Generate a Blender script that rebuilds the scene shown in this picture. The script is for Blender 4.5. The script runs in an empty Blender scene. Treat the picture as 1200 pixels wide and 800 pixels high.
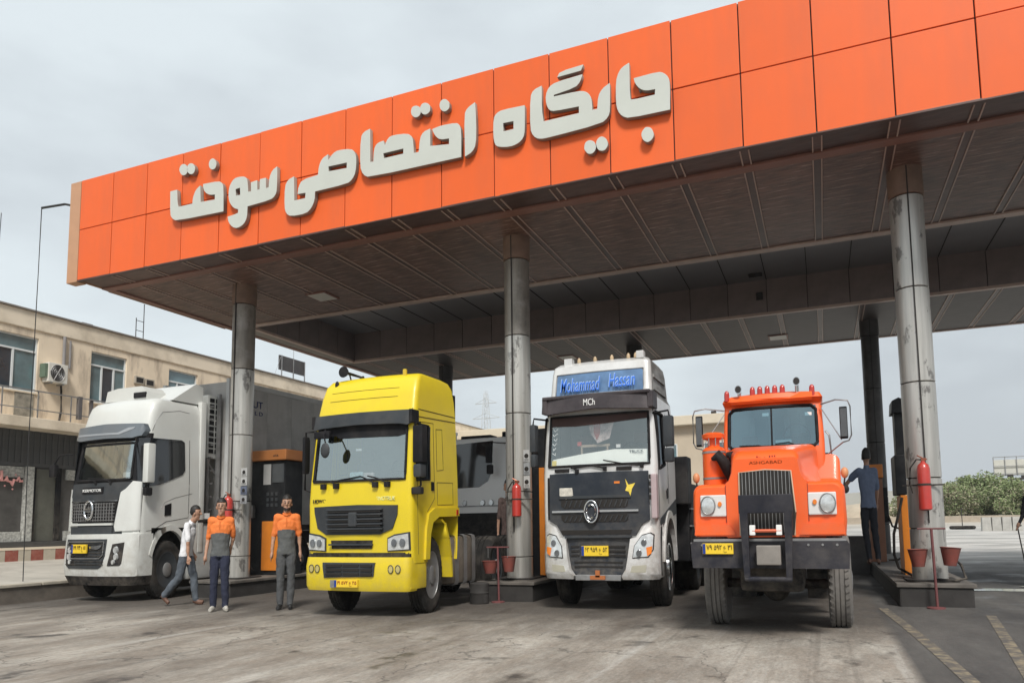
import bpy, bmesh, math, random
from math import sin, cos, pi, radians, sqrt
from mathutils import Vector, Matrix
random.seed(7)
scene = bpy.context.scene
col = scene.collection
# ------------------------------------------------------------------ camera
cd = bpy.data.cameras.new('camera'); cam = bpy.data.objects.new('camera', cd); col.objects.link(cam)
YAW, PITCH, ROLL = 0.36683, 0.09314, -0.01589
cy_, sy_ = cos(YAW), sin(YAW)
f = Vector((-sy_, cy_, 0)); r = Vector((cy_, sy_, 0)); u = Vector((0, 0, 1))
f2 = f * cos(PITCH) + u * sin(PITCH); u2 = u * cos(PITCH) - f * sin(PITCH)
r3 = r * cos(ROLL) + u2 * sin(ROLL); u3 = u2 * cos(ROLL) - r * sin(ROLL)
M = Matrix((r3, u3, -f2)).transposed().to_4x4(); M.translation = (0, 0, 1.6)
cam.matrix_world = M
cd.sensor_fit = 'HORIZONTAL'; cd.sensor_width = 36.0; cd.lens = 36.0 * 822.997 / 1200
cd.shift_x = -(646.734 - 600) / 1200; cd.shift_y = (536.511 - 400) / 1200
cd.clip_start = 0.1; cd.clip_end = 3000
scene.camera = cam
# ------------------------------------------------------------------ world, sun, exposure
W = bpy.data.worlds.new('World'); scene.world = W; W.use_nodes = True
nt = W.node_tree; nt.nodes.clear()
SUN_EL, SUN_AZ = radians(50), radians(153)      # azimuth from +Y clockwise: light comes from behind the camera, a little left
sky = nt.nodes.new('ShaderNodeTexSky'); sky.sky_type = 'NISHITA'; sky.sun_disc = False
sky.sun_elevation = SUN_EL; sky.sun_rotation = SUN_AZ; sky.dust_density = 5; sky.air_density = 1.5
tc = nt.nodes.new('ShaderNodeTexCoord')
mp = nt.nodes.new('ShaderNodeMapping'); mp.inputs['Scale'].default_value = (1.2, 1.2, 3.2)
nz = nt.nodes.new('ShaderNodeTexNoise'); nz.inputs['Scale'].default_value = 1.7; nz.inputs['Detail'].default_value = 7; nz.inputs['Roughness'].default_value = 0.5
rp = nt.nodes.new('ShaderNodeValToRGB'); rp.color_ramp.elements[0].position = 0.36; rp.color_ramp.elements[1].position = 0.64
rp.color_ramp.elements[0].color = (0.455, 0.495, 0.53, 1); rp.color_ramp.elements[1].color = (0.63, 0.69, 0.72, 1)
vm = nt.nodes.new('ShaderNodeVectorMath'); vm.operation = 'SCALE'; vm.inputs['Scale'].default_value = 10.0
mx = nt.nodes.new('ShaderNodeMix'); mx.data_type = 'RGBA'; mx.inputs['Factor'].default_value = 0.94
bg = nt.nodes.new('ShaderNodeBackground'); bg.inputs['Strength'].default_value = 0.1
wo = nt.nodes.new('ShaderNodeOutputWorld')
nt.links.new(tc.outputs['Generated'], mp.inputs['Vector']); nt.links.new(mp.outputs[0], nz.inputs['Vector'])
dt = nt.nodes.new('ShaderNodeVectorMath'); dt.operation = 'DOT_PRODUCT'; dt.inputs[1].default_value = (-0.80, -0.10, 0.30)
nt.links.new(tc.outputs['Generated'], dt.inputs[0])
ma_ = nt.nodes.new('ShaderNodeMath'); ma_.operation = 'MULTIPLY_ADD'; ma_.inputs[1].default_value = 0.26; nt.links.new(dt.outputs['Value'], ma_.inputs[0]); nt.links.new(nz.outputs['Fac'], ma_.inputs[2])
mb_ = nt.nodes.new('ShaderNodeMath'); mb_.operation = 'ADD'; mb_.inputs[1].default_value = -0.06; nt.links.new(ma_.outputs[0], mb_.inputs[0])
nt.links.new(mb_.outputs[0], rp.inputs['Fac']); nt.links.new(rp.outputs['Color'], vm.inputs[0])
nt.links.new(sky.outputs['Color'], mx.inputs['A']); nt.links.new(vm.outputs[0], mx.inputs['B'])
nt.links.new(mx.outputs['Result'], bg.inputs['Color']); nt.links.new(bg.outputs[0], wo.inputs['Surface'])
sd = bpy.data.lights.new('sun', 'SUN'); sd.energy = 2.75; sd.angle = radians(14); sd.color = (1.0, 0.965, 0.91)
sun = bpy.data.objects.new('sun', sd); col.objects.link(sun)
sdir = Vector((sin(SUN_AZ) * cos(SUN_EL), cos(SUN_AZ) * cos(SUN_EL), sin(SUN_EL)))
sun.rotation_euler = sdir.to_track_quat('Z', 'Y').to_euler(); sun.location = (0, -10, 30)
scene.view_settings.view_transform = 'Standard'; scene.view_settings.look = 'None'
scene.view_settings.exposure = 0.35; scene.view_settings.gamma = 1.0; scene.view_settings.use_curve_mapping = False
scene.cycles.max_bounces = 6; scene.cycles.transparent_max_bounces = 12
# ------------------------------------------------------------------ materials
def S(c): return tuple(((v / 255) / 12.92 if v / 255 <= 0.04045 else ((v / 255 + 0.055) / 1.055) ** 2.4) for v in c)
MC = {}
def mat(name, color, rough=0.6, metal=0.0, var=0.12, scale=3.0, bump=0.0, stretch=(1, 1, 1), dirt=None, dfac=0.4, dscale=1.2, coat=0.0, spec=0.5, dstretch=(1, 1, 1), dpos=(0.45, 0.7)):
    """principled surface with noise in colour, optional dirt patches and bump; object coordinates"""
    if name in MC: return MC[name]
    m = bpy.data.materials.new(name); m.use_nodes = True; t = m.node_tree; n = t.nodes; L = t.links
    b = n['Principled BSDF']; b.inputs['Roughness'].default_value = rough; b.inputs['Metallic'].default_value = metal
    b.inputs['Coat Weight'].default_value = coat; b.inputs['Coat Roughness'].default_value = 0.08; b.inputs['Specular IOR Level'].default_value = spec
    c = n.new('ShaderNodeTexCoord'); mpg = n.new('ShaderNodeMapping'); mpg.inputs['Scale'].default_value = stretch
    L.new(c.outputs['Object'], mpg.inputs['Vector'])
    z = n.new('ShaderNodeTexNoise'); z.inputs['Scale'].default_value = scale; z.inputs['Detail'].default_value = 6; z.inputs['Roughness'].default_value = 0.6
    L.new(mpg.outputs[0], z.inputs['Vector'])
    rr = n.new('ShaderNodeValToRGB'); rr.color_ramp.elements[0].position = 0.3; rr.color_ramp.elements[1].position = 0.7
    rr.color_ramp.elements[0].color = tuple(max(0, v * (1 - var)) for v in color[:3]) + (1,)
    rr.color_ramp.elements[1].color = tuple(min(1, v * (1 + var)) for v in color[:3]) + (1,)
    L.new(z.outputs['Fac'], rr.inputs['Fac']); out = rr.outputs['Color']
    if dirt:
        mp2 = n.new('ShaderNodeMapping'); mp2.inputs['Scale'].default_value = dstretch; mp2.inputs['Location'].default_value = (3.1, 1.7, 0.4)
        L.new(c.outputs['Object'], mp2.inputs['Vector'])
        z2 = n.new('ShaderNodeTexNoise'); z2.inputs['Scale'].default_value = dscale; z2.inputs['Detail'].default_value = 8; z2.inputs['Roughness'].default_value = 0.65
        L.new(mp2.outputs[0], z2.inputs['Vector'])
        r2 = n.new('ShaderNodeValToRGB'); r2.color_ramp.elements[0].position = dpos[0]; r2.color_ramp.elements[1].position = dpos[1]
        r2.color_ramp.elements[0].color = (0, 0, 0, 1); r2.color_ramp.elements[1].color = (dfac,) * 3 + (1,)
        L.new(z2.outputs['Fac'], r2.inputs['Fac'])
        x = n.new('ShaderNodeMix'); x.data_type = 'RGBA'; x.inputs['B'].default_value = tuple(dirt[:3]) + (1,)
        L.new(r2.outputs['Color'], x.inputs['Factor']); L.new(out, x.inputs['A']); out = x.outputs['Result']
    L.new(out, b.inputs['Base Color'])
    if bump:
        bp = n.new('ShaderNodeBump'); bp.inputs['Strength'].default_value = bump; bp.inputs['Distance'].default_value = 0.03
        L.new(z.outputs['Fac'], bp.inputs['Height']); L.new(bp.outputs[0], b.inputs['Normal'])
    MC[name] = m; return m
def road_dust(m, z0=0.5, z1=2.2, amt=0.45, col_=(0.30, 0.26, 0.21)):
    """dust thrown up by the wheels: thickest low on the bodywork, broken up by noise"""
    t = m.node_tree; b = t.nodes['Principled BSDF']; src = b.inputs['Base Color'].links[0].from_socket
    c = t.nodes.new('ShaderNodeTexCoord'); sp = t.nodes.new('ShaderNodeSeparateXYZ'); t.links.new(c.outputs['Object'], sp.inputs[0])
    mr_ = t.nodes.new('ShaderNodeMapRange'); mr_.inputs['From Min'].default_value = z1; mr_.inputs['From Max'].default_value = z0; t.links.new(sp.outputs['Z'], mr_.inputs['Value'])
    z = t.nodes.new('ShaderNodeTexNoise'); z.inputs['Scale'].default_value = 5; z.inputs['Detail'].default_value = 9; z.inputs['Roughness'].default_value = 0.7; t.links.new(c.outputs['Object'], z.inputs['Vector'])
    r2 = t.nodes.new('ShaderNodeMapRange'); r2.inputs['From Min'].default_value = 0.38; r2.inputs['From Max'].default_value = 0.68; r2.inputs['To Max'].default_value = amt * 2; t.links.new(z.outputs['Fac'], r2.inputs['Value'])
    mu = t.nodes.new('ShaderNodeMath'); mu.operation = 'MULTIPLY'; mu.use_clamp = True; t.links.new(mr_.outputs[0], mu.inputs[0]); t.links.new(r2.outputs[0], mu.inputs[1])
    x = t.nodes.new('ShaderNodeMix'); x.data_type = 'RGBA'; x.inputs['B'].default_value = col_ + (1,)
    t.links.new(mu.outputs[0], x.inputs['Factor']); t.links.new(src, x.inputs['A']); t.links.new(x.outputs['Result'], b.inputs['Base Color'])
def per_piece(m, amt):
    """each piece gets its own slight tone, as separately made and weathered sheets have"""
    t = m.node_tree; b = t.nodes['Principled BSDF']; src = b.inputs['Base Color'].links[0].from_socket
    oi = t.nodes.new('ShaderNodeObjectInfo'); mr_ = t.nodes.new('ShaderNodeMapRange'); mr_.inputs['To Min'].default_value = 1 - amt; mr_.inputs['To Max'].default_value = 1 + amt
    t.links.new(oi.outputs['Random'], mr_.inputs['Value']); vs = t.nodes.new('ShaderNodeVectorMath'); vs.operation = 'SCALE'
    t.links.new(src, vs.inputs[0]); t.links.new(mr_.outputs[0], vs.inputs['Scale']); t.links.new(vs.outputs[0], b.inputs['Base Color'])
def glass(name, tint, fac, body=(0.3, 0.36, 0.37)):
    m = bpy.data.materials.new(name); m.use_nodes = True; t = m.node_tree; n = t.nodes; L = t.links; n.remove(n['Principled BSDF'])
    tr = n.new('ShaderNodeBsdfTransparent'); tr.inputs['Color'].default_value = tint + (1,)
    gl = n.new('ShaderNodeBsdfGlossy'); gl.inputs['Roughness'].default_value = 0.06; gl.inputs['Color'].default_value = body + (1,)
    lw = n.new('ShaderNodeLayerWeight'); lw.inputs['Blend'].default_value = 0.5
    pw = n.new('ShaderNodeMath'); pw.operation = 'POWER'; pw.inputs[1].default_value = 4.0; L.new(lw.outputs['Facing'], pw.inputs[0])
    fr = n.new('ShaderNodeMath'); fr.operation = 'MULTIPLY'; fr.inputs[1].default_value = 0.6; L.new(pw.outputs[0], fr.inputs[0])
    ad = n.new('ShaderNodeMath'); ad.operation = 'ADD'; ad.inputs[1].default_value = fac; ad.use_clamp = True
    nzz = n.new('ShaderNodeTexNoise'); nzz.inputs['Scale'].default_value = 2.2; nzz.inputs['Detail'].default_value = 5
    c = n.new('ShaderNodeTexCoord'); L.new(c.outputs['Object'], nzz.inputs['Vector'])
    bp = n.new('ShaderNodeBump'); bp.inputs['Strength'].default_value = 0.04; bp.inputs['Distance'].default_value = 0.05
    L.new(nzz.outputs['Fac'], bp.inputs['Height']); L.new(bp.outputs[0], gl.inputs['Normal'])
    ms = n.new('ShaderNodeMixShader'); L.new(fr.outputs[0], ad.inputs[0]); L.new(ad.outputs[0], ms.inputs[0])
    L.new(tr.outputs[0], ms.inputs[1]); L.new(gl.outputs[0], ms.inputs[2]); L.new(ms.outputs[0], n['Material Output'].inputs['Surface'])
    MC[name] = m; return m
# ------------------------------------------------------------------ mesh helpers
def tag(o, label=None, cat=None, group=None, kind=None):
    if label: o['label'] = label
    if cat: o['category'] = cat
    if group: o['group'] = group
    if kind: o['kind'] = kind
    return o
def thing(name, label, cat, loc=(0, 0, 0), group=None, rz=0.0, sc=None):
    o = bpy.data.objects.new(name, None); col.objects.link(o); o.location = loc; o.rotation_euler = (0, 0, rz)
    if sc: o.scale = sc
    o.empty_display_size = 0.3
    return tag(o, label, cat, group)
class MB:
    """collects shapes in one bmesh, build() links it as one object"""
    def __init__(s): s.b = bmesh.new()
    def box(s, x0, x1, y0, y1, z0, z1, bev=0.0):
        r_ = bmesh.ops.create_cube(s.b, size=1.0); vs = r_['verts']
        for v in vs:
            v.co = Vector(((x0 + x1) / 2 + v.co.x * (x1 - x0), (y0 + y1) / 2 + v.co.y * (y1 - y0), (z0 + z1) / 2 + v.co.z * (z1 - z0)))
        if bev:
            es = list({e for v in vs for e in v.link_edges})
            bmesh.ops.bevel(s.b, geom=es, offset=bev, segments=2, affect='EDGES', profile=0.6)
        return s
    def prism(s, pts, axis, a, b):
        """pts in the two other axes (in x,y,z order); extruded from a to b along axis"""
        def mk(p, t):
            return {'x': (t, p[0], p[1]), 'y': (p[0], t, p[1]), 'z': (p[0], p[1], t)}[axis]
        v0 = [s.b.verts.new(mk(p, a)) for p in pts]; v1 = [s.b.verts.new(mk(p, b)) for p in pts]
        n = len(pts)
        s.b.faces.new(v0); s.b.faces.new(v1)
        for i in range(n): s.b.faces.new((v0[i], v0[(i + 1) % n], v1[(i + 1) % n], v1[i]))
        return s
    def quad(s, *pts):
        s.b.faces.new([s.b.verts.new(p) for p in pts]); return s
    def tube(s, path, r_, n=8, cap=True, ry=None):
        path = [Vector(p) for p in path]; rings = []
        for i, p in enumerate(path):
            d = (path[min(i + 1, len(path) - 1)] - path[max(i - 1, 0)]).normalized()
            a = d.cross(Vector((0, 0, 1)));
            if a.length < 1e-3: a = d.cross(Vector((0, 1, 0)))
            a.normalize(); c = d.cross(a).normalized(); rr = r_[i] if isinstance(r_, (list, tuple)) else r_
            rings.append([s.b.verts.new(p + a * rr * cos(2 * pi * k / n) + c * rr * sin(2 * pi * k / n)) for k in range(n)])
        for i in range(len(rings) - 1):
            for k in range(n): s.b.faces.new((rings[i][k], rings[i][(k + 1) % n], rings[i + 1][(k + 1) % n], rings[i + 1][k]))
        if cap: s.b.faces.new(rings[0]); s.b.faces.new(rings[-1])
        return s
    def lathe(s, prof, c=(0, 0, 0), axis='z', n=24, k1=1.0, k2=1.0, fn=None):
        """prof: (t along axis, radius). k1,k2 scale the two radial axes"""
        rings = []
        for j, (t, rr) in enumerate(prof):
            ring = []
            for i in range(n):
                a = 2 * pi * i / n; q = rr * (fn(j, i) if fn else 1.0); p, w = q * cos(a) * k1, q * sin(a) * k2
                co = {'z': (p, w, t), 'x': (t, p, w), 'y': (p, t, w)}[axis]
                ring.append(s.b.verts.new(Vector(co) + Vector(c)))
            rings.append(ring)
        for j in range(len(rings) - 1):
            for i in range(n): s.b.faces.new((rings[j][i], rings[j][(i + 1) % n], rings[j + 1][(i + 1) % n], rings[j + 1][i]))
        if prof[0][1] > 1e-4: s.b.faces.new(rings[0])
        if prof[-1][1] > 1e-4: s.b.faces.new(rings[-1])
        return s
    def ball(s, c, rx, ry, rz, n=12):
        r_ = bmesh.ops.create_uvsphere(s.b, u_segments=n, v_segments=max(6, n * 2 // 3), radius=1.0)
        for v in r_['verts']: v.co = Vector((c[0] + v.co.x * rx, c[1] + v.co.y * ry, c[2] + v.co.z * rz))
        return s
    def xf(s, m):
        bmesh.ops.transform(s.b, matrix=m, verts=s.b.verts); return s
    def build(s, name, m, parent=None, smooth=None, loc=None, label=None):
        bmesh.ops.remove_doubles(s.b, verts=s.b.verts, dist=1e-5)
        bmesh.ops.recalc_face_normals(s.b, faces=s.b.faces)
        me = bpy.data.meshes.new(name); s.b.to_mesh(me); s.b.free()
        me.materials.append(m)
        if smooth is not None:
            me.polygons.foreach_set('use_smooth', [True] * len(me.polygons))
            me.set_sharp_from_angle(angle=radians(smooth))
        o = bpy.data.objects.new(name, me); col.objects.link(o)
        if parent: o.parent = parent
        if loc: o.location = loc
        if label: o['label'] = label
        return o
def inst(src, parent=None, loc=(0, 0, 0), rot=None, name=None):
    o = src.copy(); col.objects.link(o); o.parent = parent; o.location = loc
    if rot: o.rotation_euler = rot
    return o
def text_fit(body, parent, m, x0, x1, z0, z1, y, name='lettering', thick=0.004, italic=0.0, side=None, bold=0.004):
    """flat lettering fitted into a rectangle. facing -Y (or +X when side is given: then x0,x1 are y values and y is x)"""
    cu = bpy.data.curves.new(name, 'FONT'); cu.body = body; cu.extrude = thick; cu.shear = italic; cu.offset = bold
    o = bpy.data.objects.new(name, cu); col.objects.link(o)
    dg = bpy.context.evaluated_depsgraph_get(); me = bpy.data.meshes.new_from_object(o.evaluated_get(dg))
    bpy.data.objects.remove(o); bpy.data.curves.remove(cu)
    xs = [v.co.x for v in me.vertices]; ys = [v.co.y for v in me.vertices]
    if not xs: return None
    ax, bx, ay, by = min(xs), max(xs), min(ys), max(ys)
    for v in me.vertices:
        tx = (v.co.x - ax) / (bx - ax); tz = (v.co.y - ay) / (by - ay); d = v.co.z
        if side is None: v.co = (x0 + tx * (x1 - x0), y - d, z0 + tz * (z1 - z0))
        else: v.co = (y + d, x0 + tx * (x1 - x0), z0 + tz * (z1 - z0))
    me.materials.clear(); me.materials.append(m)
    ob = bpy.data.objects.new(name, me); col.objects.link(ob); ob.parent = parent
    return ob
def gz(x, y=0.0):
    z = 0.09 + 0.0113 * max(-22, min(8, x))
    if y > 34: z += 0.95 * min(1.0, (y - 34) / 46.0)
    return z
# ------------------------------------------------------------------ materials used by the setting
M_conc = None
def ground_material():
    m = bpy.data.materials.new('forecourt_concrete'); m.use_nodes = True; t = m.node_tree; n = t.nodes; L = t.links; b = n['Principled BSDF']
    c = n.new('ShaderNodeTexCoord')
    def noise(sc, stretch, det=8, rough=0.65, loc=(0, 0, 0), rot=0.0):
        mg = n.new('ShaderNodeMapping'); mg.inputs['Scale'].default_value = stretch; mg.inputs['Location'].default_value = loc; mg.inputs['Rotation'].default_value = (0, 0, rot)
        L.new(c.outputs['Object'], mg.inputs['Vector']); z = n.new('ShaderNodeTexNoise'); z.inputs['Scale'].default_value = sc
        z.inputs['Detail'].default_value = det; z.inputs['Roughness'].default_value = rough; L.new(mg.outputs[0], z.inputs['Vector']); return z.outputs['Fac']
    def ramp(fac, a, b_, ca, cb):
        r_ = n.new('ShaderNodeValToRGB'); e = r_.color_ramp.elements; e[0].position = a; e[1].position = b_; e[0].color = ca; e[1].color = cb
        L.new(fac, r_.inputs['Fac']); return r_.outputs['Color']
    def mixc(fac, A, B, blend='MIX'):
        x = n.new('ShaderNodeMix'); x.data_type = 'RGBA'; x.blend_type = blend
        if isinstance(fac, float): x.inputs['Factor'].default_value = fac
        else: L.new(fac, x.inputs['Factor'])
        for k, v in (('A', A), ('B', B)):
            if isinstance(v, tuple): x.inputs[k].default_value = v
            else: L.new(v, x.inputs[k])
        return x.outputs['Result']
    sp = n.new('ShaderNodeSeparateXYZ'); L.new(c.outputs['Object'], sp.inputs[0])
    streak = noise(1.0, (1.05, 0.42, 1), 11, 0.70, (0, 0, 0), 0.12)                     # wheel tracks run along the lanes
    streak2 = noise(1.0, (3.0, 1.1, 1), 10, 0.75, (4, 1, 0), -0.1)
    blot = noise(0.35, (1, 0.6, 1), 7, 0.6, (11, 3, 0))
    base = ramp(streak, 0.33, 0.62, (0.16, 0.135, 0.11, 1), (0.44, 0.41, 0.36, 1))
    base = mixc(ramp(streak2, 0.42, 0.66, (0, 0, 0, 1), (0.65,) * 3 + (1,)), base, (0.27, 0.225, 0.18, 1))
    base = mixc(ramp(blot, 0.47, 0.66, (0, 0, 0, 1), (0.62,) * 3 + (1,)), base, (0.10, 0.078, 0.06, 1))
    scuff = noise(1.0, (2.4, 0.10, 1), 7, 0.6, (23, 7, 0))
    base = mixc(ramp(scuff, 0.58, 0.70, (0, 0, 0, 1), (0.45,) * 3 + (1,)), base, (0.50, 0.49, 0.46, 1))
    oil = noise(1.3, (1, 0.8, 1), 5, 0.6, (2, 9, 0))
    base = mixc(ramp(oil, 0.60, 0.70, (0, 0, 0, 1), (0.8,) * 3 + (1,)), base, (0.035, 0.03, 0.028, 1))
    crk = n.new('ShaderNodeTexVoronoi'); crk.feature = 'DISTANCE_TO_EDGE'; crk.inputs['Scale'].default_value = 0.42
    wv = n.new('ShaderNodeVectorMath'); wv.operation = 'MULTIPLY_ADD'; wv.inputs[1].default_value = (1, 1, 1)
    nzz = n.new('ShaderNodeTexNoise'); nzz.inputs['Scale'].default_value = 1.8; nzz.inputs['Detail'].default_value = 5; L.new(c.outputs['Object'], nzz.inputs['Vector'])
    L.new(c.outputs['Object'], wv.inputs[0]); L.new(nzz.outputs['Color'], wv.inputs[2]); L.new(wv.outputs[0], crk.inputs['Vector'])
    base = mixc(ramp(crk.outputs['Distance'], 0.0, 0.008, (0.65,) * 3 + (1,), (0, 0, 0, 1)), base, (0.05, 0.045, 0.04, 1))
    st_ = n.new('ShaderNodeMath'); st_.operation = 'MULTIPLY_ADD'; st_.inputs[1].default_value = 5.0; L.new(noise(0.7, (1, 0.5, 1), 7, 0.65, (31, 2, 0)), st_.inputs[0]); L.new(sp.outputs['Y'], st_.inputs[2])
    grime_shade = n.new('ShaderNodeMapRange'); grime_shade.inputs['From Min'].default_value = 11.6; grime_shade.inputs['From Max'].default_value = 14.0; grime_shade.inputs['To Max'].default_value = 0.86; L.new(st_.outputs[0], grime_shade.inputs['Value'])  # grime plus shade under trucks and canopy, painted into the ground colour
    base = mixc(grime_shade.outputs[0], base, (0.065, 0.055, 0.047, 1))
    tyre = noise(1.0, (5.5, 0.06, 1), 3, 0.5, (41, 3, 0), 0.04)
    base = mixc(ramp(tyre, 0.60, 0.68, (0, 0, 0, 1), (0.38,) * 3 + (1,)), base, (0.10, 0.085, 0.07, 1))
    fine = noise(26, (1, 0.45, 1), 6, 0.75)
    base = mixc(0.5, base, ramp(fine, 0.34, 0.66, (0.5, 0.5, 0.5, 1), (1.3, 1.3, 1.3, 1)), 'MULTIPLY')
    # darker asphalt apron to the right, paler ground beyond the canopy
    def mr(sock, a, b_):
        q = n.new('ShaderNodeMapRange'); q.inputs['From Min'].default_value = a; q.inputs['From Max'].default_value = b_; L.new(sock, q.inputs['Value']); return q.outputs[0]
    asph = mixc(ramp(noise(1.2, (1, 0.3, 1), 8, 0.7, (5, 5, 0)), 0.35, 0.7, (0, 0, 0, 1), (1, 1, 1, 1)), (0.052, 0.049, 0.047, 1), (0.125, 0.118, 0.108, 1))
    base = mixc(mr(sp.outputs['X'], 0.70, 0.82), base, asph)
    far_streak = noise(0.5, (0.5, 1.3, 1), 7, 0.6, (7, 2, 0))  # noise for darker streaks in the far ground
    far = mixc(ramp(far_streak, 0.42, 0.60, (0, 0, 0, 1), (1, 1, 1, 1)), (0.30, 0.29, 0.27, 1), (0.50, 0.48, 0.45, 1))
    ne = noise(0.25, (1, 1, 1), 6, 0.6)
    ad = n.new('ShaderNodeMath'); ad.operation = 'MULTIPLY_ADD'; ad.inputs[1].default_value = 8.0; L.new(ne, ad.inputs[0]); L.new(sp.outputs['Y'], ad.inputs[2])
    base = mixc(mr(ad.outputs[0], 25.5, 33.0), base, far)
    base = mixc(mr(sp.outputs['Y'], 60, 90), base, (0.42, 0.36, 0.28, 1))
    L.new(base, b.inputs['Base Color'])
    rr = ramp(oil, 0.5, 0.7, (0.85,) * 3 + (1,), (0.45,) * 3 + (1,)); L.new(rr, b.inputs['Roughness'])
    bp = n.new('ShaderNodeBump'); bp.inputs['Strength'].default_value = 0.5; bp.inputs['Distance'].default_value = 0.02
    L.new(fine, bp.inputs['Height']); L.new(bp.outputs[0], b.inputs['Normal'])
    return m
# ------------------------------------------------------------------ ground
def lin(a, b, n): return [a + (b - a) * i / (n - 1) for i in range(n)]
gb = MB(); xs = [-700, -200, -80, -40, -22] + lin(-21, 8, 30) + [20, 50, 100, 250, 700]; ys = [-60, -20] + lin(-10, 34, 45) + [36, 40, 48, 56, 64, 72, 80, 100, 160, 300, 900]
vg = [[gb.b.verts.new((x, y, gz(x, y))) for x in xs] for y in ys]
for j in range(len(ys) - 1):
    for i in range(len(xs) - 1): gb.b.faces.new((vg[j][i], vg[j][i + 1], vg[j + 1][i + 1], vg[j + 1][i]))
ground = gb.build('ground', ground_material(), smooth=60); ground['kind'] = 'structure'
# painted lines on the asphalt apron
M_line = mat('worn_yellow_paint', (0.27, 0.225, 0.15), 0.85, var=0.25, scale=9, dirt=(0.10, 0.09, 0.08), dfac=1.0, dscale=6, dpos=(0.34, 0.56))
def road_line(pts, w, label):
    m = MB(); L_ = []
    for i, (x, y) in enumerate(pts):
        a = Vector(pts[max(0, i - 1)]); b = Vector(pts[min(len(pts) - 1, i + 1)]); d = (b - a).normalized(); nn = Vector((-d.y, d.x)) * w / 2
        L_.append((m.b.verts.new((x - nn.x, y - nn.y, gz(x, y) + 0.004)), m.b.verts.new((x + nn.x, y + nn.y, gz(x, y) + 0.004))))
    for i in range(len(L_) - 1): m.b.faces.new((L_[i][0], L_[i][1], L_[i + 1][1], L_[i + 1][0]))
    o = m.build('painted_line', M_line); return tag(o, kind='structure')
road_line([(0.85 + 0.38 * t + 0.05 * sin(t * 3), 13.2 - 7.2 * t) for t in lin(0, 1, 12)], 0.14, '')
road_line([(2.28 - 0.85 * t, 12.4 - 7.0 * t) for t in lin(0, 1, 12)], 0.13, '')
# expansion joints between the concrete slabs, recessed strips
M_joint = mat('joint_tar', (0.05, 0.045, 0.04), 0.85)
# ------------------------------------------------------------------ far land
M_hill = mat('hazy_hill', (0.30, 0.28, 0.24), 0.95, var=0.15, scale=0.05, dirt=(0.22, 0.235, 0.2), dscale=0.08)
hb = MB(); HX = lin(-260, 420, 60); prev = None
for x in HX:
    h = 5.2 + 2.2 * sin(x * 0.021 + 1) + 1.2 * sin(x * 0.06) + 0.5 * sin(x * 0.17)
    ring = [hb.b.verts.new((x, 190, 0.6)), hb.b.verts.new((x, 215, 0.6 + h * 0.72)), hb.b.verts.new((x, 245, 0.6 + h * 1.15)), hb.b.verts.new((x, 330, 0.6))]
    if prev:
        for k in range(3): hb.b.faces.new((prev[k], prev[k + 1], ring[k + 1], ring[k]))
    prev = ring
hills = hb.build('hills', M_hill, smooth=80); hills['kind'] = 'structure'
M_sand = mat('sandy_bank', (0.44, 0.36, 0.27), 0.95, var=0.2, scale=0.6, bump=0.6, dirt=(0.26, 0.25, 0.2), dscale=0.5)
eb = MB(); prev = None; rnd = random.Random(3)
for x in lin(-60, 120, 120):
    h = 1.75 + 0.55 * sin(x * 0.33) + 0.45 * rnd.random() - (0.9 if x > 11 else 0)
    ring = [eb.b.verts.new((x, 96, gz(x, 96) - 0.2)), eb.b.verts.new((x, 97.5 + rnd.random(), gz(x, 96) + h * 0.6)), eb.b.verts.new((x, 100, gz(x, 96) + h)), eb.b.verts.new((x, 112, gz(x, 96) - 0.2))]
    if prev:
        for k in range(3): eb.b.faces.new((prev[k], prev[k + 1], ring[k + 1], ring[k]))
    prev = ring
bank = eb.build('earth_bank', M_sand, smooth=40); bank['kind'] = 'structure'
M_lowwall = mat('pale_block_wall', (0.40, 0.34, 0.27), 0.9, var=0.15, scale=1.5, dirt=(0.3, 0.27, 0.22), dscale=0.7)
w = MB().box(-45, 75, 80.0, 80.4, gz(2, 80) - 0.3, gz(2, 80) + 0.68, 0.03).build('low_wall', M_lowwall)
tag(w, 'low pale block wall running along the far edge of the yard', 'wall')
# ------------------------------------------------------------------ sidewalk and kerb at the left
M_walk = mat('sidewalk_paving', (0.43, 0.40, 0.35), 0.85, var=0.12, scale=2, bump=0.2, dirt=(0.22, 0.2, 0.17), dscale=1.1)
KB = -18.5
sw = MB(); zk = 0.34
sw.prism([(KB, zk), (KB, zk - 0.1), (-25.2, 0.3), (-25.2, 0.68)], 'y', -10, 62)
sw.build('sidewalk', M_walk)['kind'] = 'structure'
M_kerb = mat('kerb_stone', (0.14, 0.12, 0.10), 0.85, var=0.3, scale=2.5, bump=0.4, dirt=(0.05, 0.045, 0.04), dscale=1.5)
M_kerbtop = mat('kerb_top', (0.42, 0.38, 0.31), 0.85, var=0.2, scale=3, dirt=(0.2, 0.18, 0.15))
kr = MB().box(KB - 0.02, KB + 0.16, -10, 62, -0.4, zk - 0.07).build('kerb', M_kerb); kr['kind'] = 'structure'
base_k = MB().box(KB - 0.05, KB + 0.2, 0, 1.97, zk - 0.065, zk + 0.012, 0.015).build('kerb_slab', M_kerbtop, kr, loc=(0, 2, 0))
for k in range(14): inst(base_k, kr, (0, 4 + 2 * k, 0))
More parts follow.
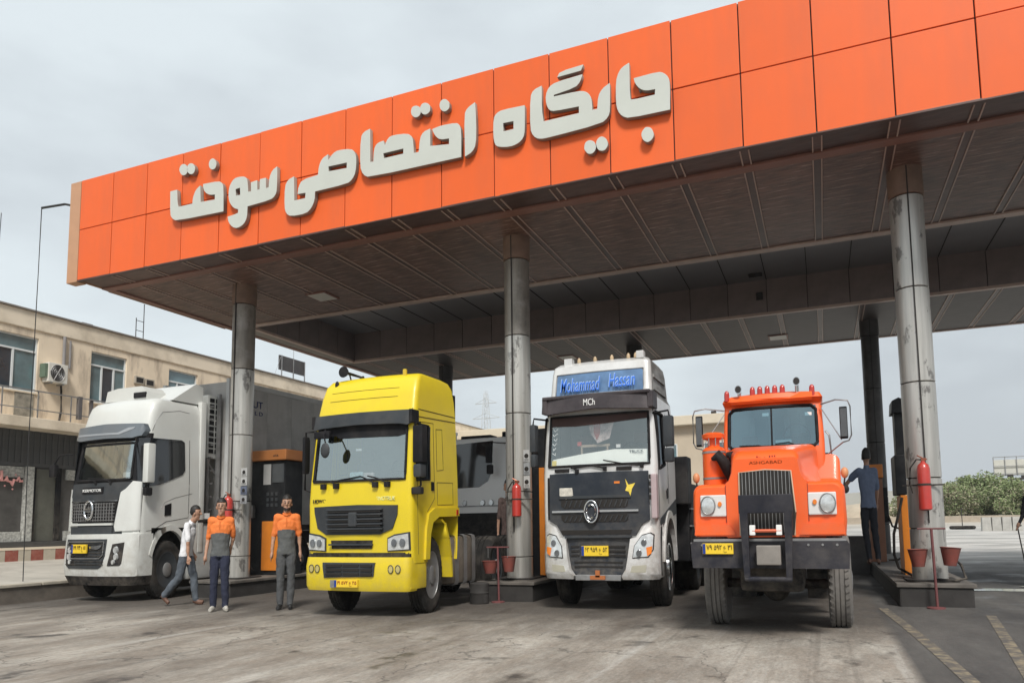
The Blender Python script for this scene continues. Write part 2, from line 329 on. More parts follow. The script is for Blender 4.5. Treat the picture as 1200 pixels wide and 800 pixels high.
# ------------------------------------------------------------------ canopy
M_orange = mat('orange_cladding', (0.80, 0.132, 0.028), 0.5, spec=0.25, var=0.03, scale=0.6, dirt=(0.55, 0.125, 0.055), dfac=0.3, dscale=1.1, dstretch=(2.6, 1, 0.4))
M_tan = mat('tan_cladding', (0.50, 0.27, 0.15), 0.5, var=0.06)
M_dark = mat('dark_backing', (0.03, 0.026, 0.024), 0.8)
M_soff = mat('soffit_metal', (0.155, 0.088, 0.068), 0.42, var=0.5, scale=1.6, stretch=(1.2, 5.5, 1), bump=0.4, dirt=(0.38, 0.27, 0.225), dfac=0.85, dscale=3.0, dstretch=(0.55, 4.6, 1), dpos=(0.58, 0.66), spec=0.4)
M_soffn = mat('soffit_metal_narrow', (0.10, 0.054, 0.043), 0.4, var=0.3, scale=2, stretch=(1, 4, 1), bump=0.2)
M_trim = mat('soffit_trim', (0.24, 0.115, 0.085), 0.5, var=0.12, scale=3)
M_trimp = mat('soffit_trim_pale', (0.50, 0.37, 0.31), 0.45, var=0.12, scale=3)
M_rec = mat('recess_panel', (0.20, 0.16, 0.15), 0.45, var=0.2, scale=1.2, dirt=(0.17, 0.14, 0.13), dscale=0.9)
M_ceil = mat('recess_ceiling', (0.20, 0.19, 0.195), 0.4, var=0.15, scale=0.5, dirt=(0.22, 0.2, 0.2), dfac=0.3, dscale=0.4)
X0, PW, YF, ZB, ZT, ZM = -17.70, 1.1935, 12.07, 8.03, 10.73, 9.39
NC = 24; X1 = X0 + NC * PW; YR = 27.24; Y1, Y2 = 17.2, 22.45; XL = -16.85; XR = X1 - 0.9
M_frame = mat('soffit_backing', (0.06, 0.042, 0.036), 0.7)
can = thing('fuel_station_canopy', 'wide orange fascia canopy on round columns over the truck lanes', 'canopy', (X0, YF, 0))
def cb(m, name, mt, **k): return m.xf(Matrix.Translation((-X0, -YF, 0))).build(name, mt, can, **k)
per_piece(M_orange, 0.045); per_piece(M_soff, 0.20); per_piece(M_soffn, 0.25); per_piece(M_rec, 0.12)
# solid body behind the cladding
cb(MB().box(X0 + 0.01, X1 - 0.01, YF + 0.05, Y1 - 0.05, ZB + 0.06, ZT - 0.006), 'front_frame', M_frame)
cb(MB().box(X0 + 0.01, X1 - 0.01, Y2 + 0.06, YR - 0.05, ZB + 0.06, ZT - 0.006), 'rear_frame', M_frame)
cb(MB().box(X0 + 0.01, XL - 0.05, Y1 - 0.05, Y2 + 0.06, ZB + 0.06, ZT - 0.1), 'side_frame', M_dark)
cb(MB().box(XR + 0.05, X1 - 0.01, Y1 - 0.05, Y2 + 0.06, ZB + 0.06, ZT - 0.1), 'side_frame', M_dark)
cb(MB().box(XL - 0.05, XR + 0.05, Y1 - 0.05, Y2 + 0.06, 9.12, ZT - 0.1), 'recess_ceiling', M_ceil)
G = 0.011
def pan(w_, h_, t, mt, name, bev=0.006): return MB().box(G, w_ - G, -t, 0, G, h_ - G, bev).build(name, mt, can)
lo = pan(PW, ZM - ZB, 0.04, M_orange, 'fascia_panel'); lo.location = (0, 0.04, ZB)
hi = pan(PW, ZT - ZM, 0.04, M_orange, 'fascia_panel'); hi.location = (0, 0.04, ZM)
RJ = random.Random(4)
for k in range(1, NC):
    inst(lo, can, (k * PW, 0.04, ZB), (RJ.uniform(-.004, .004), 0, RJ.uniform(-.004, .004))); inst(hi, can, (k * PW, 0.04, ZM), (RJ.uniform(-.004, .004), 0, RJ.uniform(-.004, .004)))
for z0, z1 in ((ZB, ZM), (ZM, ZT)):
    MB().box(-0.40, -G, 0.0, 0.25, z0 - 0.03 + G, z1 - G, 0.01).build('corner_panel', M_tan, can)
# side and rear cladding
NS = 12; SW = (YR - YF - 0.25) / NS
for z0, z1 in ((ZB, ZM), (ZM, ZT)):
    a = MB().box(-0.05, 0.0, G, SW - G, G, z1 - z0 - G).build('side_fascia_panel', M_tan, can)
    a.location = (0, 0.25, z0)
    for k in range(1, NS): inst(a, can, (0, 0.25 + k * SW, z0))
    for k in range(NS): inst(a, can, (X1 - X0 + 0.05, 0.25 + k * SW, z0))
rearp = MB().box(0, X1 - X0, YR - YF - 0.05, YR - YF, ZB, ZT).build('rear_fascia', M_orange, can)
# soffit: front strip = narrow row, reddish trim, main row, pale rear trim; double ribs at each joint
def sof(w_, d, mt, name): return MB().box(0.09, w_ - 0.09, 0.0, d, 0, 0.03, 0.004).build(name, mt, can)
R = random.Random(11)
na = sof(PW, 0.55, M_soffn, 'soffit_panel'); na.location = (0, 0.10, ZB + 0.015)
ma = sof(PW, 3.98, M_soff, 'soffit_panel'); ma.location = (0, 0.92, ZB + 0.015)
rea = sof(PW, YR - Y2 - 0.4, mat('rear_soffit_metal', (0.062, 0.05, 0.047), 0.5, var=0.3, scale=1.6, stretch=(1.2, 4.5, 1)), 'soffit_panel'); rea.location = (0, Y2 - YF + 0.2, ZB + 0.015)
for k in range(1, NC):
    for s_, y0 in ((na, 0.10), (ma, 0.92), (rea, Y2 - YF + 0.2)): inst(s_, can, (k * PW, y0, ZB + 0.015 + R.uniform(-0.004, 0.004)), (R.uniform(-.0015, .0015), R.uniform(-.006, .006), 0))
gst = MB().box(-0.063, 0.063, 0, 1, 0.004, 0.02).build('joint_strip', M_soffn, can); gst.location = (0, 0.92, ZB + 0.01); gst.scale = (1, 3.98, 1)
rib = MB().box(-0.085, -0.063, 0, 1, -0.014, 0.02).box(0.063, 0.085, 0, 1, -0.014, 0.02).build('soffit_rib', M_trimp, can)
rib.location = (0, 0.92, ZB + 0.01); rib.scale = (1, 3.98, 1)
for k in range(1, NC + 1):
    o = inst(rib, can, (k * PW, 0.92, ZB + 0.01)); o.scale = (1, 3.98, 1)
    for y0_, l_ in ((0.92, 3.98), (0.10, 0.55), (Y2 - YF + 0.2, YR - Y2 - 0.4)): inst(gst, can, (k * PW, y0_, ZB + 0.01)).scale = (1, l_, 1)
    o = inst(rib, can, (k * PW, 0.10, ZB + 0.01)); o.scale = (1, 0.55, 1)
    o = inst(rib, can, (k * PW, Y2 - YF + 0.2, ZB + 0.01)); o.scale = (1, YR - Y2 - 0.4, 1)
XW = X1 - X0
MB().box(0, XW, 0.67, 0.90, ZB - 0.02, ZB + 0.03, 0.005).build('front_trim', M_trim, can)
MB().box(0, XW, 0.0, 0.09, ZB - 0.012, ZB + 0.03, 0.005).build('edge_trim', M_soffn, can)
MB().box(XL - X0 - 0.12, XR - X0 + 0.12, Y1 - YF - 0.24, Y1 - YF - 0.02, ZB - 0.02, ZB + 0.05, 0.005).build('recess_trim', M_trimp, can)
MB().box(XL - X0 - 0.12, XR - X0 + 0.12, Y2 - YF + 0.02, Y2 - YF + 0.17, ZB - 0.03, ZB + 0.05, 0.005).build('recess_trim', M_trimp, can)
MB().box(0, XW, YR - YF - 0.18, YR - YF - 0.06, ZB - 0.02, ZB + 0.05, 0.005).build('rear_trim', M_trimp, can)
MB().box(0.06, 0.24, 0.91, YR - YF - 0.2, ZB - 0.02, ZB + 0.03, 0.005).build('side_trim', M_trim, can)
MB().box(XL - X0 - 0.16, XL - X0 - 0.01, Y1 - YF, Y2 - YF, ZB - 0.02, ZB + 0.05, 0.005).build('side_trim', M_trimp, can)
MB().box(0.25, XL - X0 - 0.17, Y1 - YF - 0.2, Y2 - YF + 0.2, ZB - 0.004, ZB + 0.03).build('soffit_panel', mat('soffit_side', (0.25, 0.22, 0.19), 0.5, var=0.15, scale=2), can)
# recess walls of upright panels, a coved ceiling edge
rw = MB().box(G, PW - G, -0.03, 0.0, 0, 1.07, 0.004).build('recess_panel', M_rec, can); rw.location = (0.85, Y2 - YF + 0.03, ZB + 0.05)
for k in range(1, NC - 1): inst(rw, can, (0.85 + k * PW, Y2 - YF + 0.03, ZB + 0.05))
for k in range(5):
    inst(rw, can, (XL - X0 - 0.02, Y1 - YF + 0.05 + k * 1.04, ZB + 0.05), (0, 0, pi / 2)).scale = (0.87, 1, 1)
for k in range(NC):
    MB().box(XL - X0 + k * PW, XL - X0 + k * PW + 0.02, Y1 - YF - 0.03, Y2 - YF, 9.10, 9.125).build('ceiling_joint', M_dark, can) if k else None
cv = MB(); pr = [(Y1 - YF - 0.03, ZB + 0.05)] + [(Y1 - YF - 0.03 + 0.9 * (1 - cos(a)), ZB + 0.25 + 0.82 * sin(a)) for a in lin(0, pi / 2, 8)] + [(Y1 - YF - 0.06, 9.12)]
cv.prism([(XL - X0, ZB + 0.05), (XL - X0 + 0.01, ZB + 0.05), (XL - X0 + 0.01, ZB + 0.06)], 'y', 4.9, 4.95)
cv = MB(); v0 = [cv.b.verts.new((XL - X0, y, z)) for y, z in pr]; v1 = [cv.b.verts.new((XR - X0, y, z)) for y, z in pr]
for i in range(len(pr) - 1): cv.b.faces.new((v0[i], v0[i + 1], v1[i + 1], v1[i]))
cv.build('ceiling_cove', M_ceil, can, smooth=60)
# small soffit fittings
M_lampg = mat('frosted_cover', (0.6, 0.58, 0.52), 0.4, var=0.05)
for x, y in ((-12.8, 15.6), (-9.0, 25.3), (-1.2, 25.6)):
    lt = MB().box(-0.28, 0.28, -0.28, 0.28, -0.03, 0.02, 0.01).build('soffit_light', M_lampg, can); lt.location = (x - X0, y - YF, ZB)
    MB().box(-0.33, 0.33, -0.33, 0.33, -0.018, 0.01).build('frame', M_trim, lt)
for x, y in ((-15.6, 19.5), (-6.5, 18.6), (-1.6, 21.8)):
    lt = MB().box(-0.2, 0.2, -0.1, 0.1, -0.04, 0.02, 0.01).build('air_vent', M_dark, can); lt.location = (x - X0, y - YF, 9.09)
MB().box(-0.1, 0.1, -0.06, 0.0, -0.12, 0.12, 0.01).build('floodlight', M_dark, can, loc=(-1.55 - X0, Y2 - YF - 0.0, 8.6))
# ------------------------------------------------------------------ lettering
LET = [[[[-14.37,9.74],[-14.16,9.74],[-14.13,9.41],[-14.09,9.3],[-13.64,9.3],[-13.63,9.45],[-13.55,9.62],[-13.42,9.7],[-13.39,9.29],[-12.94,9.27],[-12.94,9.4],[-13.11,9.42],[-13.25,9.51],[-13.31,9.62],[-13.32,9.72],[-12.84,9.7],[-12.72,9.62],[-12.69,9.48],[-12.67,8.94],[-14.14,8.97],[-14.28,9.05],[-14.35,9.17]]],[[[-12.48,9.55],[-12.37,9.67],[-12.21,9.68],[-12.04,9.65],[-11.97,9.55],[-11.95,9.27],[-11.85,9.26],[-11.86,9.48],[-11.69,9.49],[-11.68,9.26],[-11.6,9.26],[-11.6,9.5],[-11.44,9.5],[-11.43,9.25],[-11.34,9.26],[-11.33,9.49],[-11.24,9.65],[-11.12,9.7],[-11.11,9.16],[-11.15,9.04],[-11.27,8.96],[-11.95,8.93],[-11.96,8.66],[-12.05,8.52],[-12.23,8.46],[-12.38,8.51],[-12.5,8.65],[-12.53,8.78],[-12.31,8.8],[-12.22,8.82],[-12.22,8.91],[-12.35,8.96],[-12.46,9.08],[-12.52,9.22],[-12.52,9.43]],[[-12.32,9.41],[-12.18,9.42],[-12.17,9.24],[-12.31,9.24]]],[[[-10.88,9.2],[-10.79,9.33],[-10.64,9.37],[-10.62,8.81],[-10.31,8.81],[-10.3,8.94],[-10.52,8.95],[-10.5,9.11],[-10.4,9.25],[-9.97,9.28],[-9.95,9.48],[-9.87,9.63],[-9.72,9.69],[-9.71,9.55],[-9.58,9.69],[-9.44,9.73],[-9.11,9.69],[-9.01,9.59],[-8.97,9.43],[-8.99,9.14],[-9.07,9.0],[-9.2,8.93],[-10.05,8.92],[-10.06,8.72],[-10.14,8.56],[-10.28,8.46],[-10.7,8.47],[-10.83,8.56],[-10.88,8.72]],[[-9.7,9.42],[-9.21,9.41],[-9.21,9.28],[-9.7,9.3]]],[[[-8.86,9.89],[-8.78,10.0],[-8.63,10.03],[-8.62,9.29],[-8.53,9.28],[-8.52,9.55],[-8.45,9.67],[-8.29,9.69],[-8.25,9.57],[-8.17,9.73],[-8.04,9.76],[-7.7,9.72],[-7.59,9.63],[-7.56,9.51],[-7.55,9.26],[-7.42,9.26],[-7.39,9.56],[-7.31,9.67],[-7.16,9.7],[-7.16,9.33],[-6.71,9.27],[-6.71,9.4],[-6.92,9.42],[-7.02,9.51],[-7.08,9.62],[-7.1,9.68],[-6.9,9.71],[-6.55,9.69],[-6.48,9.63],[-6.44,9.51],[-6.44,8.95],[-8.64,8.96],[-8.79,9.05],[-8.87,9.25]],[[-8.29,9.42],[-7.79,9.42],[-7.79,9.3],[-8.28,9.3]]],[[[-6.36,9.82],[-6.3,9.94],[-6.13,10.02],[-6.1,9.6],[-6.11,9.14],[-6.19,9.0],[-6.35,8.94]]],[[[-5.71,9.59],[-5.65,9.68],[-5.53,9.72],[-5.05,9.7],[-5.05,9.2],[-5.08,9.05],[-5.19,8.96],[-5.37,8.93],[-5.61,8.98],[-5.69,9.05],[-5.72,9.25]],[[-5.51,9.45],[-5.28,9.44],[-5.28,9.27],[-5.51,9.27]]],[[[-4.92,9.85],[-4.85,9.97],[-4.69,10.01],[-4.69,9.53],[-4.66,9.28],[-3.93,9.28],[-3.93,9.42],[-4.42,9.44],[-4.53,9.48],[-4.59,9.62],[-4.6,9.8],[-4.53,9.95],[-4.39,10.01],[-3.86,10.03],[-3.9,9.9],[-4.0,9.81],[-4.44,9.77],[-4.44,9.73],[-3.95,9.72],[-3.8,9.68],[-3.71,9.58],[-3.68,9.45],[-3.68,9.28],[-3.57,9.28],[-3.55,9.52],[-3.47,9.65],[-3.33,9.72],[-3.33,9.21],[-3.37,9.07],[-3.51,8.98],[-4.54,8.94],[-4.75,8.95],[-4.87,9.04],[-4.93,9.2]]],[[[-4.35,10.11],[-4.3,10.2],[-3.84,10.22],[-3.88,10.12]]],[[[-3.2,9.73],[-3.15,9.88],[-3.08,9.97],[-2.95,10.02],[-2.95,9.34],[-2.92,9.29],[-2.48,9.29],[-2.47,9.4],[-2.65,9.41],[-2.76,9.48],[-2.84,9.6],[-2.86,9.7],[-2.41,9.71],[-2.31,9.66],[-2.23,9.56],[-2.21,9.43],[-2.22,8.95],[-2.97,8.96],[-3.1,9.03],[-3.18,9.15],[-3.21,9.32]]],[[[-13.83,10.18],[-13.84,10.13],[-13.87,10.09],[-13.91,10.07],[-13.96,10.07],[-14.01,10.09],[-14.05,10.13],[-14.08,10.18],[-14.1,10.23],[-14.09,10.29],[-14.06,10.33],[-14.02,10.35],[-13.97,10.35],[-13.92,10.33],[-13.88,10.29],[-13.85,10.24]]],[[[-13.6,10.16],[-13.61,10.11],[-13.63,10.07],[-13.67,10.05],[-13.72,10.05],[-13.77,10.07],[-13.81,10.11],[-13.84,10.16],[-13.85,10.21],[-13.84,10.26],[-13.82,10.3],[-13.78,10.32],[-13.73,10.32],[-13.68,10.3],[-13.64,10.26],[-13.61,10.21]]],[[[-12.93,10.14],[-12.94,10.09],[-12.96,10.05],[-13.0,10.03],[-13.04,10.03],[-13.09,10.05],[-13.12,10.08],[-13.15,10.13],[-13.16,10.19],[-13.15,10.23],[-13.13,10.27],[-13.1,10.29],[-13.05,10.3],[-13.01,10.28],[-12.97,10.24],[-12.94,10.19]]],[[[-7.38,10.13],[-7.39,10.08],[-7.41,10.05],[-7.45,10.03],[-7.5,10.03],[-7.54,10.05],[-7.58,10.09],[-7.6,10.13],[-7.61,10.18],[-7.6,10.23],[-7.58,10.27],[-7.54,10.28],[-7.5,10.28],[-7.45,10.26],[-7.41,10.23],[-7.39,10.18]]],[[[-7.16,10.14],[-7.16,10.09],[-7.19,10.06],[-7.23,10.04],[-7.27,10.04],[-7.32,10.06],[-7.35,10.09],[-7.38,10.14],[-7.39,10.19],[-7.38,10.24],[-7.35,10.28],[-7.32,10.29],[-7.27,10.29],[-7.23,10.27],[-7.19,10.24],[-7.16,10.19]]],[[[-6.71,10.1],[-6.71,10.05],[-6.74,10.02],[-6.78,10.0],[-6.82,10.0],[-6.86,10.02],[-6.9,10.06],[-6.92,10.1],[-6.93,10.16],[-6.92,10.21],[-6.9,10.24],[-6.86,10.26],[-6.82,10.26],[-6.78,10.24],[-6.74,10.2],[-6.71,10.16]]],[[[-3.62,8.55],[-3.63,8.5],[-3.66,8.46],[-3.69,8.44],[-3.74,8.44],[-3.78,8.46],[-3.81,8.5],[-3.84,8.55],[-3.84,8.6],[-3.83,8.65],[-3.81,8.68],[-3.77,8.7],[-3.73,8.7],[-3.69,8.68],[-3.65,8.65],[-3.63,8.6]]],[[[-3.39,8.56],[-3.4,8.51],[-3.43,8.47],[-3.46,8.45],[-3.5,8.45],[-3.55,8.47],[-3.58,8.5],[-3.6,8.55],[-3.61,8.61],[-3.6,8.66],[-3.58,8.69],[-3.54,8.72],[-3.5,8.72],[-3.46,8.7],[-3.42,8.66],[-3.4,8.61]]],[[[-2.53,8.55],[-2.54,8.5],[-2.57,8.46],[-2.6,8.44],[-2.64,8.43],[-2.68,8.45],[-2.72,8.49],[-2.74,8.54],[-2.75,8.59],[-2.74,8.64],[-2.71,8.68],[-2.68,8.71],[-2.64,8.71],[-2.59,8.69],[-2.56,8.65],[-2.54,8.6]]]]
M_let = mat('pale_letter', (0.54, 0.56, 0.51), 0.45, var=0.04, scale=1, dirt=(0.5, 0.5, 0.46), dscale=1.5, dfac=0.3)
M_lets = mat('letter_return', (0.25, 0.22, 0.19), 0.6)
def chaikin(p, sharp=62):
    out = []; n = len(p)
    for i in range(n):
        a, b, c = Vector(p[i - 1]), Vector(p[i]), Vector(p[(i + 1) % n]); t = (b - a).angle(c - b) if (b - a).length and (c - b).length else 0
        if math.degrees(t) > sharp: out.append(p[i])
        else:
            out += [tuple(b + (a - b) * 0.25), tuple(b + (c - b) * 0.25)]
    return out
sign = thing('canopy_lettering', 'big pale raised Persian letters across the orange canopy fascia', 'sign', (-8.0, 12.0, 9.3))
def letter(polys):
    cu = bpy.data.curves.new('letter', 'CURVE'); cu.dimensions = '2D'; cu.fill_mode = 'BOTH'; cu.extrude = 0.045; cu.bevel_depth = 0.006
    for p in polys:
        p = chaikin(p); sp = cu.splines.new('POLY'); sp.points.add(len(p) - 1); sp.use_cyclic_u = True
        for i, (x, z) in enumerate(p): sp.points[i].co = (x + 8.0, z - 9.3, 0, 1)
    o = bpy.data.objects.new('letter', cu); col.objects.link(o)
    me = bpy.data.meshes.new_from_object(o.evaluated_get(bpy.context.evaluated_depsgraph_get())); bpy.data.objects.remove(o)
    me.transform(Matrix(((1, 0, 0, 0), (0, 0, -1, 0), (0, 1, 0, 0), (0, 0, 0, 1))))
    me.materials.clear(); me.materials.append(M_let); me.materials.append(M_lets)
    me.update()
    for q in me.polygons: q.material_index = 0 if q.normal.y < -0.5 else 1
    ob = bpy.data.objects.new('letter', me); col.objects.link(ob); ob.parent = sign; return ob
for L_ in LET: letter(L_)
m = MB()
for L_ in LET:
    p = L_[0]; cx = sum(a[0] for a in p) / len(p); cz = sum(a[1] for a in p) / len(p)
    m.tube([(cx + 8 , 0.0, cz - 9.3), (cx + 8, 0.1, cz - 9.3)], 0.02, 6)
m.build('letter_stud', M_lets, sign)
# ------------------------------------------------------------------ columns and islands
M_col = mat('scuffed_column_metal', (0.50, 0.485, 0.45), 0.36, metal=0.5, var=0.2, scale=2.2, stretch=(5, 5, 0.25), dirt=(0.17, 0.16, 0.15), dfac=0.85, dscale=1.5, dpos=(0.57, 0.62), dstretch=(2.2, 2.2, 1.1))
M_colr = mat('grimy_column_metal', (0.24, 0.215, 0.185), 0.45, metal=0.4, var=0.3, scale=2, stretch=(3, 3, 0.6), dirt=(0.33, 0.3, 0.27), dfac=0.8, dscale=2.0, dpos=(0.5, 0.62))
M_rusty = mat('brown_sleeve', (0.19, 0.12, 0.085), 0.6, var=0.25, scale=3)
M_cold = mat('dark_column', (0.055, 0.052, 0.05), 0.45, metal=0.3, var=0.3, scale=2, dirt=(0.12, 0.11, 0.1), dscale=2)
def column(x, y, z0, r_, label, dark=False, top=(6.9, 5.6), group=None):
    t = thing('canopy_column', label, 'column', (x, y, z0)); H = ZB - z0
    zs = [0, (1.41 if x > 0 else 0.9) - z0, 2.3 - z0, 4.02 - z0, 5.76 - z0, 7.50 - z0, H + 0.03]
    for i in range(6):
        mt = M_cold if dark else (M_rusty if i == 5 else (M_colr if i == 4 and x < 0 else M_col)); e = 0.018 if i == 5 else 0.0
        c = MB().lathe([(zs[i] + 0.012, r_ - 0.012), (zs[i] + 0.02, r_ + e), (zs[i + 1] - 0.012, r_ + e), (zs[i + 1] - 0.004, r_ - 0.012)], n=40).build('column_sleeve', mt, t, smooth=40)
        c.rotation_euler = (0, 0, i * 0.9 + x)
    MB().lathe([(0, r_ - 0.02), (H, r_ - 0.02)], n=24).build('core', M_dark, t, smooth=40)
    MB().box(-0.011, 0.011, -r_ - 0.024, -r_ + 0.03, 1.0, H).build('cable', M_dark, t)
    MB().box(-r_ - 0.12, r_ + 0.12, -r_ - 0.12, r_ + 0.12, 0, 0.02).build('base_plate', M_dark, t)
    return t
C3 = column(1.71, 14.15, 0.51, 0.285, 'tall silver canopy column nearest the right edge, behind the red extinguisher', top=(7.0, 5.5))
C2 = column(-6.22, 14.15, 0.44, 0.285, 'tall silver canopy column between the yellow truck and the grey truck', top=(7.3, 5.2))
C1 = column(-14.16, 14.15, 0.35, 0.285, 'silver canopy column beside the fuel pump behind the two men in front of the white truck', top=(7.4, 6.4))
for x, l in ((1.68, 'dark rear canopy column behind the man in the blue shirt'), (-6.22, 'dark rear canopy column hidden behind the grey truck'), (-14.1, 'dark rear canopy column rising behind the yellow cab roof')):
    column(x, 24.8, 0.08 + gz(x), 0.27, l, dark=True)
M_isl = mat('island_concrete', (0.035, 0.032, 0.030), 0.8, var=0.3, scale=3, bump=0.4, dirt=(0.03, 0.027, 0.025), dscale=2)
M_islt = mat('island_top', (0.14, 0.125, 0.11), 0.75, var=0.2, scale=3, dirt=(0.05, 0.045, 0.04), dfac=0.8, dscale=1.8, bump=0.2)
def island(x0, x1, y0, y1, zt, label):
    t = thing('pump_island', label, 'kerb island', ((x0 + x1) / 2, y0, gz(x0))); hx = (x1 - x0) / 2; H = zt - gz(x0)
    MB().box(-hx + 0.04, hx - 0.04, 0.04, y1 - y0, -0.05, H - 0.07, 0.03).build('plinth', M_isl, t)
    n = max(1, int((y1 - y0) / 1.5)); d = (y1 - y0) / n
    s_ = MB().box(-hx, hx, 0.01, d - 0.01, H - 0.068, H, 0.012).build('top_slab', M_islt, t)
    for k in range(1, n): inst(s_, t, (0, k * d, 0))
    return t
island(1.10, 2.30, 13.4, 25.6, 0.50, 'dark concrete pump island at the right with the buckets in front')
island(-6.85, -5.55, 13.3, 25.6, 0.43, 'dark concrete pump island between the yellow and grey trucks')
island(-14.78, -13.45, 13.2, 25.6, 0.34, 'dark concrete pump island beside the white truck')
# ------------------------------------------------------------------ truck kit
M_rub = mat('tyre_rubber', (0.022, 0.021, 0.020), 0.9, spec=0.15, var=0.3, scale=8, dirt=(0.12, 0.105, 0.09), dfac=0.5, dscale=3)
M_rubd = mat('dusty_tyre_rubber', (0.16, 0.15, 0.14), 0.9, var=0.25, scale=10, dirt=(0.17, 0.155, 0.135), dfac=0.6, dscale=3)
M_blk = mat('black_plastic', (0.014, 0.014, 0.016), 0.6, spec=0.12, var=0.2, dirt=(0.09, 0.08, 0.07), dfac=0.3, dscale=2)
M_gry = mat('dark_grey_plastic', (0.042, 0.047, 0.052), 0.55, spec=0.2, var=0.15, dirt=(0.12, 0.11, 0.1), dfac=0.3, dscale=2)
M_chr = mat('chrome', (0.72, 0.73, 0.74), 0.18, metal=1.0, var=0.03)
M_steel = mat('worn_steel', (0.33, 0.33, 0.33), 0.45, metal=0.6, var=0.2, dirt=(0.1, 0.08, 0.06), dscale=3)
M_plate = mat('yellow_plate', (0.82, 0.56, 0.03), 0.5, var=0.04)
M_ink = mat('black_ink', (0.015, 0.012, 0.01), 0.6)
M_blue = mat('blue_strip', (0.01, 0.04, 0.25), 0.5)
M_lens = mat('lamp_lens', (0.62, 0.64, 0.64), 0.12, metal=0.4, var=0.3, scale=9, coat=1.0)
M_lensd = mat('lamp_bowl', (0.18, 0.19, 0.2), 0.15, metal=0.7, var=0.3, scale=9, coat=1.0)
M_amb = mat('amber_lens', (0.75, 0.2, 0.015), 0.25, coat=0.6)
M_red = mat('red_lens', (0.45, 0.03, 0.02), 0.25, coat=0.6)
M_int = mat('cabin_grey', (0.25, 0.26, 0.26), 0.8, var=0.2)
M_seat = mat('seat_cloth', (0.16, 0.12, 0.1), 0.9, var=0.2)
M_white = mat('white_paper', (0.8, 0.8, 0.78), 0.7, var=0.03)
G_ws = glass('windshield_glass', (0.86, 0.92, 0.91), 0.50, (0.68, 0.76, 0.76))
G_wsw = glass('pale_windshield_glass', (0.9, 0.95, 0.94), 0.52, (0.74, 0.82, 0.82))
G_wss = glass('clear_windshield_glass', (0.97, 0.98, 0.98), 0.26, (0.80, 0.88, 0.88))
G_wsb = glass('blue_windshield_glass', (0.55, 0.78, 0.85), 0.40, (0.50, 0.68, 0.76))
G_side = glass('side_glass', (0.16, 0.18, 0.2), 0.12, (0.5, 0.55, 0.6))
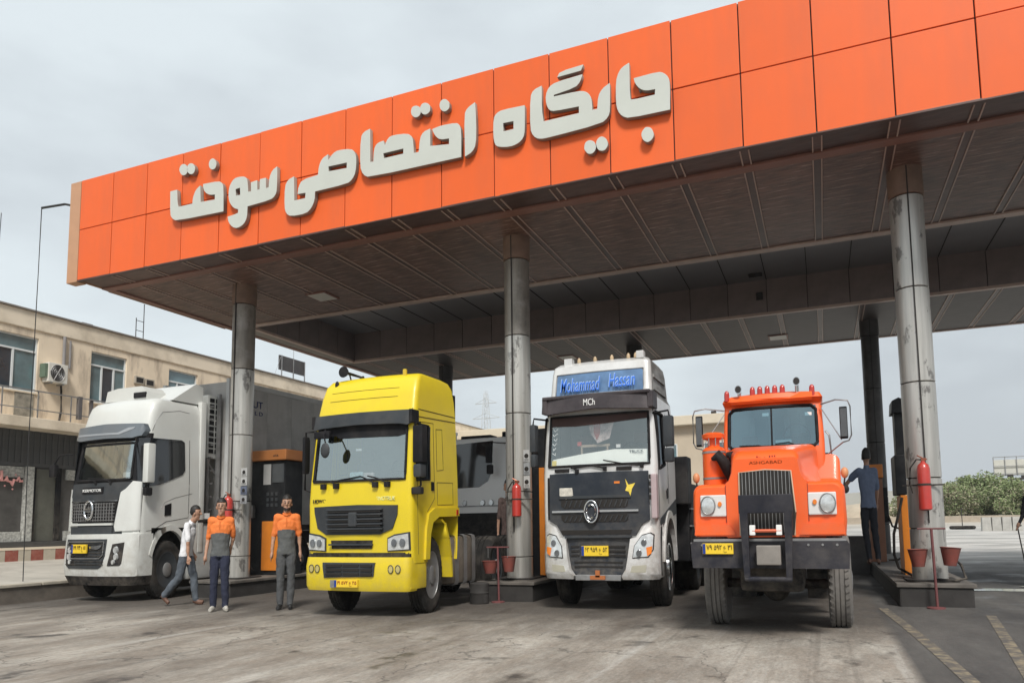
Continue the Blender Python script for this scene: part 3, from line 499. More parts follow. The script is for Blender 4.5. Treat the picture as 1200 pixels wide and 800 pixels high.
class Cab:
    def __init__(s, levels, rc=0.18, bulge=0.06):
        s.lv = levels; s.rc = rc; s.bu = bulge; s.two = False            # level: (z, half width, front y, back y)
    def at(s, z):
        L_ = s.lv
        if z <= L_[0][0]: return L_[0][1:]
        for a, b in zip(L_, L_[1:]):
            if z <= b[0]:
                t = (z - a[0]) / (b[0] - a[0] + 1e-9); return tuple(a[i] + (b[i] - a[i]) * t for i in (1, 2, 3))
        return L_[-1][1:]
    def fy(s, x, z):
        hw, yf, yb = s.at(z); fl = hw - s.rc; ax = min(abs(x), hw - 1e-3)
        y = yf + s.bu * (min(ax, fl) / fl) ** 2
        if ax > fl: y += s.rc - sqrt(max(0, s.rc ** 2 - (ax - fl) ** 2))
        return y
    def sx(s, y, z):
        hw, yf, yb = s.at(z); d = y - (yf + s.bu)
        if d >= s.rc: return hw
        return hw - s.rc + sqrt(max(0, s.rc ** 2 - (s.rc - max(d, 0)) ** 2))
    def shell(s, parent, fr, sd, region, parts, top=True):
        """fr: front fractions (sorted), sd: side fractions 0..1 (front to back); region(kind, f, z)->key; parts: key->(name, material)"""
        cols = [('s', -1, g) for g in reversed(sd)] + [('c', -1, a) for a in (0.25, 0.5, 0.75)] + [('f', 0, q) for q in fr] + [('c', 1, a) for a in (0.75, 0.5, 0.25)] + [('s', 1, g) for g in sd]
        def pos(c, z):
            hw, yf, yb = s.at(z); k, sg, v = c; y0 = yf + s.bu + s.rc
            if k == 'f': x = v * (hw - s.rc); return (x, yf + s.bu * v * v, z)
            if k == 's': return (sg * hw, y0 + (yb - y0) * v, z)
            a = v * pi / 2; return (sg * (hw - s.rc + s.rc * cos(a)), y0 - s.rc * sin(a), z)
        bms = {}
        for i in range(len(cols) - 1):
            for j in range(len(s.lv) - 1):
                za, zb = s.lv[j][0], s.lv[j + 1][0]; c0, c1 = cols[i], cols[i + 1]; zm = (za + zb) / 2
                if c0[0] == c1[0]: kind = c0[0]; v = (c0[2] + c1[2]) / 2
                else: kind = 'c'; v = 0
                key = region(kind, v, zm, c0[1] if kind != 'f' else 0)
                if key is None: continue
                if key == 'side': key = ('side', c0[1])
                if key == 'glass' and s.two: key = ('glass', v > 0)
                b = bms.setdefault(key, MB()); b.quad(pos(c0, za), pos(c1, za), pos(c1, zb), pos(c0, zb))
        out = {}
        if top:
            b = bms[region('f', 0, s.lv[-1][0], 0)]; b.b.faces.new([b.b.verts.new(pos(c, s.lv[-1][0])) for c in cols])
            pass
        bb = bms[region('s', .9, (s.lv[-1][0] + s.lv[-2][0]) / 2, 1)]
        for j in range(len(s.lv) - 1):
            bb.quad(pos(cols[0], s.lv[j][0]), pos(cols[-1], s.lv[j][0]), pos(cols[-1], s.lv[j + 1][0]), pos(cols[0], s.lv[j + 1][0]))
        for key, b in bms.items():
            nm, mt = parts[key if isinstance(key, str) else key[0]]; out[key] = b.build(nm, mt, parent, smooth=32)
        return out
    def _cut(s, poly, thick, fn, holes=()):
        b = bmesh.new(); vs = [b.verts.new((p[0], p[1], 0)) for p in poly]; b.faces.new(vs); bmesh.ops.triangulate(b, faces=b.faces[:])
        x0, x1 = min(p[0] for p in poly), max(p[0] for p in poly); z0, z1 = min(p[1] for p in poly), max(p[1] for p in poly)
        q = x0 + 0.07
        while q < x1: bmesh.ops.bisect_plane(b, geom=b.verts[:] + b.edges[:] + b.faces[:], plane_co=(q, 0, 0), plane_no=(1, 0, 0)); q += 0.09
        for q in [l[0] for l in s.lv if z0 < l[0] < z1]: bmesh.ops.bisect_plane(b, geom=b.verts[:] + b.edges[:] + b.faces[:], plane_co=(0, q, 0), plane_no=(0, 1, 0))
        g = bmesh.ops.extrude_face_region(b, geom=b.faces[:]); nv = set(v for v in g['geom'] if isinstance(v, bmesh.types.BMVert))
        for v in b.verts: v.co = Vector(fn(v.co.x, v.co.y, v not in nv))
        m = MB(); m.b.free(); m.b = b; return m
    def fp(s, parent, name, m, poly, out=0.01, thick=0.03, smooth=35, sym=False, label=None):
        if sym: poly = poly + [(-x, z) for x, z in reversed(poly)]
        return s._cut(poly, thick, lambda x, z, o: (x, s.fy(x, z) - (out if o else out - thick), z)).build(name, m, parent, smooth=smooth, label=label)
    def sp(s, parent, name, m, poly, sg=1, out=0.01, thick=0.03, smooth=35, label=None):
        return s._cut(poly, thick, lambda y, z, o: (sg * (s.sx(y, z) + (out if o else out - thick)), y, z)).build(name, m, parent, smooth=smooth, label=label)
    def fring(s, parent, name, m, pts, r_=0.018, out=0.012):
        pts = pts + [pts[0]]; path = []
        for a, b in zip(pts, pts[1:]):
            k = max(1, int((Vector(b) - Vector(a)).length / 0.1))
            for i in range(k):
                t = i / k; x = a[0] + (b[0] - a[0]) * t; z = a[1] + (b[1] - a[1]) * t; path.append((x, s.fy(x, z) - out, z))
        path.append(path[0]); return MB().tube(path, r_, 6).build(name, m, parent, smooth=60)
    def sring(s, parent, name, m, pts, sg=1, r_=0.014, out=0.008, close=True):
        pts = pts + [pts[0]] if close else pts; path = []
        for a, b in zip(pts, pts[1:]):
            k = max(1, int((Vector(b) - Vector(a)).length / 0.12))
            for i in range(k):
                t = i / k; y = a[0] + (b[0] - a[0]) * t; z = a[1] + (b[1] - a[1]) * t; path.append((sg * (s.sx(y, z) + out), y, z))
        y, z = pts[-1]; path.append((sg * (s.sx(y, z) + out), y, z)); return MB().tube(path, r_, 6).build(name, m, parent, smooth=60)
def wheel(parent, x, y, w_, ry, rz, sg=1, tm=None, rimm=None, nuts=True, deep=0.1):
    """x is the outer side plane; sg=+1 outer face looks to +X"""
    tm = tm or M_rub; rimm = rimm or M_gry
    xa, xb = 0, -sg * w_
    def P(t): return xa + (xb - xa) * t
    fn = lambda j, i: (0.975 if (i % 2 and j in (3, 4, 9, 10)) else 1.0)
    prof = [(P(.06), .60), (P(.0), .74), (P(.0), .86), (P(.05), .95), (P(.12), 1.0), (P(.30), 1.0), (P(.305), .965), (P(.35), .965), (P(.355), 1.0), (P(.5), 1.0), (P(.505), .965), (P(.55), .965), (P(.555), 1.0), (P(.70), 1.0), (P(.705), .965), (P(.75), .965), (P(.755), 1.0), (P(.9), 1.0), (P(.96), .94), (P(1), .8), (P(.94), .6)]
    fn = lambda j, i: (0.965 if (i % 2 and j in (3, 4, 17, 18)) else 1.0)
    t = MB().lathe(prof, axis='x', n=72, k1=ry, k2=rz, fn=fn).build('wheel', tm, parent, smooth=30); t.location = (x, y, rz)
    rim = MB().lathe([(P(.05), .60), (P(.03), .62), (P(.03), .585), (P(.06 + deep), .55), (P(.10 + deep), .42), (P(.02 + deep), .40), (P(.0 + deep), .30)], axis='x', n=40, k1=ry, k2=rz).build('rim', rimm, t, smooth=40)
    hb_ = MB().lathe([(P(.1 + deep), .26), (P(-.02), .24), (P(-.06), .17), (P(-.07), .1)], axis='x', n=24, k1=ry, k2=rz)
    if nuts:
        for k in range(10):
            a = 2 * pi * k / 10; hb_.lathe([(P(.06 + deep), .028), (P(-.01 + deep), .028), (P(-.02 + deep), .01)], c=(0, cos(a) * .35 * ry, sin(a) * .35 * rz), axis='x', n=6)
    hb_.build('hub', M_steel if rimm is M_gry else rimm, t, smooth=40)
    return t
def plate(cabf, parent, x0, x1, z0, z1, txt, red=False, y=None, right=True):
    yy = (cabf.fy((x0 + x1) / 2, (z0 + z1) / 2) if y is None else y) - 0.035
    p = MB().box(x0, x1, yy - 0.012, yy + 0.03, z0, z1, 0.004).build('number_plate', M_plate, parent)
    MB().box(x0 + 0.004, x0 + (x1 - x0) * 0.1, yy - 0.016, yy - 0.01, z0 + 0.004, z1 - 0.004).build('blue_band', M_blue, p)
    text_fit(txt, p, mat('dark_red_ink', (0.3, 0.02, 0.01), 0.6) if red else M_ink, x0 + (x1 - x0) * 0.14, x1 - 0.015, z0 + (z1 - z0) * 0.16, z1 - (z1 - z0) * 0.14, yy - 0.017, thick=0.002)
    return p
def seats(parent, zf, y, xs=(-0.55, 0.55), h=0.85, mt=None):
    for x in xs:
        MB().box(x - 0.22, x + 0.22, y, y + 0.16, zf, zf + h, 0.05).box(x - 0.13, x + 0.13, y + 0.02, y + 0.12, zf + h + 0.03, zf + h + 0.24, 0.04).build('seat', mt or M_seat, parent, smooth=40)
def steering(parent, x, y, z):
    m = MB(); path = [(x + 0.2 * cos(a), y - 0.1 * sin(a) * 0.5, z + 0.2 * sin(a)) for a in lin(0, 2 * pi, 20)]
    m.tube(path, 0.014, 6); m.tube([(x - 0.2, y, z), (x + 0.2, y, z)], 0.012, 6); m.tube([(x, y, z), (x, y - 0.25, z - 0.2)], 0.02, 6)
    m.build('steering_wheel', M_blk, parent, smooth=60)
def rails(parent, hw, y0, y1, z, h=0.22, mt=None):
    for s_ in (-1, 1): MB().box(s_ * hw - 0.04, s_ * hw + 0.04, y0, y1, z, z + h).build('frame_rail', mt or M_blk, parent)
def axle(parent, y, rz, hw): MB().lathe([(-hw, 0.07), (hw, 0.07)], c=(0, y, rz), axis='x', n=12).ball((0, y, rz), 0.22, 0.2, 0.26).build('axle', M_blk, parent, smooth=50)
def mirror(parent, body, mt, x, y, z0, z1, hw, dp, arm=None, name='side_mirror'):
    m = MB().box(x - hw, x + hw, y - dp, y + dp, z0, z1, 0.03).build(name, mt, parent, smooth=35)
    MB().box(x - hw * .8, x + hw * .8, y + dp, y + dp + 0.006, z0 + 0.05, z1 - 0.05).build('mirror_glass', M_chr, m)
    if arm: MB().tube(arm, 0.018, 8).build('mirror_arm', M_blk, m, smooth=60)
    return m
def wiper(parent, cabf, pts, r_=0.013, out=0.03):
    m = MB().tube([(x, cabf.fy(x, z) - out, z) for x, z in pts], r_, 6)
    m.box(pts[0][0] - 0.03, pts[0][0] + 0.03, cabf.fy(*pts[0]) - out - 0.03, cabf.fy(*pts[0]), pts[0][1] - 0.04, pts[0][1] + 0.03)
    m.build('wiper', M_blk, parent, smooth=50)
# ================================================================== WHITE TRUCK (with refrigerated trailer)
P_w = mat('white_truck_paint', (0.64, 0.65, 0.62), 0.36, var=0.02, scale=1, coat=0.5, dirt=(0.45, 0.43, 0.4), dfac=0.25, dscale=0.9)
P_ws = mat('grey_visor_paint', (0.13, 0.15, 0.17), 0.3, var=0.05, coat=0.5)
wt = thing('white_truck', 'white truck cab with black sun visor and oval chrome badge, leftmost of the trucks', 'truck', (-16.43, 12.0, gz(-16.4)))
cw = Cab([(0.95, 1.20, 0.03, 1.75), (1.10, 1.225, 0.0, 1.78), (1.60, 1.23, 0.0, 1.80), (1.75, 1.23, 0.0, 1.80), (2.55, 1.23, 0.02, 1.80), (2.90, 1.23, 0.05, 1.80), (3.86, 1.20, 0.16, 1.80), (4.06, 1.19, 0.19, 1.80), (4.32, 1.19, 0.24, 1.80), (4.62, 1.17, 0.31, 1.80), (4.82, 1.15, 0.38, 1.80), (4.94, 1.10, 0.49, 1.78), (5.0, 1.0, 0.66, 1.74), (5.03, 0.86, 0.85, 1.68)], rc=0.2, bulge=0.07)
def rw_(k, v, z, sg):
    if k == 'f' and 2.9 < z < 3.86 and abs(v) < 0.93: return 'glass'
    if k in 'fc' and 2.55 < z < 4.06: return 'black'
    if k == 's' and z < 1.75 and .12 < v < .77: return None
    if k == 'f' and z < 2.55 and abs(v) < 0.75: return 'grey'
    return 'body'
wo_ = cw.shell(wt, [-1, -.93, -.75, -.5, -.25, 0, .25, .5, .75, .93, 1], [0, .12, .3, .5, .77, .85, 1], rw_, {'glass': ('windshield', G_wsw), 'black': ('windshield_surround', M_blk), 'grey': ('front_panel', M_gry), 'body': ('cab_body', P_w)})
cw.fring(wt, 'windshield_seal', M_blk, [(-0.93, 2.93), (0.93, 2.93), (0.91, 3.82), (-0.91, 3.82)], 0.03)
cw.fp(wt, 'sun_visor', P_ws, [(0, 4.32), (1.12, 4.28), (1.17, 4.12), (1.13, 3.98), (0.9, 3.93), (0, 3.95)], out=0.13, thick=0.14, sym=True)
cw.fp(wt, 'visor_highlight', mat('visor_light', (0.3, 0.32, 0.34), 0.3), [(-1.0, 4.10), (0.45, 4.08), (0.75, 4.19), (0.95, 4.2), (0.9, 4.15), (0.5, 4.03), (-1.0, 4.05)], out=0.138, thick=0.02)
# side glass band, door seams, pillars
for sg in (1, -1):
    cw.sp(wt, 'side_window', mat('black_side_glass', (0.012, 0.014, 0.017), 0.08, var=0.1, coat=1.0), [(0.13, 3.93), (1.25, 3.97), (1.34, 3.92), (1.36, 3.2), (1.28, 3.08), (0.62, 2.80), (0.13, 2.72)], sg, out=0.014)
    cw.sring(wt, 'door_seam', M_blk, [(0.20, 2.6), (0.16, 1.66), (0.5, 1.70), (0.85, 1.90), (1.5, 2.0), (1.5, 3.99)], sg, r_=0.006, out=0.0, close=False)
    cw.sring(wt, 'roof_panel_seam', M_steel, [(0.42, 4.12), (0.52, 4.4), (0.7, 4.62), (1.2, 4.72), (1.5, 4.7)], sg, r_=0.006, out=0.0, close=False)
    cw.sring(wt, 'body_crease', M_steel, [(0.7, 2.22), (0.8, 2.38), (1.1, 2.5), (1.6, 2.62)], sg, r_=0.006, out=0.0, close=False)
    cw.sp(wt, 'door_handle', M_blk, [(0.80, 2.30), (0.98, 2.36), (0.98, 2.06), (0.80, 2.04)], sg, out=0.012)
    # wheel arch
    a_ = MB(); pr = [(0.965 + 0.60 * cos(t), 0.80 + 1.02 * sin(t)) for t in lin(0.16, pi - 0.3, 16)]
    pi_ = [(0.965 + 0.52 * cos(t), 0.78 + 0.90 * sin(t)) for t in lin(0.16, pi - 0.3, 16)]
    for i in range(15):
        a_.prism([pr[i], pr[i + 1], pi_[i + 1], pi_[i]], 'x', sg * 1.16, sg * 1.262)
    a_.build('wheel_arch', P_w, wt, smooth=40)
    MB().box(sg * 1.17 - 0.06, sg * 1.17 + 0.06, 0.12, 0.42, 1.02, 1.60, 0.02).build('step_panel', P_w, wt)
    MB().box(sg * 1.17 - 0.08, sg * 1.17 + 0.05, 0.1, 0.44, 0.98, 1.06, 0.01).build('step', M_blk, wt)
    MB().box(sg * 1.17 - 0.07, sg * 1.17 + 0.06, 0.1, 0.42, 0.62, 0.96, 0.02).build('lower_step_panel', P_w, wt)
    MB().box(sg * 1.15 - 0.06, sg * 1.15 + 0.09, 1.81, 1.98, 1.1, 5.05, 0.03).build('side_fairing', P_w, wt, smooth=40)
    MB().box(sg * 1.17 - 0.05, sg * 1.17 + 0.062, 0.33, 0.44, 1.22, 1.30, 0.01).build('side_marker', M_red, wt)
# back of lower cab behind the wheels
MB().box(-1.1, 1.1, 1.5, 1.75, 0.9, 1.6).build('rear_wing', M_blk, wt)
MB().box(-0.78, 0.78, 0.25, 1.6, 0.6, 1.9).build('engine', M_blk, wt)
# front details
cw.fp(wt, 'upper_panel', M_gry, [(-1.05, 2.86), (0.98, 2.86), (0.86, 2.62), (0.70, 2.54), (0.62, 2.42), (-1.05, 2.42)], out=0.03)
lb = cw.fp(wt, 'name_strip', M_blk, [(-0.62, 2.76), (0.14, 2.76), (0.14, 2.6), (-0.62, 2.6)], out=0.045)
text_fit('KERMOTOR', lb, M_white, -0.56, 0.08, 2.645, 2.715, cw.fy(0, 2.68) - 0.05)
gp = cw.fp(wt, 'grille', M_blk, [(-1.03, 2.39), (0.60, 2.39), (0.50, 1.90), (-0.98, 1.90)], out=0.02)
mm = MB()
for i in range(17):
    x = -0.97 + i * 0.09; mm.box(x - 0.008, x + 0.008, cw.fy(x, 2.1) - 0.036, cw.fy(x, 2.1) - 0.012, 1.93, 2.37)
for i in range(6):
    for q in range(8):
        xa = -0.98 + q * 0.19; z = 1.95 + i * 0.08; mm.box(xa, xa + 0.19, cw.fy(xa + .1, z) - 0.04, cw.fy(xa + .1, z) - 0.012, z - 0.007, z + 0.007)
mm.build('mesh', M_steel, gp)
cw.fp(wt, 'chrome_line', M_chr, [(-1.03, 2.43), (0.62, 2.43), (0.62, 2.405), (-1.03, 2.405)], out=0.04, thick=0.04)
cw.fp(wt, 'white_strip', P_w, [(-1.02, 1.88), (0.50, 1.88), (0.50, 1.83), (-1.02, 1.83)], out=0.05, thick=0.05)
cw.fp(wt, 'dark_band', M_gry, [(-1.0, 1.80), (0.50, 1.80), (0.48, 1.57), (-1.0, 1.57)], out=0.03)
bd = MB(); cx_, cz_ = -0.27, 2.2
bd.tube([(cx_ + 0.145 * cos(a), cw.fy(cx_, cz_) - 0.075, cz_ + 0.215 * sin(a)) for a in lin(0, 2 * pi, 32)], 0.028, 8)
bo = bd.build('badge', M_chr, wt, smooth=60)
MB().box(cx_ - 0.12, cx_ + 0.12, cw.fy(cx_, cz_) - 0.085, cw.fy(cx_, cz_) - 0.05, cz_ - 0.045, cz_ + 0.045, 0.01).build('badge_bar', M_chr, bo)
# white cheek panels beside the grille
for sg, pl in ((1, [(0.70, 2.62), (0.84, 2.70), (1.02, 2.88), (1.20, 2.86), (1.21, 1.70), (0.60, 1.68), (0.56, 1.80), (0.66, 2.40)]), (-1, [(-1.03, 2.50), (-1.14, 2.74), (-1.21, 2.72), (-1.21, 1.72), (-1.04, 1.70)])):
    cw.fp(wt, 'cheek_panel', P_w, pl, out=0.035, thick=0.05)
# bumper
cbm = Cab([(0.40, 1.17, -0.05, 0.5), (0.62, 1.235, -0.13, 0.5), (0.85, 1.245, -0.17, 0.5), (1.62, 1.24, -0.12, 0.5)], rc=0.26, bulge=0.10)
def rb_(k, v, z, sg): return 'lip' if z < 0.62 else 'body'
cbm.shell(wt, lin(-1, 1, 9), [0, .5, 1], rb_, {'lip': ('bumper_lip', M_blk), 'body': ('bumper', P_w)})
lg = cbm.fp(wt, 'lower_grille', M_gry, [(-0.98, 1.50), (0.48, 1.50), (0.46, 1.1), (0.36, 0.84), (0.26, 0.80), (-0.82, 0.80), (-0.94, 0.88), (-0.98, 1.1)], out=0.014)
mm = MB()
for z in (0.9, 0.97, 1.1, 1.17, 1.24, 1.31, 1.38):
    for q in range(7):
        xa = -0.9 + q * 0.19; mm.box(xa, xa + 0.19, cbm.fy(xa + .1, z) - 0.03, cbm.fy(xa + .1, z), z - 0.012, z + 0.012)
mm.build('slats', M_blk, lg)['kind'] = 'stuff'
cbm.fring(lg, 'grille_trim', M_steel, [(-0.9, 1.44), (-0.9, 1.12), (-0.8, 1.04), (0.32, 1.04), (0.42, 1.12), (0.42, 1.44)], 0.012, 0.03)
for a in (-1, 1):
    cbm.fp(lg, 'chrome_wing', M_chr, [(-0.27 + a * 0.26, 1.33), (-0.27 + a * 0.66, 1.36), (-0.27 + a * 0.6, 1.29), (-0.27 + a * 0.5, 1.25), (-0.27 + a * 0.27, 1.28)], out=0.05, thick=0.03)
plate(cbm, wt, -0.54, -0.04, 1.17, 1.38, '۷۹ ۶۲۴ ع ۸۱', y=-0.2)
for sg in (1, -1):
    hl = cbm.fp(wt, 'headlight', M_blk, [(sg * 0.66, 1.38), (sg * 0.97, 1.42), (sg * 0.94, 0.93), (sg * 0.90, 0.88), (sg * 0.56, 0.87)], out=0.018)
    for x, z, q in ((0.78, 1.24, 0.06), (0.80, 1.08, 0.055), (0.74, 0.96, 0.04)):
        yy = cbm.fy(x, z); MB().lathe([(yy - 0.05, q), (yy - 0.01, q * 1.2)], c=(sg * x, 0, z), axis='y', n=16, k2=1.3).build('lamp', M_lens, hl, smooth=40)
# interior
MB().box(-1.05, 1.05, 0.35, 0.75, 2.5, 2.86, 0.04).build('dashboard', M_int, wt)
MB().box(-1.0, 1.0, 1.55, 1.6, 2.3, 4.2).build('rear_wall', M_int, wt)
seats(wt, 2.4, 1.1); steering(wt, 0.5, 0.75, 3.0)
MB().box(0.42, 0.66, 0.28, 0.3, 3.0, 3.12).build('windscreen_note', M_white, wt)
MB().box(0.92, 0.98, 0.20, 0.21, 3.66, 3.78).build('windscreen_sticker', M_white, wt)
wiper(wt, cw, [(-0.15, 2.86), (-0.3, 2.93), (-0.95, 2.97)]); wiper(wt, cw, [(0.35, 2.86), (0.1, 2.95), (-0.5, 3.0)])
# mirrors
mirror(wt, None, P_w, 1.36, 0.22, 2.83, 3.78, 0.09, 0.10, [(1.2, 0.3, 2.62), (1.34, 0.24, 2.70), (1.38, 0.22, 2.86)])
MB().box(1.28, 1.42, 0.12, 0.3, 2.52, 2.72, 0.04).build('mirror_foot', M_blk, wt, smooth=40)
mm = mirror(wt, None, M_blk, -1.50, -0.12, 3.05, 3.36, 0.1, 0.06, [(-1.13, 0.1, 3.62), (-1.35, -0.08, 3.6), (-1.50, -0.12, 3.36)], name='front_mirror')
# roof: air conditioner and wedge fairing
rc_ = MB().prism([(-0.95, 5.02), (-0.88, 5.30), (-0.5, 5.36), (0.35, 5.36), (0.5, 5.22), (0.55, 5.02)], 'y', 0.75, 1.35)
rc_.build('roof_air_conditioner', P_w, wt, smooth=30)
MB().box(0.1, 0.52, 0.72, 0.76, 5.06, 5.2, 0.01).build('vent', M_blk, wt)
ff = MB(); ff.prism([(1.0, 4.98), (1.72, 5.52), (1.95, 5.46), (1.95, 4.98)], 'x', -0.95, 1.12); ff.build('roof_fairing', P_w, wt, smooth=30)
# running gear
for sg in (1, -1): wheel(wt, sg * 1.235, 0.93, 0.34, 0.475, 0.72, sg)
axle(wt, 0.93, 0.72, 1.0); rails(wt, 0.42, 0.1, 6.5, 0.75, 0.3)
for yy in (4.6, 5.7):
    for sg in (1, -1): wheel(wt, sg * 1.235, yy, 0.6, 0.475, 0.72, sg)
    axle(wt, yy, 0.72, 1.0)
M_tank = mat('side_skirt_grey', (0.40, 0.41, 0.40), 0.4, var=0.08, dirt=(0.2, 0.18, 0.15), dfac=0.6, dscale=1.5)
for sg in (1, -1):
    MB().box(sg * 0.98 - 0.24, sg * 0.98 + 0.24, 1.55, 3.6, 0.42, 1.85, 0.10).build('fuel_tank', M_tank, wt, smooth=40)
    MB().box(sg * 1.0 - 0.22, sg * 1.0 + 0.25, 1.8, 3.6, 1.88, 1.95, 0.01).build('catwalk', M_blk, wt)
MB().box(0.9, 1.2, 1.85, 2.2, 1.97, 2.12).build('battery_cover', M_white, wt)
# trailer body stands on its own wheels
M_tr = mat('trailer_grey', (0.46, 0.45, 0.43), 0.5, var=0.06, scale=1, stretch=(1, 4, 0.4), dirt=(0.12, 0.11, 0.1), dfac=0.5, dscale=0.9)
M_trf = mat('trailer_front', (0.55, 0.56, 0.55), 0.5, var=0.06, dirt=(0.3, 0.3, 0.28))
tr = thing('refrigerated_trailer', 'long grey refrigerated box trailer coupled behind the white truck', 'trailer', (-16.43, 14.75, gz(-16.4)))
MB().box(-1.22, 1.22, 0.0, 13.0, 1.75, 5.78, 0.03).build('box_body', M_tr, tr)
MB().box(1.14, 1.26, -0.06, 0.34, 1.6, 5.86, 0.02).build('corner_post', M_trf, tr)
MB().box(-1.26, -1.14, -0.06, 0.34, 1.6, 5.86, 0.02).build('corner_post', M_trf, tr)
MB().box(-1.23, 1.23, 0.3, 13.05, 5.70, 5.84, 0.01).build('top_rail', M_trf, tr)
MB().box(-1.24, 1.24, 0.3, 13.05, 1.62, 1.80, 0.01).build('bottom_rail', M_blk, tr)
pn = MB().box(1.215, 1.228, 0.0, 1.015, 1.85, 5.66).build('side_panel', M_tr, tr, loc=(0, 0.4, 0))
for k in range(1, 12): inst(pn, tr, (0, 0.4 + 1.02 * k, 0))
M_navy = mat('navy_print', (0.01, 0.02, 0.12), 0.5)
text_fit('MAMUT', tr, M_navy, 0.18, 1.22, 5.16, 5.36, 1.24, side=1); text_fit('W O R L D', tr, M_navy, 0.22, 1.22, 4.95, 5.07, 1.24, side=1)
ru = MB().box(-0.95, 0.95, -0.48, 0.0, 3.6, 5.35, 0.06).build('refrigeration_unit', P_w, tr, smooth=40)
for k in range(10): MB().box(0.955, 0.965, -0.42, -0.27, 3.75 + k * 0.155, 3.86 + k * 0.155).box(0.955, 0.965, -0.22, -0.07, 3.75 + k * 0.155, 3.86 + k * 0.155).build('louvre', M_blk, ru)
MB().tube([(0.95, -0.45, 3.5), (0.95, -0.1, 3.1)], 0.03, 6).box(0.9, 1.0, -0.5, -0.42, 2.0, 3.6).box(0.98, 1.06, -0.2, -0.12, 2.0, 5.4).build('front_ladder', M_steel, tr)
for k in range(9): MB().box(0.9, 1.05, -0.42, -0.36, 2.2 + k * 0.35, 2.24 + k * 0.35).build('rung', M_steel, tr)
for yy in (9.5, 10.7):
    for sg in (1, -1): wheel(tr, sg * 1.2, yy, 0.5, 0.475, 0.70, sg)
    axle(tr, yy, 0.7, 1.0)
MB().box(-0.5, 0.5, 0.5, 12.8, 1.2, 1.6).build('chassis', M_blk, tr)
# ================================================================== YELLOW TRUCK
P_y = mat('yellow_truck_paint', (0.74, 0.565, 0.012), 0.42, var=0.03, scale=1, coat=0.15, dirt=(0.5, 0.36, 0.05), dfac=0.35, dscale=0.8)
yt = thing('yellow_truck', 'bright yellow truck cab with high roof and dark visor between the first two columns', 'truck', (-7.82, 10.5, gz(-7.8)))
cy = Cab([(0.95, 1.12, 0.05, 1.70), (1.15, 1.12, 0.02, 1.72), (1.76, 1.12, 0.01, 1.74), (2.0, 1.12, 0.0, 1.75), (2.42, 1.11, 0.02, 1.75), (3.42, 1.085, 0.13, 1.73), (3.66, 1.08, 0.16, 1.72), (3.72, 1.075, 0.18, 1.72), (4.02, 1.055, 0.25, 1.70), (4.26, 1.03, 0.34, 1.66), (4.38, 0.99, 0.45, 1.58), (4.44, 0.90, 0.62, 1.46)], rc=0.09, bulge=0.07)
def ry_(k, v, z, sg):
    if k == 'f' and 2.42 < z < 3.42 and abs(v) < 0.965: return 'glass'
    if k == 's' and 2.42 < z < 3.42 and 0.03 < v < 0.33: return 'side'
    if k == 's' and z < 1.76 and v > .27: return None
    return 'body'
cy.shell(yt, [-1, -.965, -.7, -.35, 0, .35, .7, .965, 1], [0, .03, .27, .33, .55, .8, 1], ry_, {'glass': ('windshield', G_ws), 'side': ('side_window', G_side), 'body': ('cab_body', P_y)})
cy.fring(yt, 'windshield_seal', M_blk, [(-0.985, 2.43), (0.985, 2.43), (0.96, 3.44), (-0.96, 3.44)], 0.024)
vz = cy.fp(yt, 'sun_visor', M_gry, [(0, 3.67), (1.03, 3.665), (1.085, 3.62), (1.08, 3.44), (1.02, 3.39), (0.84, 3.42), (0, 3.44)], out=0.11, thick=0.04, sym=True)
cy.fp(yt, 'dark_band', M_blk, [(-0.95, 3.42), (0.95, 3.42), (0.95, 3.24), (0.78, 3.20), (-0.45, 3.22), (-0.55, 3.28), (-0.95, 3.28)], out=0.012, thick=0.01)
for sg in (1, -1): MB().box(sg * 1.06 - 0.02, sg * 1.06 + 0.045, 0.10, 0.34, 3.43, 3.67, 0.01).build('visor_end', M_blk, yt)
M_ysh = mat('panel_gap', (0.10, 0.07, 0.01), 0.7)
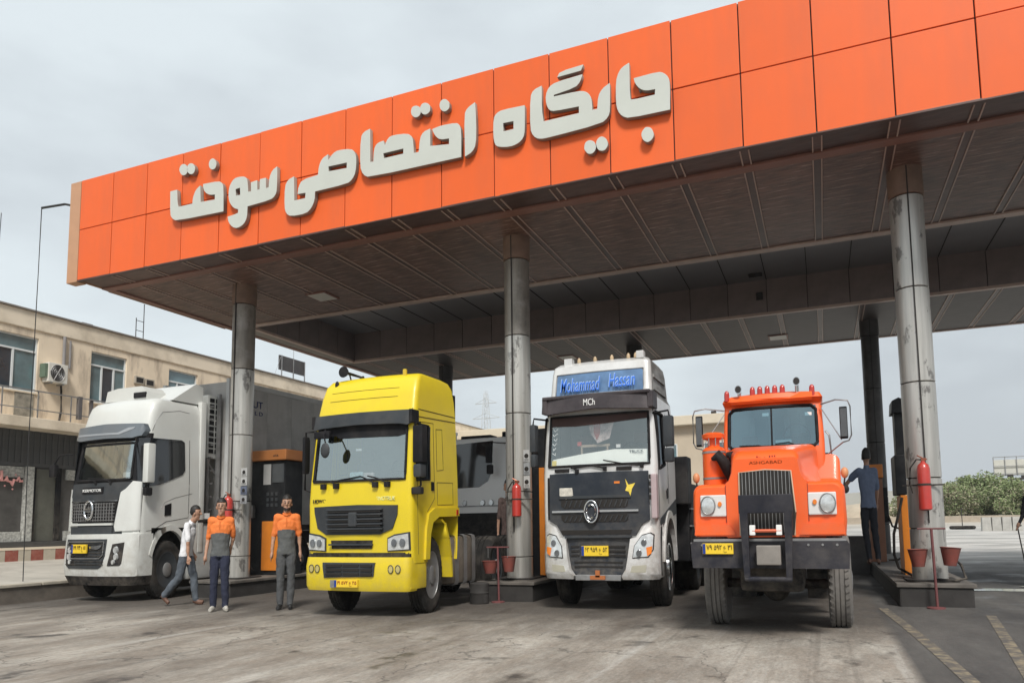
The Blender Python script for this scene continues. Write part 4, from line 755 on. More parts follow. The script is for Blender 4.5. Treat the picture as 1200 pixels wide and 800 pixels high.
for sg in (1, -1):
    cy.sring(yt, 'door_seam', M_ysh, [(0.30, 3.47), (0.27, 1.98), (0.31, 1.1)], sg, 0.006, 0.0, close=False)
    cy.sring(yt, 'door_seam', M_ysh, [(0.30, 3.47), (0.86, 3.50), (0.86, 2.1), (0.60, 1.85)], sg, 0.006, 0.0, close=False)
    cy.sring(yt, 'roof_seam', M_ysh, [(0.25, 3.70), (1.7, 3.72)], sg, 0.009, 0.0, close=False)
    cy.sring(yt, 'roof_seam', M_ysh, [(0.25, 3.56), (1.7, 3.62)], sg, 0.009, 0.0, close=False)
    cy.sring(yt, 'side_recess', M_ysh, [(0.96, 3.4), (1.18, 3.42), (1.2, 2.65), (0.96, 2.62)], sg, 0.006, 0.0)
    cy.sring(yt, 'side_recess', M_ysh, [(0.96, 2.4), (1.55, 2.42), (1.55, 2.0), (0.96, 1.98)], sg, 0.006, 0.0)
    cy.sring(yt, 'window_seal', M_blk, [(0.25, 3.43), (0.69, 3.43), (0.69, 2.44), (0.25, 2.40)], sg, 0.018)
    cy.sp(yt, 'door_handle', M_blk, [(0.74, 2.40), (0.82, 2.40), (0.82, 2.24), (0.74, 2.24)], sg, 0.02)
    # wheel arch flare, bumper side, mudguard
    fl = MB(); A1 = [(0.48, 1.0), (0.52, 1.55), (0.60, 1.82), (0.80, 1.92), (1.72, 1.94), (1.72, 1.78), (0.95, 1.76), (0.74, 1.66), (0.66, 1.45), (0.62, 1.0)]
    fl.prism(A1, 'x', sg * 1.06, sg * 1.165); fl.build('wheel_arch', P_y, yt, smooth=30)
    mg = MB(); pts = [(1.05, 1.70), (1.2, 1.62), (1.33, 1.35), (1.42, 1.0), (1.46, 0.62)]
    for a, b in zip(pts, pts[1:]): mg.prism([a, b, (b[0] + 0.05, b[1]), (a[0] + 0.05, a[1] + 0.03)], 'x', sg * 0.72, sg * 1.14)
    mg.build('mudguard', P_y, yt, smooth=40)
    MB().box(sg * 1.04 - 0.08, sg * 1.04 + 0.072, 0.08, 0.60, 0.50, 0.98, 0.03).build('bumper_side', P_y, yt, smooth=30)
    MB().box(sg * 1.0 - 0.08, sg * 1.0 + 0.09, 0.08, 0.5, 0.98, 1.12).build('step', M_blk, yt)
    cy.sp(yt, 'reflector', M_red, [(1.60, 1.90), (1.66, 1.90), (1.66, 1.80), (1.60, 1.80)], sg, 0.06, 0.06)
cb_ = Cab([(0.47, 1.09, -0.03, 0.3), (0.55, 1.11, -0.06, 0.3), (0.9, 1.115, -0.07, 0.3), (1.06, 1.105, -0.04, 0.3)], rc=0.12, bulge=0.05)
cb_.shell(yt, lin(-1, 1, 9), [0, .5, 1], lambda k, v, z, s_: 'body', {'body': ('bumper', P_y)})
cy.fp(yt, 'bumper_gap', M_blk, [(-1.06, 1.14), (1.06, 1.14), (1.06, 1.04), (-1.06, 1.04)], out=0.0, thick=0.02)
g1 = cy.fp(yt, 'grille', M_gry, [(-1.01, 1.97), (0.0, 1.99), (0.80, 1.97), (0.79, 1.80), (0.70, 1.56), (0.45, 1.46), (-0.72, 1.46), (-0.93, 1.58), (-1.0, 1.85)], out=0.02)
g1.location = (0.06, 0, 0)
for k in range(5):
    z = 1.90 - 0.085 * k
    MB().box(-0.62, 0.50, cy.fy(0, z) - 0.06, cy.fy(0, z) - 0.02, z - 0.042, z - 0.012).build('grille_opening', M_ink, g1)
    MB().box(-0.66, 0.54, cy.fy(0, z) - 0.075, cy.fy(0, z) - 0.02, z - 0.01, z + 0.018, 0.006).build('slat', M_gry, g1)
MB().box(-0.17, 0.01, cy.fy(0, 1.7) - 0.09, cy.fy(0, 1.7) - 0.02, 1.60, 1.86, 0.03).build('emblem', M_gry, g1)
cy.fp(yt, 'air_slot', M_blk, [(-0.54, 1.36), (0.36, 1.36), (0.34, 1.21), (-0.52, 1.21)], out=0.016)
MB().box(-0.56, 0.38, cy.fy(0, 1.28) - 0.05, cy.fy(0, 1.28) - 0.01, 1.27, 1.30, 0.004).build('slot_bar', M_gry, yt)
lgr = cb_.fp(yt, 'lower_grille', M_gry, [(-0.66, 0.97), (0.47, 0.97), (0.44, 0.73), (-0.62, 0.70)], out=0.02)
for k in range(3):
    for q in (-0.56, -0.19, 0.18):
        yy = cb_.fy(0, .85) - 0.03; MB().box(q, q + 0.24 if q > 0 else q + 0.34, yy, yy + 0.03, 0.745 + k * 0.075, 0.79 + k * 0.075).build('grille_opening', M_ink, lgr)
plate(cb_, yt, -0.36, 0.13, 0.54, 0.67, '۱۹ ۵۷۲ ع ۲۵', red=True)
MB().box(-0.46, -0.37, cb_.fy(0, .6) - 0.03, cb_.fy(0, .6), 0.53, 0.66).build('reflector', M_steel, yt)
for sg in (1, -1):
    h = cy.fp(yt, 'headlight', M_gry, [(sg * 0.66, 1.40), (sg * 0.80, 1.46), (sg * 1.08, 1.50), (sg * 1.09, 1.18), (sg * 0.66, 1.16)], out=0.02)
    cy.fp(h, 'lens', M_lens, [(sg * 0.68, 1.38), (sg * 0.80, 1.43), (sg * 1.06, 1.47), (sg * 1.07, 1.20), (sg * 0.68, 1.18)], out=0.032, thick=0.012)
    for x, q in ((0.80, 0.05), (0.96, 0.055)):
        MB().lathe([(cy.fy(x, 1.31) - 0.055, q), (cy.fy(x, 1.31) - 0.03, q)], c=(sg * x, 0, 1.31), axis='y', n=14, k2=1.4).build('lamp', M_lensd, h, smooth=40)
    for x in (0.78, 0.92):
        MB().lathe([(cb_.fy(x, .86) - 0.012, 0.05), (cb_.fy(x, .86) + 0.01, 0.055)], c=(sg * x, 0, 0.86), axis='y', n=16, k2=1.3).build('fog_lamp', mat('yellow_lens', (0.5, 0.42, 0.15), 0.2, coat=0.6), yt, smooth=40)
        MB().tube([(sg * x + 0.05 * cos(a), cb_.fy(x, .86) - 0.014, 0.86 + 0.068 * sin(a)) for a in lin(0, 2 * pi, 16)], 0.007, 6).build('lamp_ring', M_gry, yt)
text_fit('HOWO', yt, M_ink, -0.97, -0.68, 2.04, 2.11, cy.fy(0.8, 2.07) - 0.004, thick=0.006)
text_fit('SINOTRUK', yt, mat('pale_print', (0.72, 0.75, 0.35), 0.5), 0.42, 0.82, 2.06, 2.13, cy.fy(0.6, 2.07) - 0.004, thick=0.004, italic=0.2)
for x in (-0.72, -0.42, 0.42, 0.66):
    MB().box(x - 0.05, x + 0.05, cy.fy(x, 2.34) - 0.07, cy.fy(x, 2.34), 2.29, 2.39, 0.01).build('wiper_base', M_blk, yt)
wiper(yt, cy, [(-0.42, 2.36), (-0.6, 2.44), (-1.0, 2.46)]); wiper(yt, cy, [(0.42, 2.36), (0.1, 2.50), (-0.40, 2.44)]); wiper(yt, cy, [(0.66, 2.36), (0.4, 2.47), (0.25, 2.50)])
for z in (3.95, 4.12):
    cy.fring(yt, 'roof_crease', M_ysh, [(-0.80, z), (0.70, z + 0.0), (0.70, z + .001), (-0.80, z + .001)], 0.005, 0.0)
MB().box(-0.98, 0.98, 0.3, 0.7, 2.05, 2.38, 0.04).build('dashboard', M_int, yt)
MB().box(-0.98, 0.98, 1.5, 1.55, 2.0, 3.6).build('rear_wall', M_int, yt)
seats(yt, 2.0, 1.05); steering(yt, 0.5, 0.7, 2.62)
MB().box(-0.30, -0.02, 0.22, 0.27, 2.47, 2.60, 0.02).build('windscreen_sticker', mat('blue_white_sticker', (0.45, 0.65, 0.75), 0.5, var=0.4, scale=14), yt)
MB().box(0.0, 0.22, 0.22, 0.27, 2.47, 2.58, 0.02).build('windscreen_sticker', mat('pinkish_sticker', (0.6, 0.5, 0.5), 0.5, var=0.3, scale=14), yt)
MB().box(-0.12, 0.0, 0.16, 0.17, 2.98, 3.02).build('tax_disc', M_white, yt)
fm = MB().ball((-0.52, -0.20, 2.98), 0.10, 0.04, 0.14).build('front_mirror', M_gry, yt, smooth=60)
MB().tube([(-0.52, -0.18, 3.08), (-0.62, -0.12, 3.26), (-0.72, 0.05, 3.40)], 0.014, 6).box(-0.90, -0.55, -0.06, 0.02, 3.22, 3.36, 0.03).build('mirror_arm', M_blk, fm, smooth=50)
mm = mirror(yt, None, M_blk, 1.26, 0.12, 2.70, 3.36, 0.10, 0.09, [(1.1, 0.2, 3.4), (1.26, 0.12, 3.42), (1.28, 0.12, 2.3), (1.12, 0.2, 2.25)])
MB().box(1.17, 1.34, 0.02, 0.22, 2.44, 2.68, 0.05).build('wide_mirror', M_gry, mm, smooth=40)
MB().box(1.1, 1.3, 0.08, 0.2, 2.15, 2.28, 0.03).build('mirror_foot', M_blk, mm, smooth=40)
mm = mirror(yt, None, M_blk, -1.22, 0.12, 2.6, 3.30, 0.035, 0.07, [(-1.1, 0.2, 3.4), (-1.22, 0.12, 3.38), (-1.23, 0.12, 2.3), (-1.12, 0.2, 2.25)])
# roof horn and marker lamps
MB().lathe([(0.42, 0.11), (0.46, 0.09), (0.55, 0.03), (1.0, 0.022), (1.03, 0.04)], c=(-0.62, 0, 4.55), axis='y', n=16).tube([(-0.62, 0.6, 4.55), (-0.62, 0.7, 4.35)], 0.015, 6).tube([(-0.62, 0.8, 4.55), (-0.4, 0.9, 4.45), (-0.3, 1.0, 4.42)], 0.02, 6).build('roof_horn', M_blk, yt, smooth=50)
MB().ball((-0.76, 0.42, 4.30), 0.04, 0.04, 0.08).build('marker_lamp', M_blk, yt, smooth=50)
MB().box(0.66, 0.73, 0.48, 0.54, 4.33, 4.50, 0.02).build('marker_lamp', mat('yellow_marker', (0.6, 0.42, 0.03), 0.4), yt)
for sg in (1, -1): wheel(yt, sg * 1.05, 0.90, 0.32, 0.40, 0.70, sg, rimm=M_steel)
axle(yt, 0.87, 0.68, 0.95); rails(yt, 0.42, 0.1, 5.4, 0.8, 0.26)
MB().box(-0.7, 0.7, 0.3, 1.6, 0.6, 1.8).build('engine', M_blk, yt)
for yy in (3.6, 4.7):
    for sg in (1, -1): wheel(yt, sg * 1.08, yy, 0.55, 0.45, 0.68, sg)
    axle(yt, yy, 0.68, 0.9)
tk = MB().box(0.62, 1.06, 1.6, 2.6, 0.45, 1.4, 0.12).build('fuel_tank', mat('dull_tank', (0.2, 0.17, 0.14), 0.5, metal=0.3, var=0.3), yt, smooth=40)
for q in (1.75, 2.1, 2.45): MB().box(0.60, 1.08, q, q + 0.05, 0.43, 1.42, 0.1).build('tank_strap', M_steel, tk, smooth=40)
MB().box(-1.0, 1.0, 1.80, 1.88, 1.9, 4.2, 0.02).build('rear_deflector', M_blk, yt)
MB().box(-0.5, 0.5, 3.6, 4.7, 1.08, 1.30, 0.05).build('fifth_wheel', M_blk, yt)
# ================================================================== GREY / SILVER TRUCK
P_s = mat('silver_truck_paint', (0.66, 0.66, 0.65), 0.34, metal=0.1, var=0.05, scale=1, coat=0.4, dirt=(0.25, 0.23, 0.2), dfac=0.4, dscale=1.1)
P_s2 = mat('silver_dirty_side', (0.30, 0.30, 0.29), 0.5, metal=0.2, var=0.12, scale=2, stretch=(1, 1, 3), dirt=(0.10, 0.09, 0.08), dfac=0.8, dscale=1.5, dstretch=(1, 1, 3), dpos=(0.42, 0.62))
P_b = mat('slate_panel_paint', (0.024, 0.030, 0.040), 0.5, var=0.08, spec=0.2, dirt=(0.10, 0.1, 0.1), dfac=0.4, dscale=1.5)
st = thing('grey_truck', 'grey and silver truck cab with blue lettered roof panel and round chrome badge', 'truck', (-3.78, 12.1, gz(-3.8)))
cs = Cab([(0.95, 1.08, 0.04, 1.66), (1.3, 1.08, 0.02, 1.68), (1.6, 1.08, 0.01, 1.69), (1.9, 1.08, 0.0, 1.70), (2.44, 1.08, 0.01, 1.70), (2.58, 1.08, 0.02, 1.70), (3.52, 1.05, 0.12, 1.68), (3.84, 1.03, 0.15, 1.66), (3.94, 0.98, 0.17, 1.64), (4.38, 0.96, 0.24, 1.56), (4.52, 0.94, 0.28, 1.5), (4.60, 0.88, 0.40, 1.42), (4.63, 0.76, 0.60, 1.25)], rc=0.09, bulge=0.06)
def rs_(k, v, z, sg):
    if k == 'f' and 2.58 < z < 3.52 and abs(v) < 0.95: return 'glass'
    if k == 's' and 2.58 < z < 3.52 and 0.03 < v < 0.36: return 'side'
    if k == 's' and z > 3.84: return 'roofside'
    if k == 's' and z < 1.6 and .18 < v < .84: return None
    return 'body'
cs.shell(st, [-1, -.95, -.7, -.35, 0, .35, .7, .95, 1], [0, .03, .18, .36, .6, .84, 1], rs_, {'glass': ('windshield', G_wss), 'side': ('side_window', G_side), 'body': ('cab_body', P_s), 'roofside': ('roof_side', P_s2)})
cs.fring(st, 'windshield_seal', M_blk, [(-0.955, 2.60), (0.955, 2.60), (0.93, 3.53), (-0.93, 3.53)], 0.024)
sc_ = cs.fp(st, 'roof_screen', mat('blue_screen', (0.10, 0.19, 0.34), 0.25, var=0.3, scale=2.5, coat=0.6), [(0, 4.36), (0.80, 4.36), (0.84, 4.30), (0.84, 3.94), (0, 3.94)], out=0.014, sym=True)
cs.fring(sc_, 'screen_edge', M_steel, [(-0.85, 3.94), (0.85, 3.94), (0.84, 4.36), (-0.84, 4.36)], 0.012, 0.016)
M_bl = mat('blue_letters', (0.05, 0.19, 0.75), 0.4, var=0.1)
M_bl2 = mat('pale_blue_letters', (0.45, 0.62, 0.9), 0.4, var=0.1)
for dx, dz, mt_, yo in ((0.0, 0.0, M_bl, 0.0), (-0.008, 0.012, M_bl2, 0.004)):
    text_fit('Mohammad', sc_, mt_, -0.72 + dx, 0.06 + dx, 3.99 + dz, 4.24 + dz, cs.fy(0, 4.1) - 0.075 + yo, thick=0.002, italic=0.25)
    text_fit('Hassan', sc_, mt_, 0.22 + dx, 0.72 + dx, 4.02 + dz, 4.27 + dz, cs.fy(0, 4.1) - 0.075 + yo, thick=0.002, italic=0.25)
M_vis = mat('brownish_visor', (0.045, 0.038, 0.042), 0.5, spec=0.3, var=0.15, dirt=(0.14, 0.12, 0.12), dscale=2)
cs.fp(st, 'sun_visor', M_vis, [(0, 3.90), (0.98, 3.90), (1.06, 3.84), (1.07, 3.60), (0.98, 3.56), (0, 3.62)], out=0.24, thick=0.06, sym=True)
MB().box(-1.02, 1.02, -0.08, 0.2, 3.84, 3.90, 0.02).build('visor_top', M_vis, st)
for sg in (1, -1): MB().box(sg * 1.0 - 0.03, sg * 1.0 + 0.07, -0.06, 0.32, 3.58, 3.88, 0.02).build('visor_end', M_vis, st)
text_fit('MCh', st, M_white, -0.20, 0.02, 3.68, 3.80, cs.fy(0, 3.72) - 0.246)
cs.fp(st, 'shade_band', mat('dark_maroon', (0.05, 0.025, 0.022), 0.7), [(-0.92, 3.52), (0.92, 3.52), (0.92, 3.42), (0.1, 3.36), (-0.4, 3.34), (-0.92, 3.36)], out=0.012, thick=0.01)
fpn = cs.fp(st, 'front_panel', P_b, [(0, 2.47), (0.93, 2.46), (0.94, 1.60), (0.80, 1.52), (0.68, 1.32), (0, 1.32)], out=0.03, sym=True)
for z0, z1 in ((1.82, 1.99), (1.57, 1.71)):
    cs.fp(fpn, 'grille_opening', M_ink, [(-0.70, z1), (0.56, z1), (0.56, z0 + 0.03), (0.5, z0), (-0.64, z0), (-0.70, z0 + 0.05)], out=0.036, thick=0.01)
mm = MB()
for z0, z1 in ((1.82, 1.99), (1.57, 1.71)):
    for k in range(13):
        x = -0.64 + k * 0.095; yy = cs.fy(x, z0) - 0.05; mm.prism([(x, z0 + 0.02), (x + 0.02, z0 + 0.02), (x + 0.075, z1 - 0.02), (x + 0.055, z1 - 0.02)], 'y', yy, yy + 0.02)
mm.build('grille_mesh', M_gry, fpn)['kind'] = 'stuff'
cs.fp(st, 'chrome_bar', M_chr, [(-0.88, 1.785), (0.75, 1.785), (0.75, 1.75), (-0.88, 1.75)], out=0.06, thick=0.03)
cs.fp(st, 'panel_lip', M_gry, [(-0.7, 2.05), (0.58, 2.05), (0.62, 2.0), (-0.74, 2.0)], out=0.055, thick=0.03)
cs.fp(st, 'lower_slot', M_ink, [(-0.72, 1.43), (0.62, 1.43), (0.60, 1.35), (-0.70, 1.35)], out=0.036, thick=0.01)
bx, bz, by = -0.10, 1.76, cs.fy(0, 1.76) - 0.09
bo = MB().tube([(bx + 0.125 * cos(a), by, bz + 0.195 * sin(a)) for a in lin(0, 2 * pi, 36)], 0.017, 8).build('badge', M_chr, st, smooth=60)
MB().lathe([(by, 0.11), (by + 0.05, 0.12)], c=(bx, 0, bz), axis='y', n=28, k2=1.6).build('badge_disc', P_b, bo)
for q in (0, pi):
    MB().tube([(bx + 0.07 * cos(a + q) + 0.012 * cos(q), by - 0.012, bz + 0.125 * sin(a + q)) for a in lin(-0.6, 2.3, 14)], lin(0.008, 0.026, 14), 6).build('swirl', M_chr, bo, smooth=60)
# stickers
cs.fp(st, 'white_sticker', mat('cream_sticker', (0.6, 0.57, 0.5), 0.6, var=0.3, scale=12), [(-0.73, 2.20), (-0.48, 2.20), (-0.46, 2.06), (-0.56, 2.03), (-0.60, 1.98), (-0.64, 2.03), (-0.73, 2.06)], out=0.035, thick=0.006)
cs.fp(st, 'yellow_sticker', mat('yellow_sticker', (0.8, 0.62, 0.08), 0.6, var=0.2, scale=14), [(0.52, 2.33), (0.58, 2.22), (0.70, 2.25), (0.64, 2.15), (0.61, 2.02), (0.58, 2.10), (0.52, 2.12), (0.55, 2.2)], out=0.035, thick=0.006)
cs.fp(st, 'small_sticker', M_amb, [(0.32, 2.29), (0.42, 2.29), (0.42, 2.25), (0.32, 2.25)], out=0.035, thick=0.006)
cbs = Cab([(0.55, 1.06, -0.08, 0.42), (0.66, 1.08, -0.13, 0.45), (1.0, 1.09, -0.13, 0.45), (1.3, 1.085, -0.08, 0.45), (1.5, 1.08, -0.02, 0.45)], rc=0.22, bulge=0.10)
for sg in (1, -1):
    cbs.fp(st, 'bumper_corner', P_s, [(sg * a, b) for a, b in ((0.60, 1.27), (0.72, 1.30), (0.84, 1.50), (1.0, 1.53), (1.085, 1.50), (1.085, 0.62), (1.05, 0.56), (0.46, 0.56), (0.44, 0.62), (0.52, 0.74), (0.56, 0.95))], out=0.03, thick=0.12)
    MB().box(sg * 1.03 - 0.05, sg * 1.03 + 0.055, 0.15, 0.46, 0.58, 1.5, 0.03).build('bumper_side', P_s, st, smooth=30)
    hp = [(sg * a, b) for a, b in ((0.64, 0.93), (0.67, 1.15), (0.80, 1.34), (0.95, 1.38), (1.01, 1.34), (1.0, 1.08), (0.92, 0.95))]
    h = cbs.fp(st, 'headlight', M_blk, hp, out=0.036)
    cbs.fp(h, 'lens', M_lens, [(p[0] + (sg * 0.83 - p[0]) * 0.08, p[1] + (1.14 - p[1]) * 0.08) for p in hp], out=0.05, thick=0.014)
    cbs.fp(h, 'indicator', M_amb, [(sg * a, b) for a, b in ((0.88, 1.12), (0.98, 1.14), (0.97, 1.02), (0.90, 0.97))], out=0.056, thick=0.008)
    for x, z in ((0.76, 1.02), (0.84, 1.2)): MB().lathe([(cbs.fy(x, z) - 0.075, 0.045), (cbs.fy(x, z) - 0.04, 0.05)], c=(sg * x, 0, z), axis='y', n=14, k2=1.3).build('lamp', M_lensd, h, smooth=40)
    fg = [(sg * a, b) for a, b in ((0.60, 0.69), (0.63, 0.80), (0.88, 0.82), (0.86, 0.69))]
    cbs.fp(st, 'fog_lamp', mat('fog_lens', (0.42, 0.40, 0.32), 0.3, var=0.1, coat=0.5), fg, out=0.036)
cs.fp(st, 'intake_bar', M_blk, [(sg_ * 0.0, 0) for sg_ in ()] or [(-0.98, 2.40), (-0.945, 2.40), (-0.945, 1.62), (-0.98, 1.62)], out=0.02)
lp = cs.fp(st, 'lower_panel', P_b, [(0, 1.31), (0.60, 1.31), (0.58, 0.95), (0.54, 0.66), (0, 0.60)], out=0.05, sym=True)
for z in (0.78, 0.86, 0.98, 1.06, 1.14):
    for a, b in ((-0.52, -0.36), (0.2, 0.5)) if z > 0.9 else ((-0.46, 0.44),):
        yy = cs.fy(a, z) - 0.066; MB().box(a, b, yy, yy + 0.02, z - 0.018, z + 0.012).build('slot', M_ink, lp)
MB().box(-0.62, 0.62, cs.fy(0, 1.3) - 0.09, cs.fy(0, 1.3) - 0.02, 1.285, 1.32, 0.01).build('step_edge', M_gry, st)
MB().box(-0.42, 0.42, -0.09, 0.1, 0.54, 0.64, 0.01).build('tow_beam', M_steel, st)
MB().box(-0.14, 0.14, -0.11, -0.08, 0.56, 0.63).box(-0.04, 0.04, -0.11, -0.08, 0.6, 0.72).build('tow_hook', mat('rust_orange', (0.4, 0.13, 0.04), 0.8), st)
plate(cs, st, -0.31, 0.19, 0.97, 1.15, '۶۲ ۹۵۹ ع ۵۲', y=cs.fy(0, 1.05) - 0.04)
for sg in (1, -1):
    cs.sring(st, 'window_seal', M_blk, [(0.22, 3.53), (0.70, 3.53), (0.70, 2.60), (0.22, 2.50)], sg, 0.03)
    cs.sring(st, 'door_seam', M_blk, [(0.20, 3.58), (0.18, 1.6), (0.4, 1.3)], sg, 0.007, 0.0, close=False)
    cs.sring(st, 'door_seam', M_blk, [(1.0, 3.58), (1.0, 1.9)], sg, 0.007, 0.0, close=False)
    cs.sp(st, 'door_handle', M_blk, [(0.80, 2.12), (0.9, 2.18), (0.9, 2.0), (0.82, 1.98)], sg, 0.016)
    cs.sp(st, 'side_blank', M_gry, [(0.25, 1.62), (1.66, 2.0), (1.66, 1.72), (0.25, 1.5)], sg, 0.012)
    a_ = MB(); po = [(0.95 + 0.58 * cos(t), 0.75 + 1.02 * sin(t)) for t in lin(0.1, pi - 0.1, 16)]; pi2 = [(0.95 + 0.50 * cos(t), 0.73 + 0.90 * sin(t)) for t in lin(0.1, pi - 0.1, 16)]
    for i in range(15): a_.prism([po[i], po[i + 1], pi2[i + 1], pi2[i]], 'x', sg * 0.98, sg * 1.12)
    a_.build('wheel_arch', P_s, st, smooth=40)
    cs.sp(st, 'roof_rib', P_s2, [(0.4, 4.02), (1.45, 4.02), (1.45, 3.97), (0.4, 3.97)], sg, 0.03); cs.sp(st, 'roof_rib', P_s2, [(0.45, 4.27), (1.42, 4.27), (1.42, 4.21), (0.45, 4.21)], sg, 0.03)
MB().box(0.98, 1.085, -0.02, 0.14, 1.62, 2.4, 0.02).build('wind_deflector', mat('pinkish_silver', (0.45, 0.36, 0.37), 0.4, var=0.1), st)
for k in range(4): MB().box(0.955, 0.985, -0.035, 0.0, 1.95 + k * 0.12, 2.03 + k * 0.12).build('slot', M_ink, st)
wiper(st, cs, [(0.82, 2.56), (0.5, 2.60), (0.12, 2.68)]); wiper(st, cs, [(0.15, 2.53), (-0.1, 2.60), (-0.5, 2.56)], 0.016); wiper(st, cs, [(-0.38, 2.50), (-0.5, 2.60), (-0.9, 2.60)], 0.016)
for x in (-0.68, 0.5): MB().box(x - 0.14, x + 0.14, cs.fy(x, 2.52) - 0.05, cs.fy(x, 2.52), 2.49, 2.55, 0.01).build('wiper_base', M_blk, st)
cs.fp(st, 'pale_sheet', mat('pale_sheet_surface', (0.88, 0.9, 0.84), 0.6, var=0.05, scale=3), [(-0.90, 2.60), (0.90, 2.60), (0.90, 2.86), (0.3, 2.88), (-0.3, 2.82), (-0.90, 2.74)], out=-0.05, thick=0.01)  # pale sheet just inside the lower windshield
MB().box(-1.0, 1.0, 0.3, 0.7, 2.3, 2.6, 0.04).build('dashboard', M_int, st)
MB().box(-1.0, 1.0, 1.48, 1.52, 2.2, 3.9).build('rear_wall', M_int, st)
seats(st, 2.2, 1.05); steering(st, 0.48, 0.7, 2.85)
MB().prism([(-0.25, 3.50), (0.30, 3.50), (0.18, 3.10), (-0.05, 3.02), (-0.18, 3.2)], 'y', 0.24, 0.245).build('lace_pennant', mat('lace', (0.5, 0.42, 0.4), 0.8, var=0.5, scale=14), st)
MB().prism([(-0.12, 3.52), (0.02, 3.52), (0.0, 3.2), (-0.06, 3.08), (-0.12, 3.2)], 'y', 0.232, 0.238).build('red_flag', mat('red_cloth', (0.4, 0.1, 0.08), 0.8, var=0.4, scale=12), st)
for sg, y in ((1, 0.12), (-1, 0.0)):
    x = sg * (1.30 if sg > 0 else 1.22)
    m_ = mirror(st, None, M_gry, x, y, 2.88, 3.42 if sg > 0 else 3.40, 0.085 if sg > 0 else 0.06, 0.09, [(sg * 1.0, 0.2, 3.50), (x, y, 3.52), (x + sg * 0.02, y, 3.4)])
    MB().box(x - 0.08 * (1 if sg > 0 else .7), x + 0.08 * (1 if sg > 0 else .7), y - 0.08, y + 0.08, 2.60, 2.85, 0.04).build('wide_mirror', M_gry, m_, smooth=40)
for x in (-0.45, -0.13, 0.2, 0.52, 0.66): MB().lathe([(4.6, 0.035), (4.66, 0.035), (4.70, 0.015)], c=(x, 0.45, 0), n=10).build('marker_lamp', mat('amber_dim', (0.45, 0.33, 0.2), 0.4), st, smooth=40)
MB().box(-0.74, -0.58, 0.4, 0.55, 4.56, 4.70, 0.01).build('roof_box', P_s, st); MB().box(0.68, 0.82, 0.4, 0.55, 4.58, 4.72, 0.01).build('roof_box', P_s, st)
for sg in (1, -1): wheel(st, sg * 1.07, 1.0, 0.32, 0.45, 0.72, sg, rimm=M_chr if sg > 0 else M_gry)
axle(st, 1.0, 0.7, 0.95); rails(st, 0.42, 0.1, 6.5, 0.8, 0.26); MB().box(-0.7, 0.7, 0.3, 1.5, 0.6, 1.7).build('engine', M_blk, st)
for yy in (4.2, 5.3):
    for sg in (1, -1): wheel(st, sg * 1.07, yy, 0.55, 0.45, 0.68, sg)
    axle(st, yy, 0.68, 0.9)
M_body = mat('black_truck_body', (0.013, 0.013, 0.015), 0.6, spec=0.15, var=0.3, dirt=(0.08, 0.075, 0.07), dfac=0.5, dscale=1.5)
MB().box(0.72, 1.30, 1.85, 2.3, 1.9, 2.85, 0.03).build('air_filter', M_body, st)
bb = MB().box(-1.15, 1.22, 2.3, 6.8, 0.75, 2.35, 0.03).build('low_body', M_body, st)
for k in range(4): MB().box(1.21, 1.25, 2.4 + k * 1.1, 3.4 + k * 1.1, 0.9 + 0.0 * k, 2.2, 0.02).build('side_board', M_body, bb)
for z in (1.1, 1.45, 1.8): MB().box(1.22, 1.27, 2.35, 6.75, z, z + 0.03).build('rub_rail', M_steel, bb)
MB().box(-0.42, 0.16, 0.30, 0.34, 2.96, 3.01, 0.01).box(-0.40, -0.37, 0.30, 0.34, 2.7, 2.97).box(0.1, 0.13, 0.30, 0.34, 2.7, 2.97).build('dash_rail', mat('tan_rail', (0.42, 0.33, 0.24), 0.6), st)
MB().box(-0.46, -0.38, 0.27, 0.30, 2.99, 3.07, 0.01).build('dash_lamp', M_red, st)
MB().box(0.30, 0.38, 0.24, 0.26, 2.92, 2.98).build('dash_card', M_white, st)
for k in range(7):
    zz = 3.40 - 0.09 * k; MB().tube([(-0.90 + 0.02 * (k % 2), cs.fy(-0.9, zz) + 0.02, zz), (-0.84 - 0.02 * (k % 3), cs.fy(-0.85, zz) + 0.02, zz - 0.04), (-0.78 - 0.01 * k, cs.fy(-0.8, zz) + 0.02, zz + 0.01)], 0.009, 5).build('glass_sticker', M_white, st)
cs.fp(st, 'yellow_note', mat('yellow_sticker', (0.8, 0.62, 0.08), 0.6), [(-0.91, 2.60), (-0.82, 2.60), (-0.82, 2.72), (-0.91, 2.72)], out=-0.03, thick=0.005)
text_fit('TRUCK', st, M_gry, 0.58, 0.84, 2.80, 2.85, cs.fy(0.7, 2.82) + 0.03)
# ================================================================== ORANGE BONNETED TRUCK
P_o = mat('orange_truck_paint', (0.86, 0.115, 0.012), 0.45, var=0.03, scale=1, coat=0.2, dirt=(0.6, 0.09, 0.02), dfac=0.3, dscale=0.9)
ot = thing('orange_truck', 'old orange bonneted truck with black bumper and tall louvred grille at the right', 'truck', (-0.70, 9.7, gz(-0.7)))
co = Cab([(2.0, 0.76, 1.66, 2.9), (2.55, 0.77, 1.70, 2.92), (2.66, 0.77, 1.73, 2.92), (2.76, 0.77, 1.75, 2.92), (3.32, 0.75, 1.88, 2.92), (3.37, 0.75, 1.90, 2.92), (3.44, 0.77, 1.80, 2.92), (3.52, 0.73, 1.84, 2.88), (3.56, 0.62, 1.98, 2.8)], rc=0.06, bulge=0.14)
co.two = True
def ro_(k, v, z, sg):
    if k == 'f' and 2.66 < z < 3.32 and 0.02 < abs(v) < 0.965: return 'glass'
    if k == 's' and 2.66 < z < 3.32 and 0.1 < v < 0.8: return 'side'
    if k == 'f' and 2.66 < z < 3.32 and abs(v) < 0.02: return 'bar'
    return 'body'
